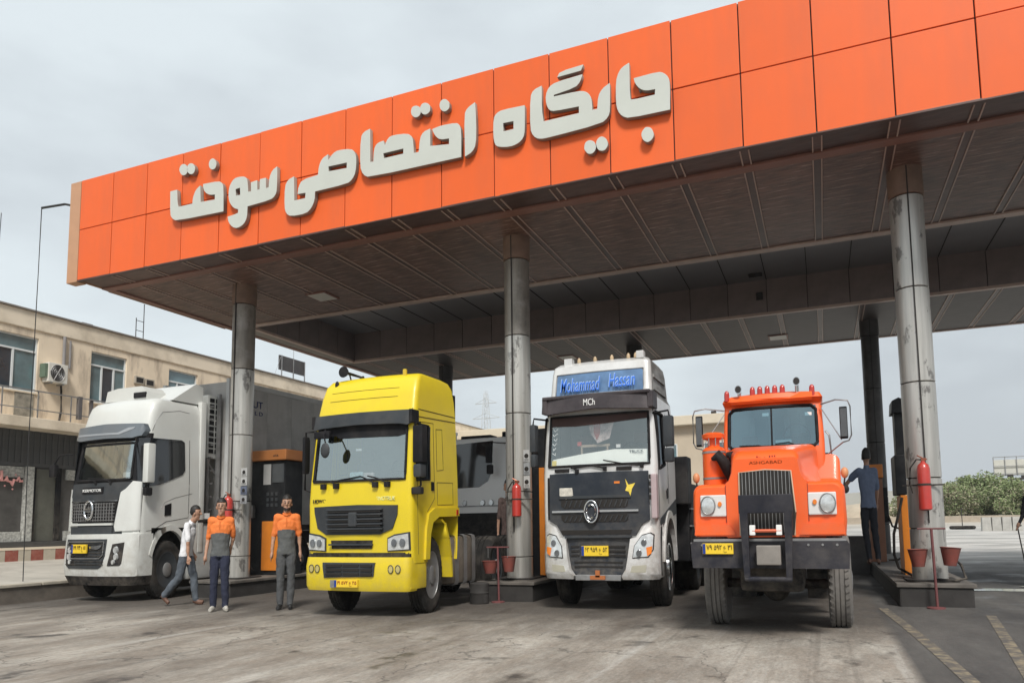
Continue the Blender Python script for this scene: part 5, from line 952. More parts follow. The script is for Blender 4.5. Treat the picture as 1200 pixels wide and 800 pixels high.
co.shell(ot, [-1.0, -.965, -.6, -.3, -.02, .02, .3, .6, .965, 1.0], [0, .1, .8, 1], ro_, {'bar': ('windshield_divider', M_blk), 'glass': ('windshield', G_wsb), 'side': ('side_window', G_side), 'body': ('cab_body', P_o)})
co.fring(ot, 'windshield_seal', M_blk, [(-0.62, 2.665), (0.62, 2.665), (0.67, 2.72), (0.665, 3.25), (0.60, 3.315), (-0.60, 3.315), (-0.665, 3.25), (-0.67, 2.72)], 0.024)
MB().tube([(0, co.fy(0, 2.7) - 0.015, 2.7), (0, co.fy(0, 3.28) - 0.015, 3.28)], 0.013, 6).build('windshield_bar', M_blk, ot)
MB().box(-0.7, 0.7, 2.0, 2.2, 2.3, 2.66, 0.03).build('dashboard', M_int, ot); MB().box(-0.7, 0.7, 2.80, 2.83, 2.2, 3.4).build('rear_wall', mat('blue_grey_lining', (0.18, 0.26, 0.29), 0.7), ot)
for x in (-0.42, -0.1, 0.15, 0.4): MB().box(x, x + 0.09, 2.7, 2.74, 2.7, 3.28, 0.02).build('curtain_fold', mat('pale_blue_curtain', (0.4, 0.5, 0.52), 0.8, var=0.2), ot)
seats(ot, 2.1, 2.45, (-0.4, 0.4), 0.6); steering(ot, 0.36, 2.2, 2.85)
MB().box(0.04, 0.28, 2.0, 2.06, 2.72, 2.79).build('windscreen_note', mat('pale_note', (0.55, 0.62, 0.62), 0.6), ot)
for x, z in ((-0.14, 3.2), (0.50, 3.18)): MB().box(x, x + 0.1, co.fy(x, z) + 0.02, co.fy(x, z) + 0.025, z - 0.03, z + 0.02).build('windscreen_sticker', M_white, ot)
wiper(ot, co, [(-0.05, 2.64), (-0.2, 2.69), (-0.5, 2.70)], 0.01); wiper(ot, co, [(0.4, 2.64), (0.25, 2.72), (0.05, 2.70)], 0.01)
# roof lip, lamps, horns
lipb = MB(); lipb.prism([(co.fy(0, 3.4) - 0.02, 3.38), (co.fy(0, 3.4) - 0.05, 3.42), (1.9, 3.52), (1.95, 3.38)], 'x', -0.62, 0.62); lipb.build('roof_visor', P_o, ot, smooth=30)
for x in (-0.28, -0.165, -0.05, 0.065, 0.18): MB().lathe([(3.50, 0.042), (3.60, 0.042), (3.64, 0.036), (3.665, 0.015)], c=(x, 1.93, 0), n=14).build('marker_lamp', M_red, ot, smooth=40)
for x in (-0.69, 0.62): MB().lathe([(3.46, 0.042), (3.57, 0.042), (3.61, 0.036), (3.635, 0.015)], c=(x, 1.96, 0), n=14).build('marker_lamp', M_red, ot, smooth=40)
for x, z in ((-0.49, 3.62), (0.40, 3.68)):
    MB().lathe([(1.80, 0.058), (1.81, 0.045), (1.86, 0.028), (2.15, 0.02)], c=(x, 0, z), axis='y', n=18, k2=1.25).tube([(x, 1.95, z), (x, 1.98, 3.5)], 0.03, 8).build('air_horn', M_chr, ot, smooth=50)
    MB().lathe([(1.797, 0.047), (1.798, 0.04)], c=(x, 0, z), axis='y', n=18, k2=1.25).build('horn_mouth', M_ink, ot)
# bonnet: centre nose and wide fenders
ch = Cab([(1.28, 0.36, 0.03, 1.3), (1.5, 0.37, 0.0, 1.4), (2.16, 0.40, 0.0, 1.6), (2.26, 0.42, 0.02, 1.66), (2.40, 0.42, 0.06, 1.68), (2.46, 0.39, 0.14, 1.70)], rc=0.06, bulge=0.03)
hbm = MB()
secs = [(-0.012, 0.415, 2.34, 0.06), (0.05, 0.435, 2.41, 0.10), (0.16, 0.44, 2.46, 0.13), (0.8, 0.51, 2.55, 0.13), (1.68, 0.65, 2.67, 0.12)]
rings = []
for y, hw, zt, rr in secs:
    pts = [(-hw - 0.10, 1.30), (-hw - 0.10, 2.02), (-hw - 0.05, 2.06), (-hw - 0.015, 2.16)] + [(-hw + rr - rr * cos(a), zt - rr + rr * sin(a)) for a in lin(0, pi / 2, 6)] + [(hw - rr + rr * sin(a), zt - rr + rr * cos(a)) for a in lin(0, pi / 2, 6)] + [(hw + 0.015, 2.16), (hw + 0.05, 2.06), (hw + 0.10, 2.02), (hw + 0.10, 1.30)]
    rings.append([hbm.b.verts.new((x, y, z)) for x, z in pts])
for a, b in zip(rings, rings[1:]):
    for i in range(len(a) - 1): hbm.b.faces.new((a[i], a[i + 1], b[i + 1], b[i]))
hbm.b.faces.new(rings[0]); hbm.b.faces.new(rings[-1])
hbm.build('bonnet', P_o, ot, smooth=40)
for sg in (1, -1):
    fb = MB(); rg = []
    for y, dz, dx in ((0.0, 0.05, 0.04), (0.03, 0.02, 0.015), (0.10, 0.0, 0.0), (1.2, 0.04, 0.0), (1.75, -0.12, 0.0), (1.9, -0.5, 0.0)):
        X_ = 0.97 - dx; T = 2.02 - dz; r2 = 0.12
        pts = [(0.34, T), (0.40, T - 0.0)] + [(X_ - r2 + r2 * sin(a), T - r2 + r2 * cos(a)) for a in lin(0, pi / 2, 6)] + [(X_ + 0.01, 1.5), (X_ - 0.01 - dx, 1.31)]
        if y > 0.5: pts = pts[:-1] + [(X_ - 0.0, 1.42)]
        rg.append([fb.b.verts.new((sg * x, y, z)) for x, z in pts] + [fb.b.verts.new((sg * 0.34, y, 1.31 if y < 0.5 else 1.42))])
    for a, b in zip(rg, rg[1:]):
        n_ = len(a)
        for i in range(n_): fb.b.faces.new((a[i], a[(i + 1) % n_], b[(i + 1) % n_], b[i]))
    fb.b.faces.new(rg[0]); fb.b.faces.new(rg[-1]); fb.build('fender', P_o, ot, smooth=35)
    MB().prism([(sg * 0.40, 1.33), (sg * 0.48, 1.47), (sg * 0.93, 1.49), (sg * 0.95, 1.33)], 'y', -0.035, 0.03).build('fender_pad', P_o, ot)
    hp = MB().box(sg * 0.69 - 0.17, sg * 0.69 + 0.17, -0.03, 0.02, 1.58, 1.87, 0.015).build('headlight_panel', mat('white_lamp_panel', (0.7, 0.68, 0.66), 0.4, var=0.06), ot)
    MB().lathe([(-0.065, 0.06), (-0.055, 0.088), (-0.02, 0.09)], c=(sg * 0.755, 0, 1.73), axis='y', n=28, k2=1.3).build('headlight', M_lens, hp, smooth=30)
    MB().tube([(sg * 0.755 + 0.092 * cos(a), -0.05, 1.73 + 0.12 * sin(a)) for a in lin(0, 2 * pi, 24)], 0.011, 6).build('headlight_ring', M_steel, hp, smooth=60)
    MB().lathe([(-0.05, 0.025), (-0.02, 0.03)], c=(sg * 0.60, 0, 1.745), axis='y', n=12, k2=1.3).build('indicator', M_amb, hp, smooth=40)
    al = MB().ball((sg * 0.99, 0.5, 2.14), 0.05, 0.05, 0.075).build('fender_lamp', mat('faded_amber', (0.6, 0.26, 0.12), 0.5), ot, smooth=60)
    MB().tube([(sg * 0.97, 0.5, 1.95), (sg * 0.99, 0.5, 2.08)], 0.012, 6).build('lamp_stalk', M_blk, al)
MB().ball((1.0, 0.75, 1.93), 0.045, 0.04, 0.06).build('fender_mirror', M_blk, ot, smooth=60)
# grille: pale surround, dark core, upright louvres
gs = [(-0.345, 1.32), (-0.335, 2.16), (0.0, 2.185), (0.325, 2.16), (0.365, 1.62), (0.345, 1.32)]
MB().prism(gs, 'y', -0.03, 0.02).build('grille_core', M_ink, ot)
MB().tube([(x, -0.03, z) for x, z in gs], 0.010, 8).build('grille_surround', mat('pale_trim', (0.55, 0.38, 0.26), 0.4), ot, smooth=60)
for k in range(14):
    x = -0.295 + k * 0.046; MB().box(x - 0.0045, x + 0.0045, -0.045, -0.028, 1.36, 2.15 + 0.04 * (1 - abs(x) / .33), 0.003).build('grille_louvre', M_steel, ot)
text_fit('ASHGABAD', ot, mat('dark_red_print', (0.2, 0.01, 0.01), 0.5), -0.20, 0.22, 2.262, 2.305, -0.006, thick=0.006)
text_fit('L . JII', ot, mat('dark_red_print', (0.2, 0.01, 0.01), 0.5), -0.10, 0.14, 2.345, 2.375, -0.006 + 0.02, thick=0.02)
# bumper and guard
M_bump = mat('blue_black_bumper', (0.015, 0.016, 0.024), 0.55, spec=0.2, var=0.2, dirt=(0.08, 0.075, 0.08), dfac=0.5, dscale=1.5)
MB().prism([(-0.97, 0.90), (-0.99, 1.20), (-0.96, 1.25), (0.96, 1.25), (0.99, 1.20), (0.97, 0.90)], 'y', -0.14, 0.06).build('bumper', M_bump, ot)
MB().box(-0.95, 0.95, -0.13, 0.10, 1.25, 1.28).build('bumper_top', M_steel, ot)
gd = MB().box(-0.33, 0.34, -0.30, -0.26, 1.61, 1.85, 0.012).build('guard_plate', M_bump, ot)
for sg, x in ((-1, -0.27), (1, 0.28)):
    MB().prism([(x - 0.05, 1.62), (x + 0.05, 1.62), (x * 0.93 + 0.035, 0.76), (x * 0.93 - 0.035, 0.76)], 'y', -0.30, -0.22).build('guard_upright', M_bump, gd)
MB().tube([(-0.28, -0.27, 0.77), (0.29, -0.27, 0.77)], 0.036, 10).build('guard_bar', M_bump, gd, smooth=50)
MB().box(-0.13, 0.17, -0.28, -0.2, 0.95, 1.20, 0.015).build('marker_box', mat('dusty_glass', (0.22, 0.2, 0.18), 0.4, var=0.25), gd)
MB().tube([(-0.17, -0.26, 1.385), (0.19, -0.26, 1.385)], 0.022, 8).build('tow_pin', mat('orange_pin', (0.6, 0.12, 0.05), 0.5), gd)
for x in (-0.17, 0.16): MB().box(x - 0.035, x + 0.035, -0.28, -0.18, 1.33, 1.46, 0.008).build('pin_bracket', M_white, gd)
plate(co, ot, -0.83, -0.43, 1.085, 1.225, '۷۹ ۵۹۲ ع ۳۱', y=-0.125)
# moulded edges on fenders, hood latches
for sg in (1, -1):
    MB().tube([(sg * 0.52, -0.006, 1.99), (sg * 0.52, -0.01, 1.50)], 0.008, 5).build('fender_seam', mat('orange_seam', (0.3, 0.03, 0.01), 0.6), ot)
    MB().box(sg * 0.50 - 0.03, sg * 0.50 + 0.03, 0.9, 0.96, 2.10, 2.22, 0.01).build('bonnet_latch', M_blk, ot)
    for k in range(3): MB().lathe([(-0.150, 0.014), (-0.138, 0.018)], c=(sg * (0.5 + 0.17 * k), 0, 1.20), axis='y', n=8).build('bumper_bolt', M_steel, ot)
# air cleaner and intake hoses
ac_ = MB().lathe([(2.02, 0.17), (2.10, 0.175), (2.60, 0.175), (2.64, 0.14), (2.66, 0.09), (2.78, 0.09)], c=(-0.83, 1.25, 0), n=28).build('air_cleaner', P_o, ot, smooth=35)
MB().lathe([(2.76, 0.09), (2.78, 0.17), (2.84, 0.18), (2.87, 0.12), (2.88, 0.03)], c=(-0.83, 1.25, 0), n=28).build('rain_cap', P_o, ac_, smooth=35)
for z in (2.15, 2.55): MB().lathe([(z, 0.180), (z + 0.03, 0.180)], c=(-0.83, 1.25, 0), n=28).build('clamp', M_steel, ac_)
MB().tube([(-0.83, 1.05, 2.45), (-0.74, 1.0, 2.50), (-0.66, 1.02, 2.40), (-0.56, 1.1, 2.15), (-0.54, 1.2, 2.0)], [0.03, 0.085, 0.085, 0.075, 0.06], 12).build('intake_hose', M_blk, ot, smooth=60)
MB().tube([(-0.62, 1.25, 2.52), (-0.56, 1.2, 2.52), (-0.52, 1.22, 2.40), (-0.50, 1.25, 2.15)], [0.05, 0.075, 0.07, 0.06], 12).build('intake_hose', M_blk, ot, smooth=60)
for k in range(4): MB().tube([(-0.98 + 0.1 * k, 1.1, 2.66), (-0.98 + 0.1 * k, 1.1, 2.78)], 0.008, 6).build('cap_stay', M_steel, ac_)
# mirrors on tube frames
for sg, xa, z0, z1 in ((1, 1.05, 2.73, 3.22), (-1, -1.12, 2.72, 3.22)):
    b_ = MB().box(xa - 0.055, xa + 0.055, 1.72, 1.78, z0, z1, 0.015).build('side_mirror', M_blk, ot)
    MB().box(xa - 0.045, xa + 0.045, 1.70, 1.715, z0 + 0.03, z1 - 0.03).build('mirror_glass', mat('dark_mirror', (0.16, 0.16, 0.16), 0.12, metal=0.8), b_)
    MB().tube([(sg * 0.74, 1.95, 3.31), (xa - sg * 0.1, 1.78, 3.34), (xa + sg * 0.07, 1.75, 3.31), (xa + sg * 0.10, 1.75, 3.22), (xa + sg * 0.10, 1.75, 2.78), (xa + sg * 0.06, 1.75, 2.70), (xa - sg * 0.02, 1.76, 2.68)], 0.012, 6).tube([(xa - sg * 0.02, 1.76, 2.68), (sg * 0.78, 1.95, 2.50)], 0.010, 6).tube([(sg * 0.74, 1.95, 3.25), (xa - sg * 0.04, 1.76, 2.72)], 0.008, 6).build('mirror_frame', M_steel, b_, smooth=60)
MB().tube([(0.79, 2.05, 2.9), (0.84, 2.0, 2.82), (0.86, 2.0, 2.55), (0.87, 2.0, 2.05)], 0.014, 6).build('grab_rail', M_steel, ot, smooth=60)
for z in (2.2, 2.35, 2.5): MB().box(0.77, 0.81, 1.98, 2.06, z, z + 0.05).build('hinge', M_blk, ot)
for sg in (1, -1):
  w__ = wheel(ot, sg * 1.02 if sg > 0 else -0.98, 1.22, 0.31, 0.46, 0.66, sg, tm=M_rubd)
  lg_ = MB()
  for q in range(44):
      a = 2 * pi * q / 44
      for xa_, sk in ((0.03, 0.05), (0.24, -0.05)):
          y_, z_ = cos(a) * .462, sin(a) * .664; y2, z2 = cos(a + sk) * .462, sin(a + sk) * .664
          ty, tz = -sin(a) * .011, cos(a) * .016
          x0_, x1_ = (-sg * xa_, -sg * (xa_ + .055))
          k1_ = 1.025
          lg_.b.faces.new([lg_.b.verts.new(p) for p in ((x0_, (y_ - ty) * k1_, (z_ - tz) * k1_), (x0_, (y_ + ty) * k1_, (z_ + tz) * k1_), (x1_, (y2 + ty) * k1_, (z2 + tz) * k1_), (x1_, (y2 - ty) * k1_, (z2 - tz) * k1_))])
  bmesh.ops.solidify(lg_.b, geom=lg_.b.faces[:], thickness=0.02)
  lg_.build('tread_blocks', M_rubd, w__)['kind'] = 'stuff'
axle(ot, 1.22, 0.6, 0.8); rails(ot, 0.35, -0.05, 7.5, 0.85, 0.24)
MB().box(-0.42, 0.42, 0.35, 1.7, 0.55, 1.5, 0.08).build('engine', M_blk, ot)  # engine block enlarged to keep the underside dark
for sg in (1, -1): MB().box(sg * 0.62 - 0.22, sg * 0.62 + 0.22, 2.6, 2.65, 0.25, 1.3).build('shade_flap', M_blk, ot)  # flaps added to darken the space under the truck
MB().box(-0.75, 0.75, 1.7, 2.9, 1.2, 2.0, 0.03).build('cab_floor', P_o, ot)
for sg in (1, -1): MB().box(sg * 0.8 - 0.15, sg * 0.8 + 0.14, 1.95, 2.9, 0.9, 1.35, 0.03).build('step_box', M_blk, ot)
for yy in (5.4, 6.5):
    for sg in (1, -1): wheel(ot, sg * 0.99, yy, 0.5, 0.46, 0.64, sg)
    axle(ot, yy, 0.64, 0.8)
MB().box(-1.0, 1.0, 3.2, 7.6, 1.35, 1.75, 0.03).build('flat_bed', M_body, ot)
# ================================================================== WHITE TRUCK BEHIND
rt = thing('rear_white_truck', 'white truck with a black windshield cover waiting behind the yellow truck', 'truck', (-10.2, 20.0, gz(-10)))
cr = Cab([(0.75, 1.18, 0.05, 1.9), (2.2, 1.18, 0.0, 1.9), (2.62, 1.18, 0.02, 1.9), (2.9, 1.16, 0.05, 1.9), (4.28, 1.10, 0.2, 1.88), (4.42, 1.06, 0.28, 1.8)], rc=0.15, bulge=0.05)
def rr_(k, v, z, sg):
    if k == 's' and 2.9 < z < 4.28 and 0.05 < v < 0.5: return 'side'
    return 'body'
cr.shell(rt, [-1, -.5, 0, .5, 1], [0, .05, .5, .8, 1], rr_, {'side': ('side_window', G_side), 'body': ('cab_body', mat('bright_white_paint', (0.85, 0.85, 0.83), 0.4, var=0.02))})
cr.fp(rt, 'windshield', mat('black_side_glass', (0.012, 0.014, 0.017), 0.08), [(-1.0, 4.25), (0.42, 4.30), (0.42, 3.3), (0.30, 3.0), (0.0, 2.82), (-1.0, 2.8)], out=0.012)
cr.fp(rt, 'grille', M_blk, [(-0.9, 2.0), (0.9, 2.0), (0.9, 1.1), (-0.9, 1.1)], out=0.012)
MB().box(-1.18, 1.18, -0.12, 0.3, 0.5, 1.05, 0.04).build('bumper', M_blk, rt, smooth=30)
for x in (-0.9, -0.5, 0.15, 0.45, 0.95): MB().lathe([(-0.05, 0.07), (0.0, 0.09)], c=(x, 0, 2.32), axis='y', n=14, k2=1.2).build('headlight', M_lens, rt, smooth=40)
MB().box(-1.1, 1.1, -0.02, 0.03, 2.2, 2.24).build('trim_bar', M_steel, rt)
mirror(rt, None, M_blk, 0.50, -0.25, 3.55, 4.15, 0.09, 0.08, [(0.9, 0.2, 4.2), (0.55, -0.2, 4.2), (0.5, -0.25, 4.15)]); MB().box(0.42, 0.62, -0.3, -0.15, 3.2, 3.5, 0.05).build('wide_mirror', M_blk, rt, smooth=40)
MB().box(0.6, 1.0, 0.5, 1.0, 4.4, 4.62, 0.03).build('roof_box', M_blk, rt); MB().box(-0.9, 0.2, 0.5, 1.0, 4.4, 4.55, 0.03).build('roof_rack', M_blk, rt)
for sg in (1, -1): wheel(rt, sg * 1.16, 1.1, 0.33, 0.46, 0.7, sg); wheel(rt, sg * 1.16, 5.0, 0.55, 0.46, 0.7, sg)
axle(rt, 1.1, .7, 1.0); axle(rt, 5.0, .7, 1.0); rails(rt, 0.42, 0.1, 6.0, 0.9)
MB().box(-1.15, 1.15, 2.2, 6.5, 1.3, 2.2, 0.03).build('low_body', M_body, rt)
# ================================================================== BUILDING AT THE LEFT
BX = -25.0
M_wall = mat('cream_plaster', (0.74, 0.62, 0.47), 0.85, var=0.08, scale=0.8, bump=0.15, dirt=(0.30, 0.235, 0.18), dfac=0.85, dscale=1.0, dstretch=(1, 1.4, 0.4), dpos=(0.50, 0.68))
M_par = mat('parapet_plaster', (0.76, 0.66, 0.52), 0.85, var=0.06, scale=0.8, dirt=(0.34, 0.28, 0.2), dfac=0.6, dscale=0.8)
M_wf = mat('white_window_frame', (0.66, 0.68, 0.68), 0.5, var=0.04)
M_pane = mat('window_pane', (0.12, 0.19, 0.21), 0.08, var=0.35, scale=1.0, coat=1.0, spec=0.8)
M_pane2 = mat('window_pane_dark', (0.03, 0.045, 0.06), 0.08, var=0.3, scale=1.0, coat=1.0, spec=0.8)
M_shop = mat('shop_interior', (0.09, 0.085, 0.08), 0.6, var=0.4, scale=1.5, coat=0.6)
M_stone = mat('speckled_stone', (0.42, 0.42, 0.39), 0.7, var=0.45, scale=14)
M_shut = mat('dark_shutter', (0.085, 0.088, 0.09), 0.6, var=0.2, dirt=(0.1, 0.09, 0.08), dscale=2)
bl = thing('shop_building', 'long cream two storey building with balcony and ground floor shops at the left', 'building', (BX, 15, 0.6))
def bb_(m, name, mt, parent=None, **k):
    o = m.xf(Matrix.Translation((-BX, -15, -0.6))).build(name, mt, parent or bl, **k)
    return o
YS, YE = 2.0, 62.0
bb_(MB().box(BX - 9, BX - 0.25, YS, YE, 0.0, 8.9), 'core', mat('inner_wall', (0.1, 0.09, 0.08), 0.9))
bb_(MB().box(BX - 9.2, BX + 0.05, YS - 0.2, YE + 0.2, 8.50, 9.12, 0.03), 'parapet', M_par)
bb_(MB().box(BX - 9.3, BX + 0.12, YS - 0.25, YE + 0.25, 9.12, 9.17), 'roof_edge', mat('roof_edge_grey', (0.22, 0.2, 0.18), 0.8))
wins = [(14.35 - 0.8, 15.85, 6.34), (17.72, 19.15, 6.34), (21.03, 22.46, 6.34)] + [(21.03 + 3.3 * k, 22.46 + 3.3 * k, 6.34) for k in range(1, 11)]
wins = [(7.0, 9.2, 6.34), (10.4, 12.4, 6.34)] + wins
edges = sorted(wins)
prev = YS
W_TOP = 8.24
for a, b, zb in edges:
    bb_(MB().box(BX - 0.25, BX, prev, a, 5.40, 8.50), 'wall', M_wall)
    bb_(MB().box(BX - 0.25, BX - 0.003, a, b, 5.40, zb), 'wall', M_wall); bb_(MB().box(BX - 0.25, BX - 0.003, a, b, W_TOP, 8.50), 'wall', M_wall)
    prev = b
    fr = MB(); xo = BX - 0.10
    for q0, q1, r0, r1 in ((a, a + 0.05, zb, W_TOP), (b - 0.05, b, zb, W_TOP), (a, b, zb, zb + 0.05), (a, b, W_TOP - 0.05, W_TOP), (a, b, 7.72, 7.78)):
        fr.box(xo - 0.03, xo + 0.03 + (0.002 if r1 - r0 < 1 else 0), q0, q1, r0, r1)
    n_ = 3; d = (b - a) / n_
    for k in (1, 2): fr.box(xo - 0.03, xo + 0.028, a + d * k - 0.03, a + d * k + 0.03, zb, 7.72)
    fo = bb_(fr, 'window', M_wf)
    for k in range(n_):
        bb_(MB().box(xo - 0.02, xo - 0.01, a + d * k + 0.03, a + d * (k + 1) - 0.03, zb + 0.05, 7.72), 'pane', M_pane2 if k == 1 else M_pane, fo)
    bb_(MB().box(xo - 0.02, xo - 0.01, a + 0.05, b - 0.05, 7.78, W_TOP - 0.05), 'pane', M_pane, fo)
    bb_(MB().box(BX - 0.1, BX + 0.05, a - 0.05, b + 0.05, zb - 0.06, zb, 0.01), 'window_sill', M_par)
    for q in range(3): bb_(MB().box(BX + 0.002, BX + 0.006, a + 0.1 + q * 0.4, a + 0.16 + q * 0.45, zb - 0.75 + 0.2 * q, zb - 0.06), 'rust_streak', mat('rust_streak', (0.38, 0.29, 0.2), 0.9, var=0.3, scale=6))
bb_(MB().box(BX - 0.25, BX, prev, YE, 5.40, 8.50), 'wall', M_wall)
# balcony
sl = bb_(MB().box(BX - 0.2, BX + 0.85, YS, 17.2, 5.02, 5.36, 0.02), 'balcony_slab', M_par)
bb_(MB().box(BX - 0.2, BX + 0.80, 17.25, YE, 5.02, 5.30, 0.02), 'balcony_slab', M_par)
rl = MB(); rl.box(BX + 0.78, BX + 0.82, YS, 18.2, 6.24, 6.28).box(BX + 0.78, BX + 0.82, YS, 17.2, 5.62, 5.65)
bb_(rl, 'balcony_rail', M_steel)
for y in [YS + 0.2 + 1.1 * k for k in range(14)]: bb_(MB().box(BX + 0.78, BX + 0.81, y, y + 0.03, 5.36, 6.26), 'rail_post', M_steel)
bb_(MB().box(BX + 0.70, BX + 0.78, 17.22, 17.32, 4.9, 6.3), 'gate_post', mat('dull_post', (0.12, 0.11, 0.11), 0.6))
bb_(MB().box(BX + 0.72, BX + 0.86, 16.75, 16.87, 5.5, 6.3), 'metal_panel', mat('dull_post', (0.12, 0.11, 0.11), 0.6))
bb_(MB().box(BX + 0.01, BX + 0.03, 15.15, 15.75, 5.42, 6.30), 'stained_patch', mat('mossy_stain', (0.24, 0.22, 0.18), 0.9, var=0.5, scale=4))
bb_(MB().tube([(BX + 0.06, 16.68, 8.5), (BX + 0.06, 16.68, 7.4)], 0.05, 8).tube([(BX + 0.05, 16.9, 8.4), (BX + 0.05, 16.9, 7.4)], 0.035, 8), 'drainpipe', mat('grey_pipe', (0.25, 0.24, 0.24), 0.6))
for y, z in ((19.45, 7.5), (19.9, 7.47)):
    f_ = bb_(MB().box(BX, BX + 0.10, y, y + 0.40, z - 0.16, z + 0.14, 0.01), 'wall_vent', mat('vent_frame', (0.4, 0.36, 0.3), 0.7))
    bb_(MB().box(BX + 0.1, BX + 0.105, y + 0.05, y + 0.35, z - 0.11, z + 0.09), 'opening', M_ink, f_)
# ground floor: shutters box, stone piers, shop glass, plinth
bb_(MB().box(BX - 0.24, BX - 0.06, YS, YE, 1.28, 5.02), 'shop_back', M_shop)
sh = bb_(MB().box(0, 0.02, 0, 0.095, 0, 1.1), 'shutter_rib', M_shut); sh.location = (0.0, YS - 15 + 0.05, 3.92 - 0.6); sh.data.transform(Matrix.Translation((BX, 15, 0.6)))
for k in range(1, 170): inst(sh, bl, (0.0 if k % 2 else 0.018, YS - 15 + 0.05 + 0.1 * k, 3.92 - 0.6))
bb_(MB().box(BX - 0.05, BX + 0.04, YS, 20, 3.80, 3.92), 'shutter_housing', M_shut)
for y in (8.2, 12.0, 15.60, 19.2, 22.4, 25.6):
    bb_(MB().box(BX - 0.06, BX + 0.10, y, y + 0.27, 1.29, 3.80, 0.01), 'stone_pier', M_stone)
    bb_(MB().box(BX - 0.05, BX + 0.06, y + 0.27, y + 0.36, 1.29, 3.79), 'door_frame', M_blk)
    bb_(MB().box(BX - 0.06, BX - 0.02, y + 0.36, y + 1.05, 1.29, 3.74), 'shop_door', mat('olive_door', (0.13, 0.13, 0.11), 0.25, var=0.15, coat=0.4))
    bb_(MB().box(BX - 0.06, BX + 0.07, y + 1.05, y + 1.2, 1.29, 3.81), 'door_frame', M_blk)
    bb_(MB().box(BX - 0.06, BX + 0.02, y - 2.2, y - 0.02, 3.42, 3.78), 'stone_lintel', M_stone)
    bb_(MB().box(BX - 0.06, BX + 0.02, y - 2.2, y - 0.02, 1.29, 1.62), 'stone_base', M_stone)
bb_(MB().box(BX - 0.2, BX + 0.22, YS, YE, 1.10, 1.28, 0.01), 'plinth_step', mat('dark_step', (0.07, 0.068, 0.065), 0.6))
ps = MB(); pth = [(14.62, 3.30), (14.70, 3.36), (14.78, 3.24), (14.86, 3.42), (14.86, 3.62), (14.88, 3.28), (15.0, 3.30), (15.02, 3.42), (15.06, 3.28), (15.16, 3.26), (15.20, 3.14), (15.26, 3.34), (15.34, 3.30), (15.40, 3.42), (15.44, 3.28), (15.52, 3.30)]
ps.tube([(BX + 0.06, y, z) for y, z in pth], 0.042, 6)
for y, z in ((14.98, 3.12), (15.22, 3.02), (15.3, 3.5)): ps.ball((BX + 0.06, y, z), 0.02, 0.03, 0.03, 6)
bb_(ps, 'shop_lettering', mat('pink_letters', (0.75, 0.36, 0.33), 0.5))
blk = [bb_(MB().box(BX - 0.2, BX + 0.28, 0.004, 0.396, 0.40, 1.02, 0.01), 'painted_block', m_) for m_ in (mat('brick_red_paint', (0.30, 0.085, 0.06), 0.8, var=0.2, dirt=(0.4, 0.3, 0.24), dfac=0.5, dscale=4), mat('cream_paint', (0.50, 0.45, 0.36), 0.8, var=0.12, dirt=(0.3, 0.26, 0.22), dfac=0.5, dscale=4))]
for b_ in blk: b_.data.transform(Matrix.Translation((0, 0.0, 0)))
k = 0; y = 5.38
while y < 30:
    o = blk[k % 2] if k < 2 else inst(blk[k % 2], bl)
    o.location = (0, y, 0.0) ; k += 1; y += 0.40
bb_(MB().box(BX - 0.2, BX + 0.29, YS, YE, 1.02, 1.10), 'coping', M_par)
# air conditioner on the wall
acu = thing('air_conditioner', 'white outdoor air conditioner unit mounted on the cream wall above the balcony', 'air conditioner', (BX, 16.0, 6.75))
MB().box(0.02, 0.34, 0.0, 0.66, 0, 0.68, 0.02).build('casing', mat('ac_white', (0.66, 0.64, 0.58), 0.5, var=0.05), acu)
fg_ = MB(); fg_.lathe([(0.345, 0.24), (0.352, 0.23)], c=(0, 0.30, 0.34), axis='x', n=24, k2=1.2); fg_.build('fan_opening', M_ink, acu)
fg_ = MB()
for q in (0.07, 0.13, 0.19, 0.24): fg_.tube([(0.36, 0.30 + q * cos(a), 0.34 + q * 1.2 * sin(a)) for a in lin(0, 2 * pi, 20)], 0.007, 4)
for a in range(6): fg_.tube([(0.36, 0.30, 0.34), (0.36, 0.30 + 0.24 * cos(a * pi / 3), 0.34 + 0.29 * sin(a * pi / 3))], 0.006, 4)
fg_.build('fan_grille', M_steel, acu)
MB().box(0, 0.36, 0.1, 0.14, -0.05, 0.0).box(0, 0.36, 0.5, 0.54, -0.05, 0.0).build('bracket', M_steel, acu)
MB().tube([(0.1, 0.6, 0.05), (0.1, 0.62, -0.3), (0.08, 0.66, -0.9), (0.08, 0.60, -1.35)], 0.035, 6).build('hose', M_blk, acu, smooth=50)
MB().box(0.03, 0.3, -0.10, 0.0, 0.15, 0.62).build('vent', mat('green_grey', (0.12, 0.17, 0.12), 0.7), acu)
# roof furniture
rb1 = thing('roof_billboard', 'small dark board on posts standing on the cream building roof', 'billboard', (BX - 0.6, 28.9, 9.12))
MB().box(-0.04, 0.04, -0.95, 0.95, 0.55, 1.30, 0.01).build('board', mat('dark_board', (0.06, 0.055, 0.055), 0.6, var=0.2), rb1)
for y in (-0.85, 0.0, 0.85): MB().box(0.05, 0.09, y, y + 0.05, 0, 1.3).build('post', M_steel, rb1)
MB().tube([(0, 0.1, 1.3), (0, 0.1, 2.3)], 0.012, 5).tube([(0.07, -0.9, 0), (0.07, -1.4, -0.02), (0.07, -0.9, 1.2)], 0.012, 5).build('aerial', M_steel, rb1)
an = thing('roof_ladder', 'thin metal ladder frame standing up from the cream building roof', 'ladder', (BX - 0.3, 19.7, 9.12))
MB().tube([(0, 0, 0), (0, 0, 0.95)], 0.018, 5).tube([(0, 0.33, 0), (0, 0.33, 1.6)], 0.018, 5).build('rail', mat('dark_steel', (0.07, 0.07, 0.07), 0.6), an)
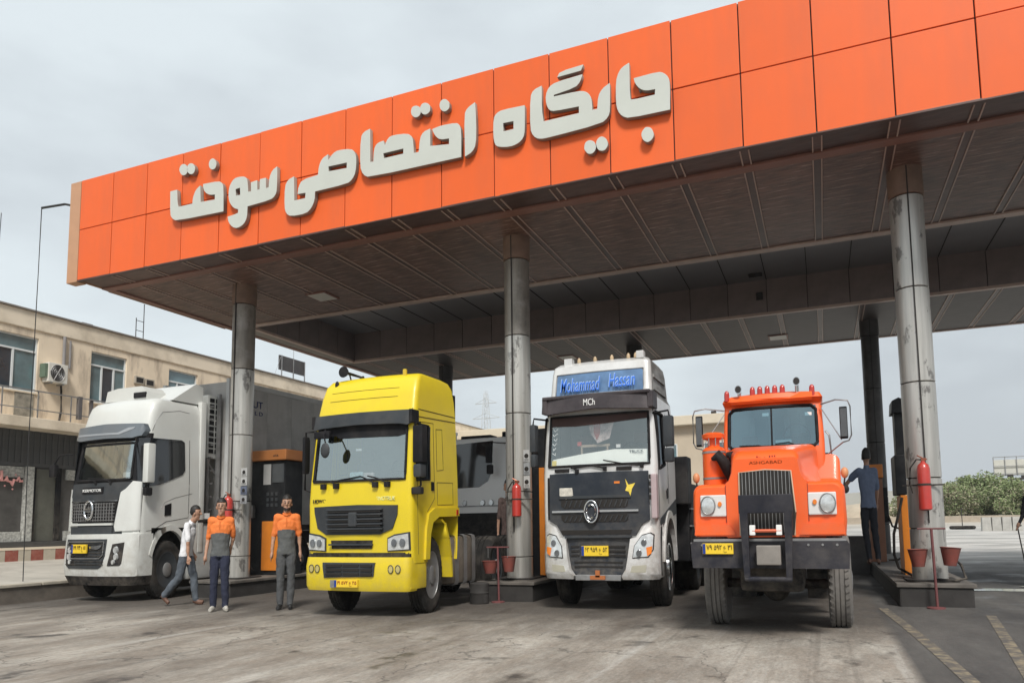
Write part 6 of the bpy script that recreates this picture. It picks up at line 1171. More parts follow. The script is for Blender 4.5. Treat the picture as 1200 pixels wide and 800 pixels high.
for z in (0.45, 0.85): MB().tube([(0, 0, z), (0, 0.33, z)], 0.014, 5).build('rung', mat('dark_steel', (0.07, 0.07, 0.07), 0.6), an)
MB().box(-0.2, 0.2, -2.3, -1.9, 0.04, 0.14).build('roof_pad', M_steel, an)
# hanging cables at the far left
M_cab = mat('cable_black', (0.03, 0.03, 0.03), 0.7)
cbm_ = thing('overhead_cable', 'thin black cable running from the canopy corner and hanging down to the sidewalk', 'cable', (-18.05, 12.2, 10.2))
L0 = Vector((-18.05, 12.2, 10.2))
pth = [(-18.05, 12.2, 10.15), (-18.35, 12.1, 10.22), (-18.95, 11.9, 10.14)]
MB().tube([Vector(p) - L0 for p in pth], 0.03, 6).build('cable', M_cab, cbm_)
pth = [(-18.95, 11.9, 10.12), (-18.95, 11.9, 7.3), (-18.97, 11.9, 4.0), (-18.98, 11.95, 0.36)]
MB().tube([Vector(p) - L0 for p in pth], 0.012, 5).build('drop_wire', M_cab, cbm_)
MB().tube([Vector(p) - L0 for p in [(-20.6, 11.9, 10.3), (-20.7, 11.9, 6), (-20.7, 11.9, 0.49)]], 0.010, 5).build('drop_wire', M_cab, cbm_)
# ================================================================== REAR BUILDING
M_rb = mat('beige_render', (0.55, 0.47, 0.36), 0.85, var=0.06, scale=0.3, dirt=(0.4, 0.34, 0.26), dfac=0.5, dscale=0.4)
rbd = thing('rear_building', 'long low beige building seen between the trucks behind the canopy', 'building', (-14.0, 45, 0.3))
MB().box(-18, 10.6, 0, 9, 0, 7.45).build('wall', M_rb, rbd)
MB().box(-18.3, 10.9, -0.5, 9.2, 7.45, 8.05, 0.03).build('parapet', mat('beige_parapet', (0.62, 0.55, 0.43), 0.8, var=0.05), rbd)
MB().box(-18, 10.62, -0.03, 0.0, 0.2, 3.6).build('base_band', mat('grey_base', (0.25, 0.23, 0.2), 0.8), rbd)
for k in range(8):
    x = -16 + k * 3.3
    wn = MB().box(x, x + 1.6, -0.05, 0.02, 4.6, 6.3).build('window', M_wf, rbd)
    MB().box(x + 0.06, x + 0.77, -0.06, -0.045, 4.66, 6.24).build('pane', M_pane, wn); MB().box(x + 0.83, x + 1.54, -0.06, -0.045, 4.66, 6.24).build('pane', M_pane, wn)
for x in (-1.0, 1.5, 7.6, 10.2): MB().box(x, x + 0.3, 0.1, 0.4, 8.05, 8.3).build('roof_vent', M_dark, rbd)
py = thing('power_pylon', 'faint lattice power pylon above the rear building roofline', 'pylon', (-62, 125, gz(-22, 110)))
pm = MB(); Hp = 27.0
for sx_ in (-1, 1):
    for sy2 in (-1, 1): pm.tube([(sx_ * 1.8, sy2 * 1.8, 0), (sx_ * 0.3, sy2 * 0.3, Hp)], 0.07, 4)
for k in range(11):
    z = k * 2.5; a = 1.8 - 1.5 * z / Hp; b_ = 1.8 - 1.5 * (z + 2.5) / Hp
    for sy2 in (-1, 1): pm.tube([(-a, sy2 * a, z), (b_, sy2 * b_, z + 2.5)], 0.04, 4).tube([(a, sy2 * a, z), (-b_, sy2 * b_, z + 2.5)], 0.04, 4)
pm.build('lattice', mat('galvanised', (0.5, 0.52, 0.53), 0.6), py)
for z, l in ((19, 3.6), (22, 3.0), (25, 2.4)): MB().tube([(-l, 0, z), (l, 0, z)], 0.08, 4).tube([(-l, 0, z), (0, 0, z + 1)], 0.05, 4).tube([(l, 0, z), (0, 0, z + 1)], 0.05, 4).build('cross_arm', mat('galvanised', (0.35, 0.36, 0.36), 0.6), py)
# ================================================================== ISLAND EQUIPMENT
M_op = mat('orange_pump_panel', (0.70, 0.22, 0.02), 0.45, var=0.08, dirt=(0.4, 0.14, 0.04), dfac=0.5, dscale=2)
M_opd = mat('brown_orange_box', (0.45, 0.17, 0.05), 0.5, var=0.12)
M_pb = mat('pump_black', (0.012, 0.013, 0.015), 0.5, spec=0.2, var=0.2, dirt=(0.06, 0.06, 0.06), dfac=0.4, dscale=2)
def pump(x, y, z, label, w_=0.85, d=0.7):
    t = thing('fuel_pump', label, 'fuel pump', (x, y, z)); h = w_ / 2
    MB().box(-h - 0.32, h, 0, d, 0, 3.10, 0.02).build('cabinet', M_pb, t)
    MB().box(-h - 0.36, h + 0.10, -0.1, d + 0.05, 3.11, 3.40, 0.03).build('top_sign', M_opd, t)
    text_fit('ATA', t, M_dark, 0.12, 0.3, 3.2, 3.26, -0.104)
    MB().box(-h + 0.16, h - 0.03, -0.035, 0, 0.12, 1.45, 0.012).build('lower_door', M_op, t)
    MB().box(-h + 0.12, -h + 0.16, -0.045, -0.0, 1.0, 1.12).build('door_latch', M_dark, t)
    MB().box(-h + 0.16, -h + 0.42, -0.012, 0, 2.45, 3.02, 0.005).build('price_sheet', mat('grey_sheet', (0.35, 0.35, 0.34), 0.6), t)
    MB().box(-h + 0.46, h - 0.04, -0.012, 0, 2.5, 3.02, 0.005).build('display', mat('display_glass', (0.05, 0.055, 0.06), 0.1, coat=1.0), t)
    for i in range(3):
        for j in range(3): MB().box(-h + 0.28 + i * 0.15, -h + 0.36 + i * 0.15, -0.014, 0, 1.85 + j * 0.15, 1.94 + j * 0.15).build('key', M_gry, t)
    MB().tube([(-h - 0.12, -0.06, 1.7), (-h - 0.20, -0.12, 1.5), (-h - 0.25, -0.12, 0.9), (-h - 0.22, -0.1, 0.3), (-h - 0.05, -0.08, 0.12)], 0.022, 6).build('hose', M_blk, t, smooth=50)
    MB().box(-h - 0.2, -h - 0.1, -0.12, 0.0, 1.55, 1.9, 0.02).build('nozzle', M_steel, t)
    return t
pump(-14.08, 15.2, 0.34, 'black and orange fuel pump beside the first column, behind the man in grey trousers', 0.9)
pump(-6.25, 15.6, 0.43, 'fuel pump mostly hidden behind the middle column', 0.7)
sp_ = thing('pump_side_panel', 'narrow tall orange pump edge between the middle column and the grey truck', 'fuel pump', (-5.78, 14.5, 0.43))
MB().box(-0.11, 0.11, 0, 0.5, 0.05, 2.42, 0.01).build('orange_side', M_op, sp_); MB().box(-0.12, 0.10, 0.0, 0.5, 2.43, 3.3, 0.01).build('black_top', M_pb, sp_)
MB().box(-0.30, -0.12, 0.05, 0.45, 0.0, 3.3, 0.01).build('cabinet', M_pb, sp_)
for k in range(4): MB().box(0.02, 0.08, -0.02, 0.0, 0.5 + 0.55 * k, 0.6 + 0.55 * k).build('bolt_plate', M_opd, sp_)
# right island pump seen end on
p3 = thing('fuel_pump', 'narrow orange and black fuel pump standing behind the right hand silver column', 'fuel pump', (1.50, 15.4, 0.50))
MB().box(-0.07, 0.12, 0, 0.8, 0.0, 1.55, 0.01).build('orange_side', M_op, p3); MB().box(-0.14, 0.06, 0.0, 0.8, 1.56, 2.35, 0.02).build('black_box', M_pb, p3)
MB().box(-0.09, 0.10, 0.1, 0.5, 2.35, 3.25, 0.01).build('mast', M_pb, p3)
MB().prism([(-0.14, 3.20), (-0.12, 3.44), (0.0, 3.50), (0.14, 3.44), (0.14, 3.20)], 'y', 0.02, 0.6).build('mast_head', M_pb, p3)
MB().tube([(-0.05, -0.04, 1.5), (-0.10, -0.1, 1.3), (-0.24, -0.14, 0.8), (-0.26, -0.2, 0.4), (-0.2, -0.3, 0.15), (-0.05, -0.4, 0.06), (0.0, -0.8, 0.04)], 0.026, 8).build('hose', M_blk, p3, smooth=60)
p4 = thing('fuel_pump', 'orange fuel pump further along the right island beside the man in the blue shirt', 'fuel pump', (1.28, 20.0, 0.50))
MB().box(-0.18, 0.18, 0, 0.8, 0, 2.14, 0.01).build('orange_cabinet', mat('faded_pump_brown', (0.26, 0.12, 0.07), 0.6, var=0.15), p4)
MB().box(-0.22, 0.20, -0.05, 0.8, 2.15, 2.50, 0.02).build('orange_head', M_op, p4); MB().box(0.18, 0.28, 0, 0.5, 1.0, 1.9, 0.01).build('hose_box', M_pb, p4)
MB().tube([(0.26, 0.0, 1.2), (0.34, -0.1, 0.9), (0.60, -0.2, 0.8), (0.82, -0.2, 0.55), (0.78, -0.2, 0.25), (0.4, -0.2, 0.06), (0.2, -0.2, 0.05)], 0.026, 8).build('hose', M_blk, p4, smooth=60)
tb = thing('tall_bin', 'grey open topped trough behind the man in the blue shirt on the right island', 'bin', (0.86, 21.2, gz(1)))
MB().prism([(-0.24, 0), (-0.34, 1.0), (0.34, 1.0), (0.24, 0)], 'y', 0, 0.5).build('bin_body', mat('grey_bin', (0.13, 0.125, 0.12), 0.7, var=0.2), tb)
MB().box(-0.37, 0.37, -0.02, 0.52, 0.98, 1.03, 0.01).build('rim', mat('grey_bin', (0.13, 0.125, 0.12), 0.7, var=0.2), tb)
# extinguishers
M_fe = mat('extinguisher_red', (0.50, 0.04, 0.03), 0.38, var=0.1, coat=0.5, dirt=(0.35, 0.06, 0.04), dfac=0.4, dscale=3)
def extinguisher(x, y, z0, h, r_, label, hose=-1):
    t = thing('fire_extinguisher', label, 'fire extinguisher', (x, y, z0))
    MB().lathe([(0.0, r_ * 0.7), (0.02, r_), (h * 0.84, r_), (h * 0.92, r_ * 0.8), (h * 0.97, r_ * 0.35), (h, r_ * 0.32)], n=24).build('cylinder', M_fe, t, smooth=40)
    MB().box(-0.03, 0.05, -0.03, 0.03, h, h + 0.05).tube([(0, 0, h + 0.05), (-0.09, -0.01, h + 0.10)], 0.012, 6).tube([(0, 0, h), (0.07, 0, h + 0.03)], 0.010, 6).build('valve', mat('valve_brass', (0.3, 0.1, 0.06), 0.4, metal=0.5), t)
    MB().tube([(0, 0, h + 0.02), (hose * 0.1, 0, h + 0.03), (hose * (r_ + 0.10), 0.0, h - 0.12), (hose * (r_ + 0.12), 0, h * 0.55), (hose * (r_ + 0.08), 0, h * 0.35)], 0.014, 6).build('hose', M_blk, t, smooth=60)
    MB().lathe([(h * 0.5, r_ + 0.006), (h * 0.54, r_ + 0.006)], n=24).box(-0.02, 0.02, 0, 0.16, h * 0.5, h * 0.54).box(-0.33, 0.33, 0.10, 0.13, h * 0.5, h * 0.53).build('wall_bracket', M_blk, t)
    return t
extinguisher(1.66, 13.74, 1.73, 0.86, 0.105, 'red fire extinguisher strapped to the silver column at the right')
extinguisher(-6.10, 13.74, 1.76, 0.72, 0.10, 'red fire extinguisher on the column between the yellow and grey trucks')
extinguisher(-14.12, 13.74, 1.70, 0.74, 0.11, 'red fire extinguisher on the first column behind the dark trousered attendant')
# buckets on stands
M_bk = mat('faded_red_bucket', (0.24, 0.065, 0.05), 0.65, var=0.2, dirt=(0.12, 0.07, 0.06), dfac=0.7, dscale=3)
M_bki = mat('bucket_sand', (0.32, 0.27, 0.2), 0.95)
M_pole = mat('dull_red_pole', (0.16, 0.055, 0.055), 0.6, var=0.2)
def bucket(x, y, z, rt, rb_2, h, label, lean=0.0):
    t = thing('fire_bucket', label, 'bucket', (x, y, z)); t.rotation_euler = (0, lean, 0)
    MB().lathe([(0, rb_2 * 0.98), (0.005, rb_2), (h, rt), (h + 0.012, rt + 0.012), (h + 0.015, rt - 0.005), (h - 0.05, rt - 0.02), (h - 0.05, 0.0)], n=24).build('bucket_body', M_bk, t, smooth=30)
    return t
def stand(x, y, z0, h, w_, label, base=None):
    t = thing('bucket_stand', label, 'stand', (x, y, z0))
    MB().tube([(0.02, 0, 0), (0, 0, h)], 0.022, 8).build('pole', M_pole, t, smooth=60)
    MB().tube([(-w_, 0, h), (w_, 0, h)], 0.016, 6).build('cross_bar', M_pole, t, smooth=60)
    for s_ in (-1, 1): MB().tube([(s_ * (w_ - 0.03), 0, h), (s_ * (w_ - 0.03), 0, h - 0.22)], 0.006, 5).build('hook', M_steel, t)
    MB().lathe([(0, 0.14), (0.02, 0.14), (0.03, 0.03)], n=16).build('foot', M_pole, t)
    return t
stand(1.66, 13.25, gz(1.7), 1.31, 0.21, 'dull red T shaped bucket stand in front of the right silver column')
stand(-6.30, 13.2, gz(-6.3), 1.12, 0.25, 'dull red T shaped bucket stand in front of the middle column')
bucket(1.46, 13.45, 0.78, 0.155, 0.095, 0.28, 'dull red cone shaped fire bucket left of the stand pole by the right column')
bucket(1.93, 13.45, 0.80, 0.155, 0.095, 0.29, 'dull red cone shaped fire bucket right of the stand pole by the right column', 0.08)
bucket(-6.52, 13.3, 0.60, 0.17, 0.11, 0.24, 'sand filled dull red bucket left of the stand pole by the middle column')
bucket(-6.12, 13.35, 0.63, 0.15, 0.10, 0.30, 'dull red bucket right of the stand pole by the middle column')
t = thing('coiled_hose', 'black hose loop lying on the right island beside the column foot', 'hose', (2.05, 13.9, 0.51))
MB().tube([(-0.3, -0.1, 0.03), (0.0, -0.15, 0.02), (0.17, -0.05, 0.05), (0.12, 0.05, 0.28), (-0.02, 0.1, 0.42), (-0.2, 0.1, 0.36)], 0.024, 8).build('hose', M_blk, t, smooth=60)
t = thing('barrel', 'dark round barrel standing beside the middle island foot', 'barrel', (-6.60, 12.95, gz(-6.6)))
MB().lathe([(0, 0.16), (0.02, 0.17), (0.2, 0.165), (0.22, 0.175), (0.24, 0.165), (0.40, 0.17), (0.42, 0.15)], n=24, k1=1.2).build('drum', M_isl, t, smooth=30)
MB().lathe([(0.42, 0.15), (0.425, 0.0)], n=24, k1=1.2).build('lid', M_isl, t)
def notice(x, y, z0, z1, w_, label, cols):
    t = thing('notice_strip', label, 'sign', (x, y, z0)); n = len(cols); h = (z1 - z0) / n
    for i, c in enumerate(cols): 
        q = MB().box(-w_ / 2, w_ / 2, -0.012, 0.012, i * h + 0.01, (i + 1) * h - 0.01, 0.003).build('notice', mat('notice_%d' % int(c[0] * 100), c, 0.5, var=0.08), t)
        MB().lathe([(-0.014, 0.05), (-0.013, 0.05)], c=(0, 0, i * h + h / 2), axis='y', n=12).build('symbol', M_ink, q)
        for k in range(3): MB().box(-w_ * .36, w_ * .36, -0.0135, -0.012, i * h + 0.03 + 0.02 * k, i * h + 0.037 + 0.02 * k).build('line', M_ink, q)
notice(-13.74, 13.86, 2.22, 3.15, 0.20, 'white and blue safety notices on the first silver column', [(0.3, 0.31, 0.32), (0.12, 0.14, 0.2), (0.45, 0.45, 0.44), (0.44, 0.44, 0.43)])
notice(-5.90, 13.84, 2.36, 3.2, 0.14, 'narrow pale notice strip on the middle column', [(0.46, 0.46, 0.45), (0.3, 0.3, 0.32), (0.42, 0.42, 0.42)])
# ================================================================== FAR RIGHT
M_leaf = [mat('leaf_olive', (0.19, 0.24, 0.115), 0.9, var=0.15, scale=0.5, spec=0.1), mat('leaf_pale', (0.235, 0.285, 0.14), 0.9, var=0.15, scale=0.5, spec=0.1), mat('leaf_dry', (0.29, 0.27, 0.18), 0.85, var=0.2, scale=2)]
M_bark = mat('bark', (0.16, 0.12, 0.09), 0.9)
def shrub(x, y, z, w_, h, n, seed, label, dry=0.3):
    rd = random.Random(seed); t = thing('desert_shrub', label, 'shrub', (x, y, z), group=None)
    tm = MB(); tips = []
    for k in range(12):
        a = rd.uniform(0, 2 * pi); e = Vector((cos(a) * w_ * rd.uniform(.2, .45), sin(a) * w_ * 0.3, h * rd.uniform(0.45, 0.85))); tips.append(e)
        tm.tube([(0, 0, 0), e * 0.5 + Vector((0, 0, 0.15 * h)), e], [0.08, 0.05, 0.015], 5)
    tm.build('trunk', M_bark, t)
    cl = [(Vector((rd.gauss(0, w_ * 0.22), rd.gauss(0, w_ * 0.18), h * (0.12 + 0.72 * rd.random() ** 0.9))), rd.uniform(0.10, 0.19) * w_) for _ in range(34)]
    cl = [(Vector((c.x, c.y, min(c.z, h * (0.95 - 0.5 * (abs(c.x) / (w_ * .6)) ** 2)))), r_) for c, r_ in cl]
    bms = [MB(), MB(), MB()]
    for k in range(n * 2):
        c, r_ = cl[rd.randrange(len(cl))]; d = Vector((rd.gauss(0, 1), rd.gauss(0, 1), rd.gauss(0, .8))); d = d.normalized() * r_ * rd.uniform(0.3, 1.0) ** 0.6
        p = c + d; 
        if p.z < 0.1: p.z = rd.uniform(0.1, 0.5)
        s_ = rd.uniform(0.07, 0.17); u_ = Vector((rd.gauss(0, 1), rd.gauss(0, 1), rd.gauss(0, 1))).normalized(); v_ = u_.cross(Vector((rd.gauss(0, 1), rd.gauss(0, 1), rd.gauss(0, 1)))).normalized()
        m_ = bms[2] if rd.random() < dry * (0.6 if d.z > 0 else 1.3) else (bms[1] if d.z > -0.1 * r_ else bms[0])
        m_.b.faces.new([m_.b.verts.new(p + u_ * s_), m_.b.verts.new(p + v_ * s_ * 0.5), m_.b.verts.new(p - u_ * s_), m_.b.verts.new(p - v_ * s_ * 0.5)])
    for i, m_ in enumerate(bms):
        me = bpy.data.meshes.new('crown'); m_.b.to_mesh(me); m_.b.free(); me.materials.append(M_leaf[i]); o = bpy.data.objects.new('crown', me); col.objects.link(o); o.parent = t
ZS = gz(8, 84)
shrub(11.6, 84, ZS, 7.0, 3.9, 9000, 1, 'low dry olive shrub at the left end of the thicket beyond the yard', 0.55)
shrub(14.6, 86, ZS, 7.2, 5.2, 12000, 2, 'tallest pale green shrub in the middle of the thicket beyond the yard', 0.2)
shrub(18.4, 84, ZS, 6.8, 4.4, 10000, 3, 'bushy green shrub at the right end of the thicket beyond the yard', 0.3)
shrub(9.8, 90, ZS, 5.0, 2.6, 4000, 4, 'small brownish shrub behind the left end of the thicket', 0.6)
fb_ = thing('framed_billboard', 'pale billboard in a metal frame high above the thicket at the right edge', 'billboard', (21.4, 95, ZS), sc=(1.357, 1.357, 1.357))
MB().box(-1.9, 3.2, 0.0, 0.15, 3.85, 5.2, 0.02).build('board', mat('pale_board', (0.55, 0.54, 0.48), 0.6, var=0.08), fb_)
for x in [-1.95 + 0.86 * k for k in range(7)]: MB().box(x, x + 0.06, -0.08, -0.02, 0 if x < -1.9 or x > 3 else 3.8, 5.45).build('post', M_steel, fb_)
for z in (3.95, 4.6, 5.4): MB().box(-1.95, 3.25, -0.12, -0.08, z, z + 0.06).build('frame_bar', M_steel, fb_)
MB().box(-1.9, 3.3, -0.5, 0.0, 3.45, 3.6).box(-1.0, -0.6, -0.5, -0.2, 3.6, 3.9).box(0.0, 0.25, -0.5, -0.2, 3.6, 3.8).box(0.5, 0.8, -0.5, -0.2, 3.6, 3.8).build('walkway', M_dark, fb_)
MB().prism([(-2.2, 0), (-1.4, 3.4), (3.4, 3.4), (4.2, 0)], 'y', 0.6, 3.0).build('embankment', mat('grey_bank', (0.36, 0.35, 0.33), 0.9, var=0.15), fb_)
t = thing('concrete_barrier', 'row of pale concrete barrier blocks at the far side of the yard', 'barrier', (11.3, 56, gz(8, 56)))
for k in range(4): MB().prism([(-1.15 + k * .6, 0), (-1.12 + k * .6, 0.95), (-0.62 + k * .6, 0.95), (-0.58 + k * .6, 0)], 'y', 0, 0.5).build('block', mat('pale_concrete', (0.42, 0.41, 0.38), 0.9, var=0.15), t)
t = thing('old_tyre', 'dark tyre lying flat on the pale ground far behind the right column', 'tyre', (9.6, 60, gz(8, 60)))
MB().tube([(0.75 * cos(a), 0.5 * sin(a), 0.13) for a in lin(0, 2 * pi, 24)], 0.13, 8).build('tyre', M_rub, t, smooth=60)
MB().tube([(0.0, 0, 0.1), (0.0, 0.0, 1.6)], 0.03, 5).build('stake', M_dark, t)
M_pud = mat('puddle_water', (0.30, 0.31, 0.31), 0.04, var=0.02, coat=1.0, spec=1.0)
for cx_, cy__, rx_, ry__ in ((3.35, 16.6, 0.75, 0.28), (4.9, 17.3, 0.9, 0.3), (4.4, 15.3, 0.5, 0.15)):
    m = MB(); pts = []
    for k in range(28):
        a = 2 * pi * k / 28; q = 1 + 0.25 * sin(3 * a + cx_) + 0.12 * sin(7 * a); pts.append(m.b.verts.new((cx_ + rx_ * q * cos(a), cy__ + ry__ * q * sin(a), gz(cx_) + 0.006)))
    m.b.faces.new(pts); o = m.build('puddle', M_pud); o['kind'] = 'structure'
# ================================================================== PEOPLE
import numpy as np
M_skin = mat('skin', (0.40, 0.225, 0.15), 0.55, var=0.06, scale=6)
M_hair = mat('dark_hair', (0.012, 0.010, 0.009), 0.6, var=0.2, scale=20)
M_eye = mat('eye_brow', (0.02, 0.013, 0.01), 0.5)
M_lip = mat('lips', (0.24, 0.09, 0.07), 0.5)
def person(name_label, loc, rz, J, clothes, sc=(1.02, 1.02, 1.31), hair='short', yoke=None, cat='person', skirt=False, sleeve=0.5):
    """J: joints; one continuous remeshed body, split into clothing areas by the nearest limb"""
    t = thing('person', name_label, cat, loc, rz=rz, sc=sc)
    V = lambda k: Vector(J[k]); prim = []; m = MB()
    def seg(a, b, ra, rb2, tg, n=12, mid=None):
        a, b = Vector(a), Vector(b); path = [a, b]; rad = [ra, rb2]
        if mid: path = [a, a.lerp(b, 0.35), b]; rad = [ra, mid, rb2]
        m.tube(path, rad, n); m.ball(a, ra, ra, ra, 10); m.ball(b, rb2, rb2, rb2, 10); prim.append((a, b, (ra + rb2) / 2, tg))
    pel, ch, nk, hd = V('pelvis'), V('chest'), V('neck'), V('head')
    fwd = Vector(J.get('fwd', (0, -1, 0))); right = Vector((1, 0, 0)) if abs(fwd.y) > .5 else Vector((0, 1, 0))
    # torso: stacked ellipses
    rings = []; secs = [(-0.22, .172, .122), (0.0, .172, .122), (0.18, .163, .118), (0.42, .172, .120), (0.75, .195, .125), (0.95, .185, .110), (1.05, .11, .08)]
    for tt, a_, b_ in secs:
        c = pel.lerp(ch, tt) if tt <= 1 else ch.lerp(nk, (tt - 1) * 2.5)
        ring = [m.b.verts.new(c + right * a_ * cos(q) + right.cross(Vector((0, 0, 1))) * b_ * sin(q)) for q in [2 * pi * k / 20 for k in range(20)]]; rings.append(ring)
    for a_, b_ in zip(rings, rings[1:]):
        for k in range(20): m.b.faces.new((a_[k], a_[(k + 1) % 20], b_[(k + 1) % 20], b_[k]))
    m.b.faces.new(rings[0]); m.b.faces.new(rings[-1])
    prim.append((pel + Vector((0, 0, 0.02)), ch, 0.15, 'shirt')); prim.append((pel + Vector((0, 0, -0.20)), pel + Vector((0, 0, -0.16)), 0.12, 'pants'))
    seg(ch.lerp(nk, 0.55), hd + Vector((0, 0, -0.06)), 0.066, 0.060, 'skin')
    # head: skull, jaw, nose, ears
    m.ball(hd + Vector((0, 0, 0.035)) - fwd * 0.01, 0.089, 0.104, 0.108, 18) if abs(fwd.y) > .5 else m.ball(hd + Vector((0, 0, 0.035)) - fwd * 0.01, 0.104, 0.089, 0.108, 18)
    m.ball(hd + Vector((0, 0, -0.045)) + fwd * 0.018, 0.066, 0.066, 0.066, 14); m.ball(hd + fwd * 0.060 + Vector((0, 0, -0.095)), 0.028, 0.020, 0.020, 8)
    m.tube([hd + fwd * 0.088 + Vector((0, 0, 0.035)), hd + fwd * 0.114 + Vector((0, 0, -0.012))], [0.010, 0.017], 8)
    for s_ in (-1, 1): m.ball(hd + right * s_ * 0.091 + Vector((0, 0, 0.0)), 0.018, 0.018, 0.032, 8)
    prim.append((hd + Vector((0, 0, -0.07)), hd + Vector((0, 0, 0.05)), 0.08, 'skin'))
    for S_ in ('l', 'r'):
        sh, el, wr = V('sh_' + S_), V('el_' + S_), V('wr_' + S_)
        seg(ch.lerp(nk, 0.1), sh, 0.075, 0.066, 'shirt'); cut = sh.lerp(el, 0.85)
        seg(sh, cut, 0.066, 0.060, 'sleeve'); seg(cut, el, 0.043, 0.040, 'skin' if sleeve < 1 else 'sleeve'); seg(el, wr, 0.041, 0.026, 'skin' if sleeve < 1 else 'sleeve', mid=0.038)
        d = (wr - el).normalized(); side = fwd.normalized(); nrm = d.cross(side).normalized()
        pm_ = wr + d * 0.085; m.tube([wr, wr + d * 0.03, pm_], [0.024, 0.034, 0.033], 10); prim.append((wr, pm_, 0.03, 'skin'))
        for q, ln, bend in ((-0.030, .062, .3), (-0.010, .074, .35), (0.010, .070, .42), (0.028, .054, .5)):
            b0 = pm_ + side * -q; b1 = b0 + d * ln * .5 + nrm * 0.004; b2 = b1 + (d * (1 - bend) + side * 0.12 - nrm * bend * 0.5).normalized() * ln * .5
            m.tube([pm_ - d * 0.03 + side * -q, b0, b1, b2], [0.012, 0.011, 0.0105, 0.009], 7); prim.append((b0, b2, 0.01, 'skin'))
        th0 = wr + d * 0.03 + side * 0.025; th1 = th0 + (d + side * 0.9).normalized() * 0.045; th2 = th1 + (d * 1.0 + side * 0.1).normalized() * 0.035
        m.tube([th0, th1, th2], [0.014, 0.012, 0.010], 7); prim.append((th0, th2, 0.01, 'skin'))
        hp, kn, an_ = V('hip_' + S_), V('kn_' + S_), V('an_' + S_)
        seg(hp, kn, 0.100, 0.078, 'pants', mid=0.096); seg(kn, an_ + (kn - an_).normalized() * 0.02, 0.078, 0.064, 'pants', mid=0.074)
        toe = V('toe_' + S_); 
        fd = (toe - an_); m.tube([an_ - fd * 0.30 + Vector((0, 0, -0.035)), an_ + fd * 0.2 + Vector((0, 0, -0.03)), toe], [0.040, 0.046, 0.036], 10); m.tube([an_ + Vector((0, 0, 0.03)), an_ - Vector((0, 0, 0.03))], [0.04, 0.045], 10)
        prim.append((an_ - fd * 0.3 + Vector((0, 0, -0.05)), toe + Vector((0, 0, -0.01)), 0.05, 'shoe'))
    if skirt:
        m.lathe([(0.12, 0.27), (0.5, 0.24), (1.0, 0.19)], n=20); prim.append((Vector((0, 0, 0.1)), Vector((0, 0, 0.95)), 0.24, 'pants'))
    bmesh.ops.recalc_face_normals(m.b, faces=m.b.faces)
    me0 = bpy.data.meshes.new('b'); m.b.to_mesh(me0); m.b.free(); o = bpy.data.objects.new('b', me0); col.objects.link(o)
    tx = bpy.data.textures.get('folds') or bpy.data.textures.new('folds', 'CLOUDS'); tx.noise_scale = 0.11; tx.noise_depth = 2
    rm = o.modifiers.new('r', 'REMESH'); rm.mode = 'VOXEL'; rm.voxel_size = 0.0095; sm = o.modifiers.new('s', 'SMOOTH'); sm.iterations = 3; sm.factor = 0.5
    dp = o.modifiers.new('d', 'DISPLACE'); dp.texture = tx; dp.strength = 0.034; dp.mid_level = 0.5; dp.texture_coords = 'GLOBAL'
    vg_ = o.vertex_groups.new(name='cloth'); vg_.add([v.index for v in me0.vertices], 1.0, 'REPLACE')
    me = bpy.data.meshes.new_from_object(o.evaluated_get(bpy.context.evaluated_depsgraph_get())); bpy.data.objects.remove(o)
    n = len(me.polygons); C = np.empty(n * 3); me.polygons.foreach_get('center', C); C = C.reshape(-1, 3); best = np.full(n, 1e9); idx = np.zeros(n, int)
    tags = ['skin', 'shirt', 'pants', 'shoe', 'yoke', 'hair', 'eye', 'lip', 'sleeve']
    for a, b, r_, tg in prim:
        a_, b_ = np.array(a), np.array(b); ab = b_ - a_; tt = np.clip(((C - a_) @ ab) / (ab @ ab), 0, 1); d = np.linalg.norm(C - (a_ + tt[:, None] * ab), axis=1) - r_
        mk = d < best; best[mk] = d[mk]; idx[mk] = tags.index(tg)
    H = np.array(hd); F = np.array(fwd); Rr = np.array(right); rel = C - H; up = rel[:, 2]; fo = rel @ F; rt = rel @ Rr; near = np.linalg.norm(rel, axis=1) < 0.17
    cloth = (idx == 1) | (idx == 2); hem = 0.855
    if not skirt: idx[cloth & (C[:, 2] > hem)] = 1; idx[cloth & (C[:, 2] <= hem)] = 2
    if yoke:
        y_ = (idx == 1) & ((C[:, 2] > yoke - 0.02 + 0.01 * np.cos(C[:, 0] * 18))); idx[y_] = 4
    idx[near & (fo > 0.045) & (abs(abs(rt) - 0.030) < 0.015) & (abs(up - 0.028) < 0.007)] = 6
    idx[near & (fo > 0.045) & (abs(abs(rt) - 0.030) < 0.020) & (abs(up - 0.050) < 0.006)] = 6
    idx[near & (fo > 0.04) & (abs(rt) < 0.024) & (abs(up + 0.052) < 0.006)] = 7
    if J.get('beard'): idx[near & (fo > 0.02) & (idx == 0) & (up < -0.045) & (up > -0.10) & (abs(rt) > 0.0)] = 6
    for tg in tags:
        me.materials.append({'skin': M_skin, 'shirt': clothes['shirt'], 'pants': clothes['pants'], 'shoe': clothes['shoe'], 'yoke': clothes.get('yoke', clothes['shirt']), 'hair': M_hair, 'eye': M_eye, 'lip': M_lip, 'sleeve': clothes.get('yoke', clothes['shirt'])}[tg])
    me.polygons.foreach_set('material_index', idx); me.polygons.foreach_set('use_smooth', [True] * n)
    bo = bpy.data.objects.new('body', me); col.objects.link(bo); bo.parent = t
    # hair cap
    hm = MB(); 
    rx, ry = (0.097, 0.110) if abs(fwd.y) > .5 else (0.110, 0.097)
    hm.ball(hd + Vector((0, 0, 0.048)) - fwd * 0.018, rx, ry, 0.112, 20)
    g = hm.b; rd = random.Random(5)
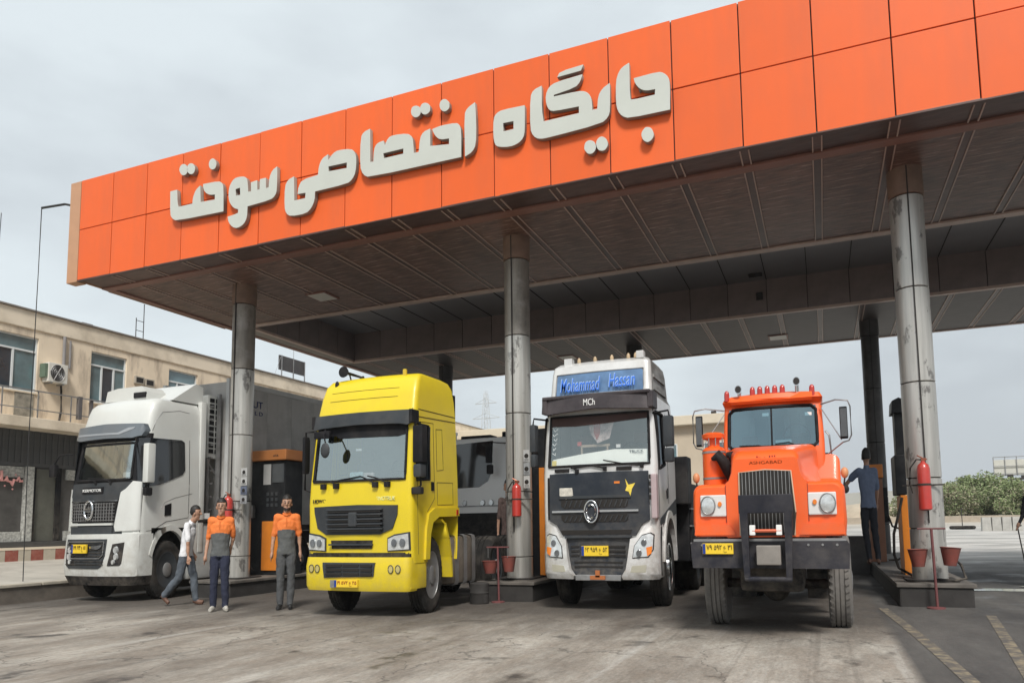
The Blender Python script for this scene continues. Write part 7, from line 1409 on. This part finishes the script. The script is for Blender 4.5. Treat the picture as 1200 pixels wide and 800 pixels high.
    if hair == 'short':
        bmesh.ops.delete(g, geom=[v for v in g.verts if (v.co - hd).dot(fwd) > 0.038 and v.co.z < hd.z + 0.072 or v.co.z < hd.z - 0.035], context='VERTS')
        for v in g.verts: v.co += (v.co - hd).normalized() * rd.uniform(0, 0.010)
        hm.build('hair', M_hair, t, smooth=80)
    else:
        for v in g.verts:
            v.co = hd + (v.co - hd) * 1.12
        bmesh.ops.delete(g, geom=[v for v in g.verts if (v.co - hd).dot(fwd) > 0.065 and abs(v.co.z - hd.z + 0.01) < 0.055], context='VERTS')
        hm.tube([hd + Vector((0, 0, -0.05)) - fwd * 0.02, ch + Vector((0, 0, 0.10)), ch + Vector((0, 0, -0.15))], [0.10, 0.16, 0.25], 16).build('headscarf', clothes['shirt'], t, smooth=80)
    # collar and belt line
    if clothes.get('collar'):
        MB().tube([ch.lerp(nk, 0.62) + right * 0.072 * cos(a) + fwd * (0.068 * sin(a) + 0.004) + Vector((0, 0, 0.03 * (1 - max(0, sin(a))) - 0.01)) for a in lin(0, 2 * pi, 20)], 0.014, 6).build('collar', clothes['collar'], t, smooth=60)
        MB().tube([ch + fwd * 0.128 + Vector((0, 0, 0.06)), ch + fwd * 0.135 + Vector((0, 0, -0.08))], 0.006, 5).build('placket', clothes['collar'], t)
    return t
def std(**k):
    J = dict(pelvis=(0, 0, 0.93), chest=(0, 0, 1.36), neck=(0, 0, 1.50), head=(0, -0.03, 1.600), sh_l=(-0.185, 0, 1.40), sh_r=(0.185, 0, 1.40), el_l=(-0.235, 0.02, 1.12), el_r=(0.235, 0.02, 1.12), wr_l=(-0.25, -0.05, 0.88), wr_r=(0.25, -0.05, 0.88),
             hip_l=(-0.085, 0, 0.90), hip_r=(0.085, 0, 0.90), kn_l=(-0.10, -0.015, 0.50), kn_r=(0.10, -0.015, 0.50), an_l=(-0.11, 0.02, 0.09), an_r=(0.11, 0.02, 0.09), toe_l=(-0.13, -0.15, 0.036), toe_r=(0.13, -0.15, 0.036))
    J.update(k); return J
Mo = mat('hi_vis_orange_cloth', (0.74, 0.19, 0.04), 0.8, var=0.1, scale=9)
Mg = mat('grey_work_cloth', (0.10, 0.105, 0.105), 0.85, var=0.15, scale=9)
Mg2 = mat('grey_trouser_cloth', (0.075, 0.078, 0.082), 0.85, var=0.22, scale=7)
Mn = mat('navy_trouser_cloth', (0.018, 0.022, 0.045), 0.85, var=0.2, scale=7)
Mw = mat('white_tee_cloth', (0.72, 0.72, 0.74), 0.8, var=0.04, scale=6)
Mc = mat('blue_grey_trouser_cloth', (0.085, 0.10, 0.12), 0.85, var=0.2, scale=7)
Mb = mat('slate_blue_shirt', (0.14, 0.18, 0.27), 0.8, var=0.1, scale=8)
Ms = mat('pale_shoe', (0.42, 0.40, 0.36), 0.6, var=0.3, scale=14)
Md = mat('black_shoe', (0.02, 0.02, 0.02), 0.5)
Mt = mat('brown_shoe', (0.14, 0.07, 0.045), 0.6, var=0.2)
Mbk = mat('black_cloth', (0.012, 0.012, 0.015), 0.85, var=0.2)
Mbr = mat('brown_check_shirt', (0.12, 0.08, 0.07), 0.85, var=0.4, scale=20)
# attendant in the middle, grey trousers
person('man in orange and grey work shirt and grey trousers standing between white and yellow trucks', (-10.20, 11.45, gz(-10.2)), 0.68,
       std(an_l=(-0.10, 0.02, 0.09), an_r=(0.085, -0.03, 0.09), toe_l=(-0.13, -0.15, 0.036), toe_r=(0.10, -0.20, 0.036), beard=1, wr_l=(-0.262, -0.03, 0.87), wr_r=(0.262, -0.03, 0.87)),
       dict(shirt=Mg, yoke=Mo, pants=Mg2, shoe=Md, collar=Mo), yoke=1.235)
# attendant, navy trousers
person('man in orange and grey work shirt and navy trousers in front of the first column', (-11.40, 10.92, gz(-11.3)), 0.62,
       std(head=(0.01, -0.035, 1.598), wr_l=(-0.255, -0.06, 0.86), el_l=(-0.235, 0.05, 1.12), kn_r=(0.11, -0.05, 0.50), an_r=(0.13, -0.06, 0.09), toe_r=(0.19, -0.21, 0.036), sh_r=(0.18, 0.02, 1.40), el_r=(0.22, 0.10, 1.14), wr_r=(0.16, 0.16, 0.93)),
       dict(shirt=Mg, yoke=Mo, pants=Mn, shoe=Ms, collar=Mo), yoke=1.225, sc=(1.0, 1.0, 1.29))
# walking man in white, side view, facing +X
person('man in white t-shirt and grey trousers walking past the white truck front wheel', (-13.25, 11.75, gz(-13)), 0.42,
       dict(fwd=(1, 0, 0), pelvis=(0, 0, 0.93), chest=(0.06, 0, 1.34), neck=(0.11, 0, 1.48), head=(0.19, 0, 1.585), sh_l=(0.06, 0.16, 1.38), sh_r=(0.07, -0.16, 1.38), el_l=(-0.02, 0.22, 1.12), el_r=(0.12, -0.21, 1.10), wr_l=(0.05, 0.22, 0.90), wr_r=(0.14, -0.22, 0.86),
            hip_l=(0, 0.08, 0.90), hip_r=(0.0, -0.08, 0.90), kn_l=(0.14, 0.08, 0.50), kn_r=(-0.10, -0.08, 0.49), an_l=(0.20, 0.07, 0.09), an_r=(-0.42, -0.07, 0.18), toe_l=(0.37, 0.07, 0.036), toe_r=(-0.30, -0.08, 0.05)),
       dict(shirt=Mw, pants=Mc, shoe=Mt), sc=(1.0, 1.0, 1.26))
# man on the right island, back to camera, left arm stretched to the truck
person('man in slate blue shirt on the right island reaching towards the orange truck', (1.02, 18.7, 0.50), 0.1,
       dict(fwd=(0, 1, 0), pelvis=(0, 0, 0.93), chest=(0, 0, 1.36), neck=(0, 0, 1.50), head=(0.01, 0.01, 1.605), sh_l=(-0.185, 0, 1.40), sh_r=(0.185, 0, 1.40), el_l=(-0.36, 0.14, 1.30), el_r=(0.23, 0.06, 1.13), wr_l=(-0.52, 0.22, 1.16), wr_r=(0.22, 0.16, 0.92),
            hip_l=(-0.085, 0, 0.90), hip_r=(0.085, 0, 0.90), kn_l=(-0.09, 0.02, 0.50), kn_r=(0.12, 0.02, 0.50), an_l=(-0.03, 0, 0.09), an_r=(0.16, 0, 0.09), toe_l=(-0.04, 0.17, 0.036), toe_r=(0.2, 0.17, 0.036)),
       dict(shirt=Mb, pants=mat('black_trousers', (0.02, 0.022, 0.03), 0.85), shoe=Mt), sc=(1.0, 1.0, 1.60))
person('man in brown shirt half hidden behind the middle column', (-7.34, 16.0, gz(-7.5)), 0.4,
       std(), dict(shirt=Mbr, pants=Mbk, shoe=Md), sc=(1.0, 1.0, 1.55))
pw = person('person in black clothes with a walking stick at the right edge', (4.20, 17.6, gz(4)), 0.0,
       std(el_l=(-0.27, -0.04, 1.14), wr_l=(-0.36, -0.10, 1.02)), dict(shirt=Mbk, pants=Mbk, shoe=Md), hair='scarf', skirt=True, sleeve=1.5, sc=(0.95, 0.95, 1.30))
t = thing('walking_stick', 'thin dark walking stick held by the person in black at the right edge', 'walking stick', (3.93, 17.45, gz(3.7)))
MB().tube([(0.02, 0, 0), (-0.11, 0.03, 1.20), (-0.10, 0.03, 1.26), (-0.04, 0.03, 1.28)], 0.014, 6).build('shaft', M_dark, t, smooth=60)

# ------------------------------------------------------------------ shared groups of alike things
GROUPS = {'column': 'round canopy columns', 'kerb island': 'pump islands between the lanes', 'fire extinguisher': 'red fire extinguishers on the columns', 'bucket': 'fire buckets by the stands', 'stand': 'bucket stands in front of the columns', 'fuel pump': 'fuel pumps on the islands', 'shrub': 'shrubs of the thicket beyond the yard', 'truck': 'trucks parked at the fuel station', 'sign': None}
for o in scene.objects:
    g_ = GROUPS.get(o.get('category', ''))
    if g_ and o.parent is None: o['group'] = g_
# ------------------------------------------------------------------ dusty air
hm_ = bpy.data.materials.new('haze'); hm_.use_nodes = True; n_ = hm_.node_tree.nodes; n_.remove(n_['Principled BSDF'])
pv = n_.new('ShaderNodeVolumePrincipled'); pv.inputs['Color'].default_value = (0.86, 0.89, 0.92, 1); pv.inputs['Density'].default_value = 0.0004; pv.inputs['Anisotropy'].default_value = 0.1
hm_.node_tree.links.new(pv.outputs[0], n_['Material Output'].inputs['Volume'])
hz = MB().box(-720, 720, -70, 920, -1.6, 42).build('haze', hm_); hz['kind'] = 'stuff'

for m_, a_ in ((P_w, 0.30), (P_y, 0.12), (P_s, 0.42), (P_o, 0.16), (P_b, 0.2), (M_bump, 0.10), (M_blk, 0.18)): road_dust(m_, amt=a_)
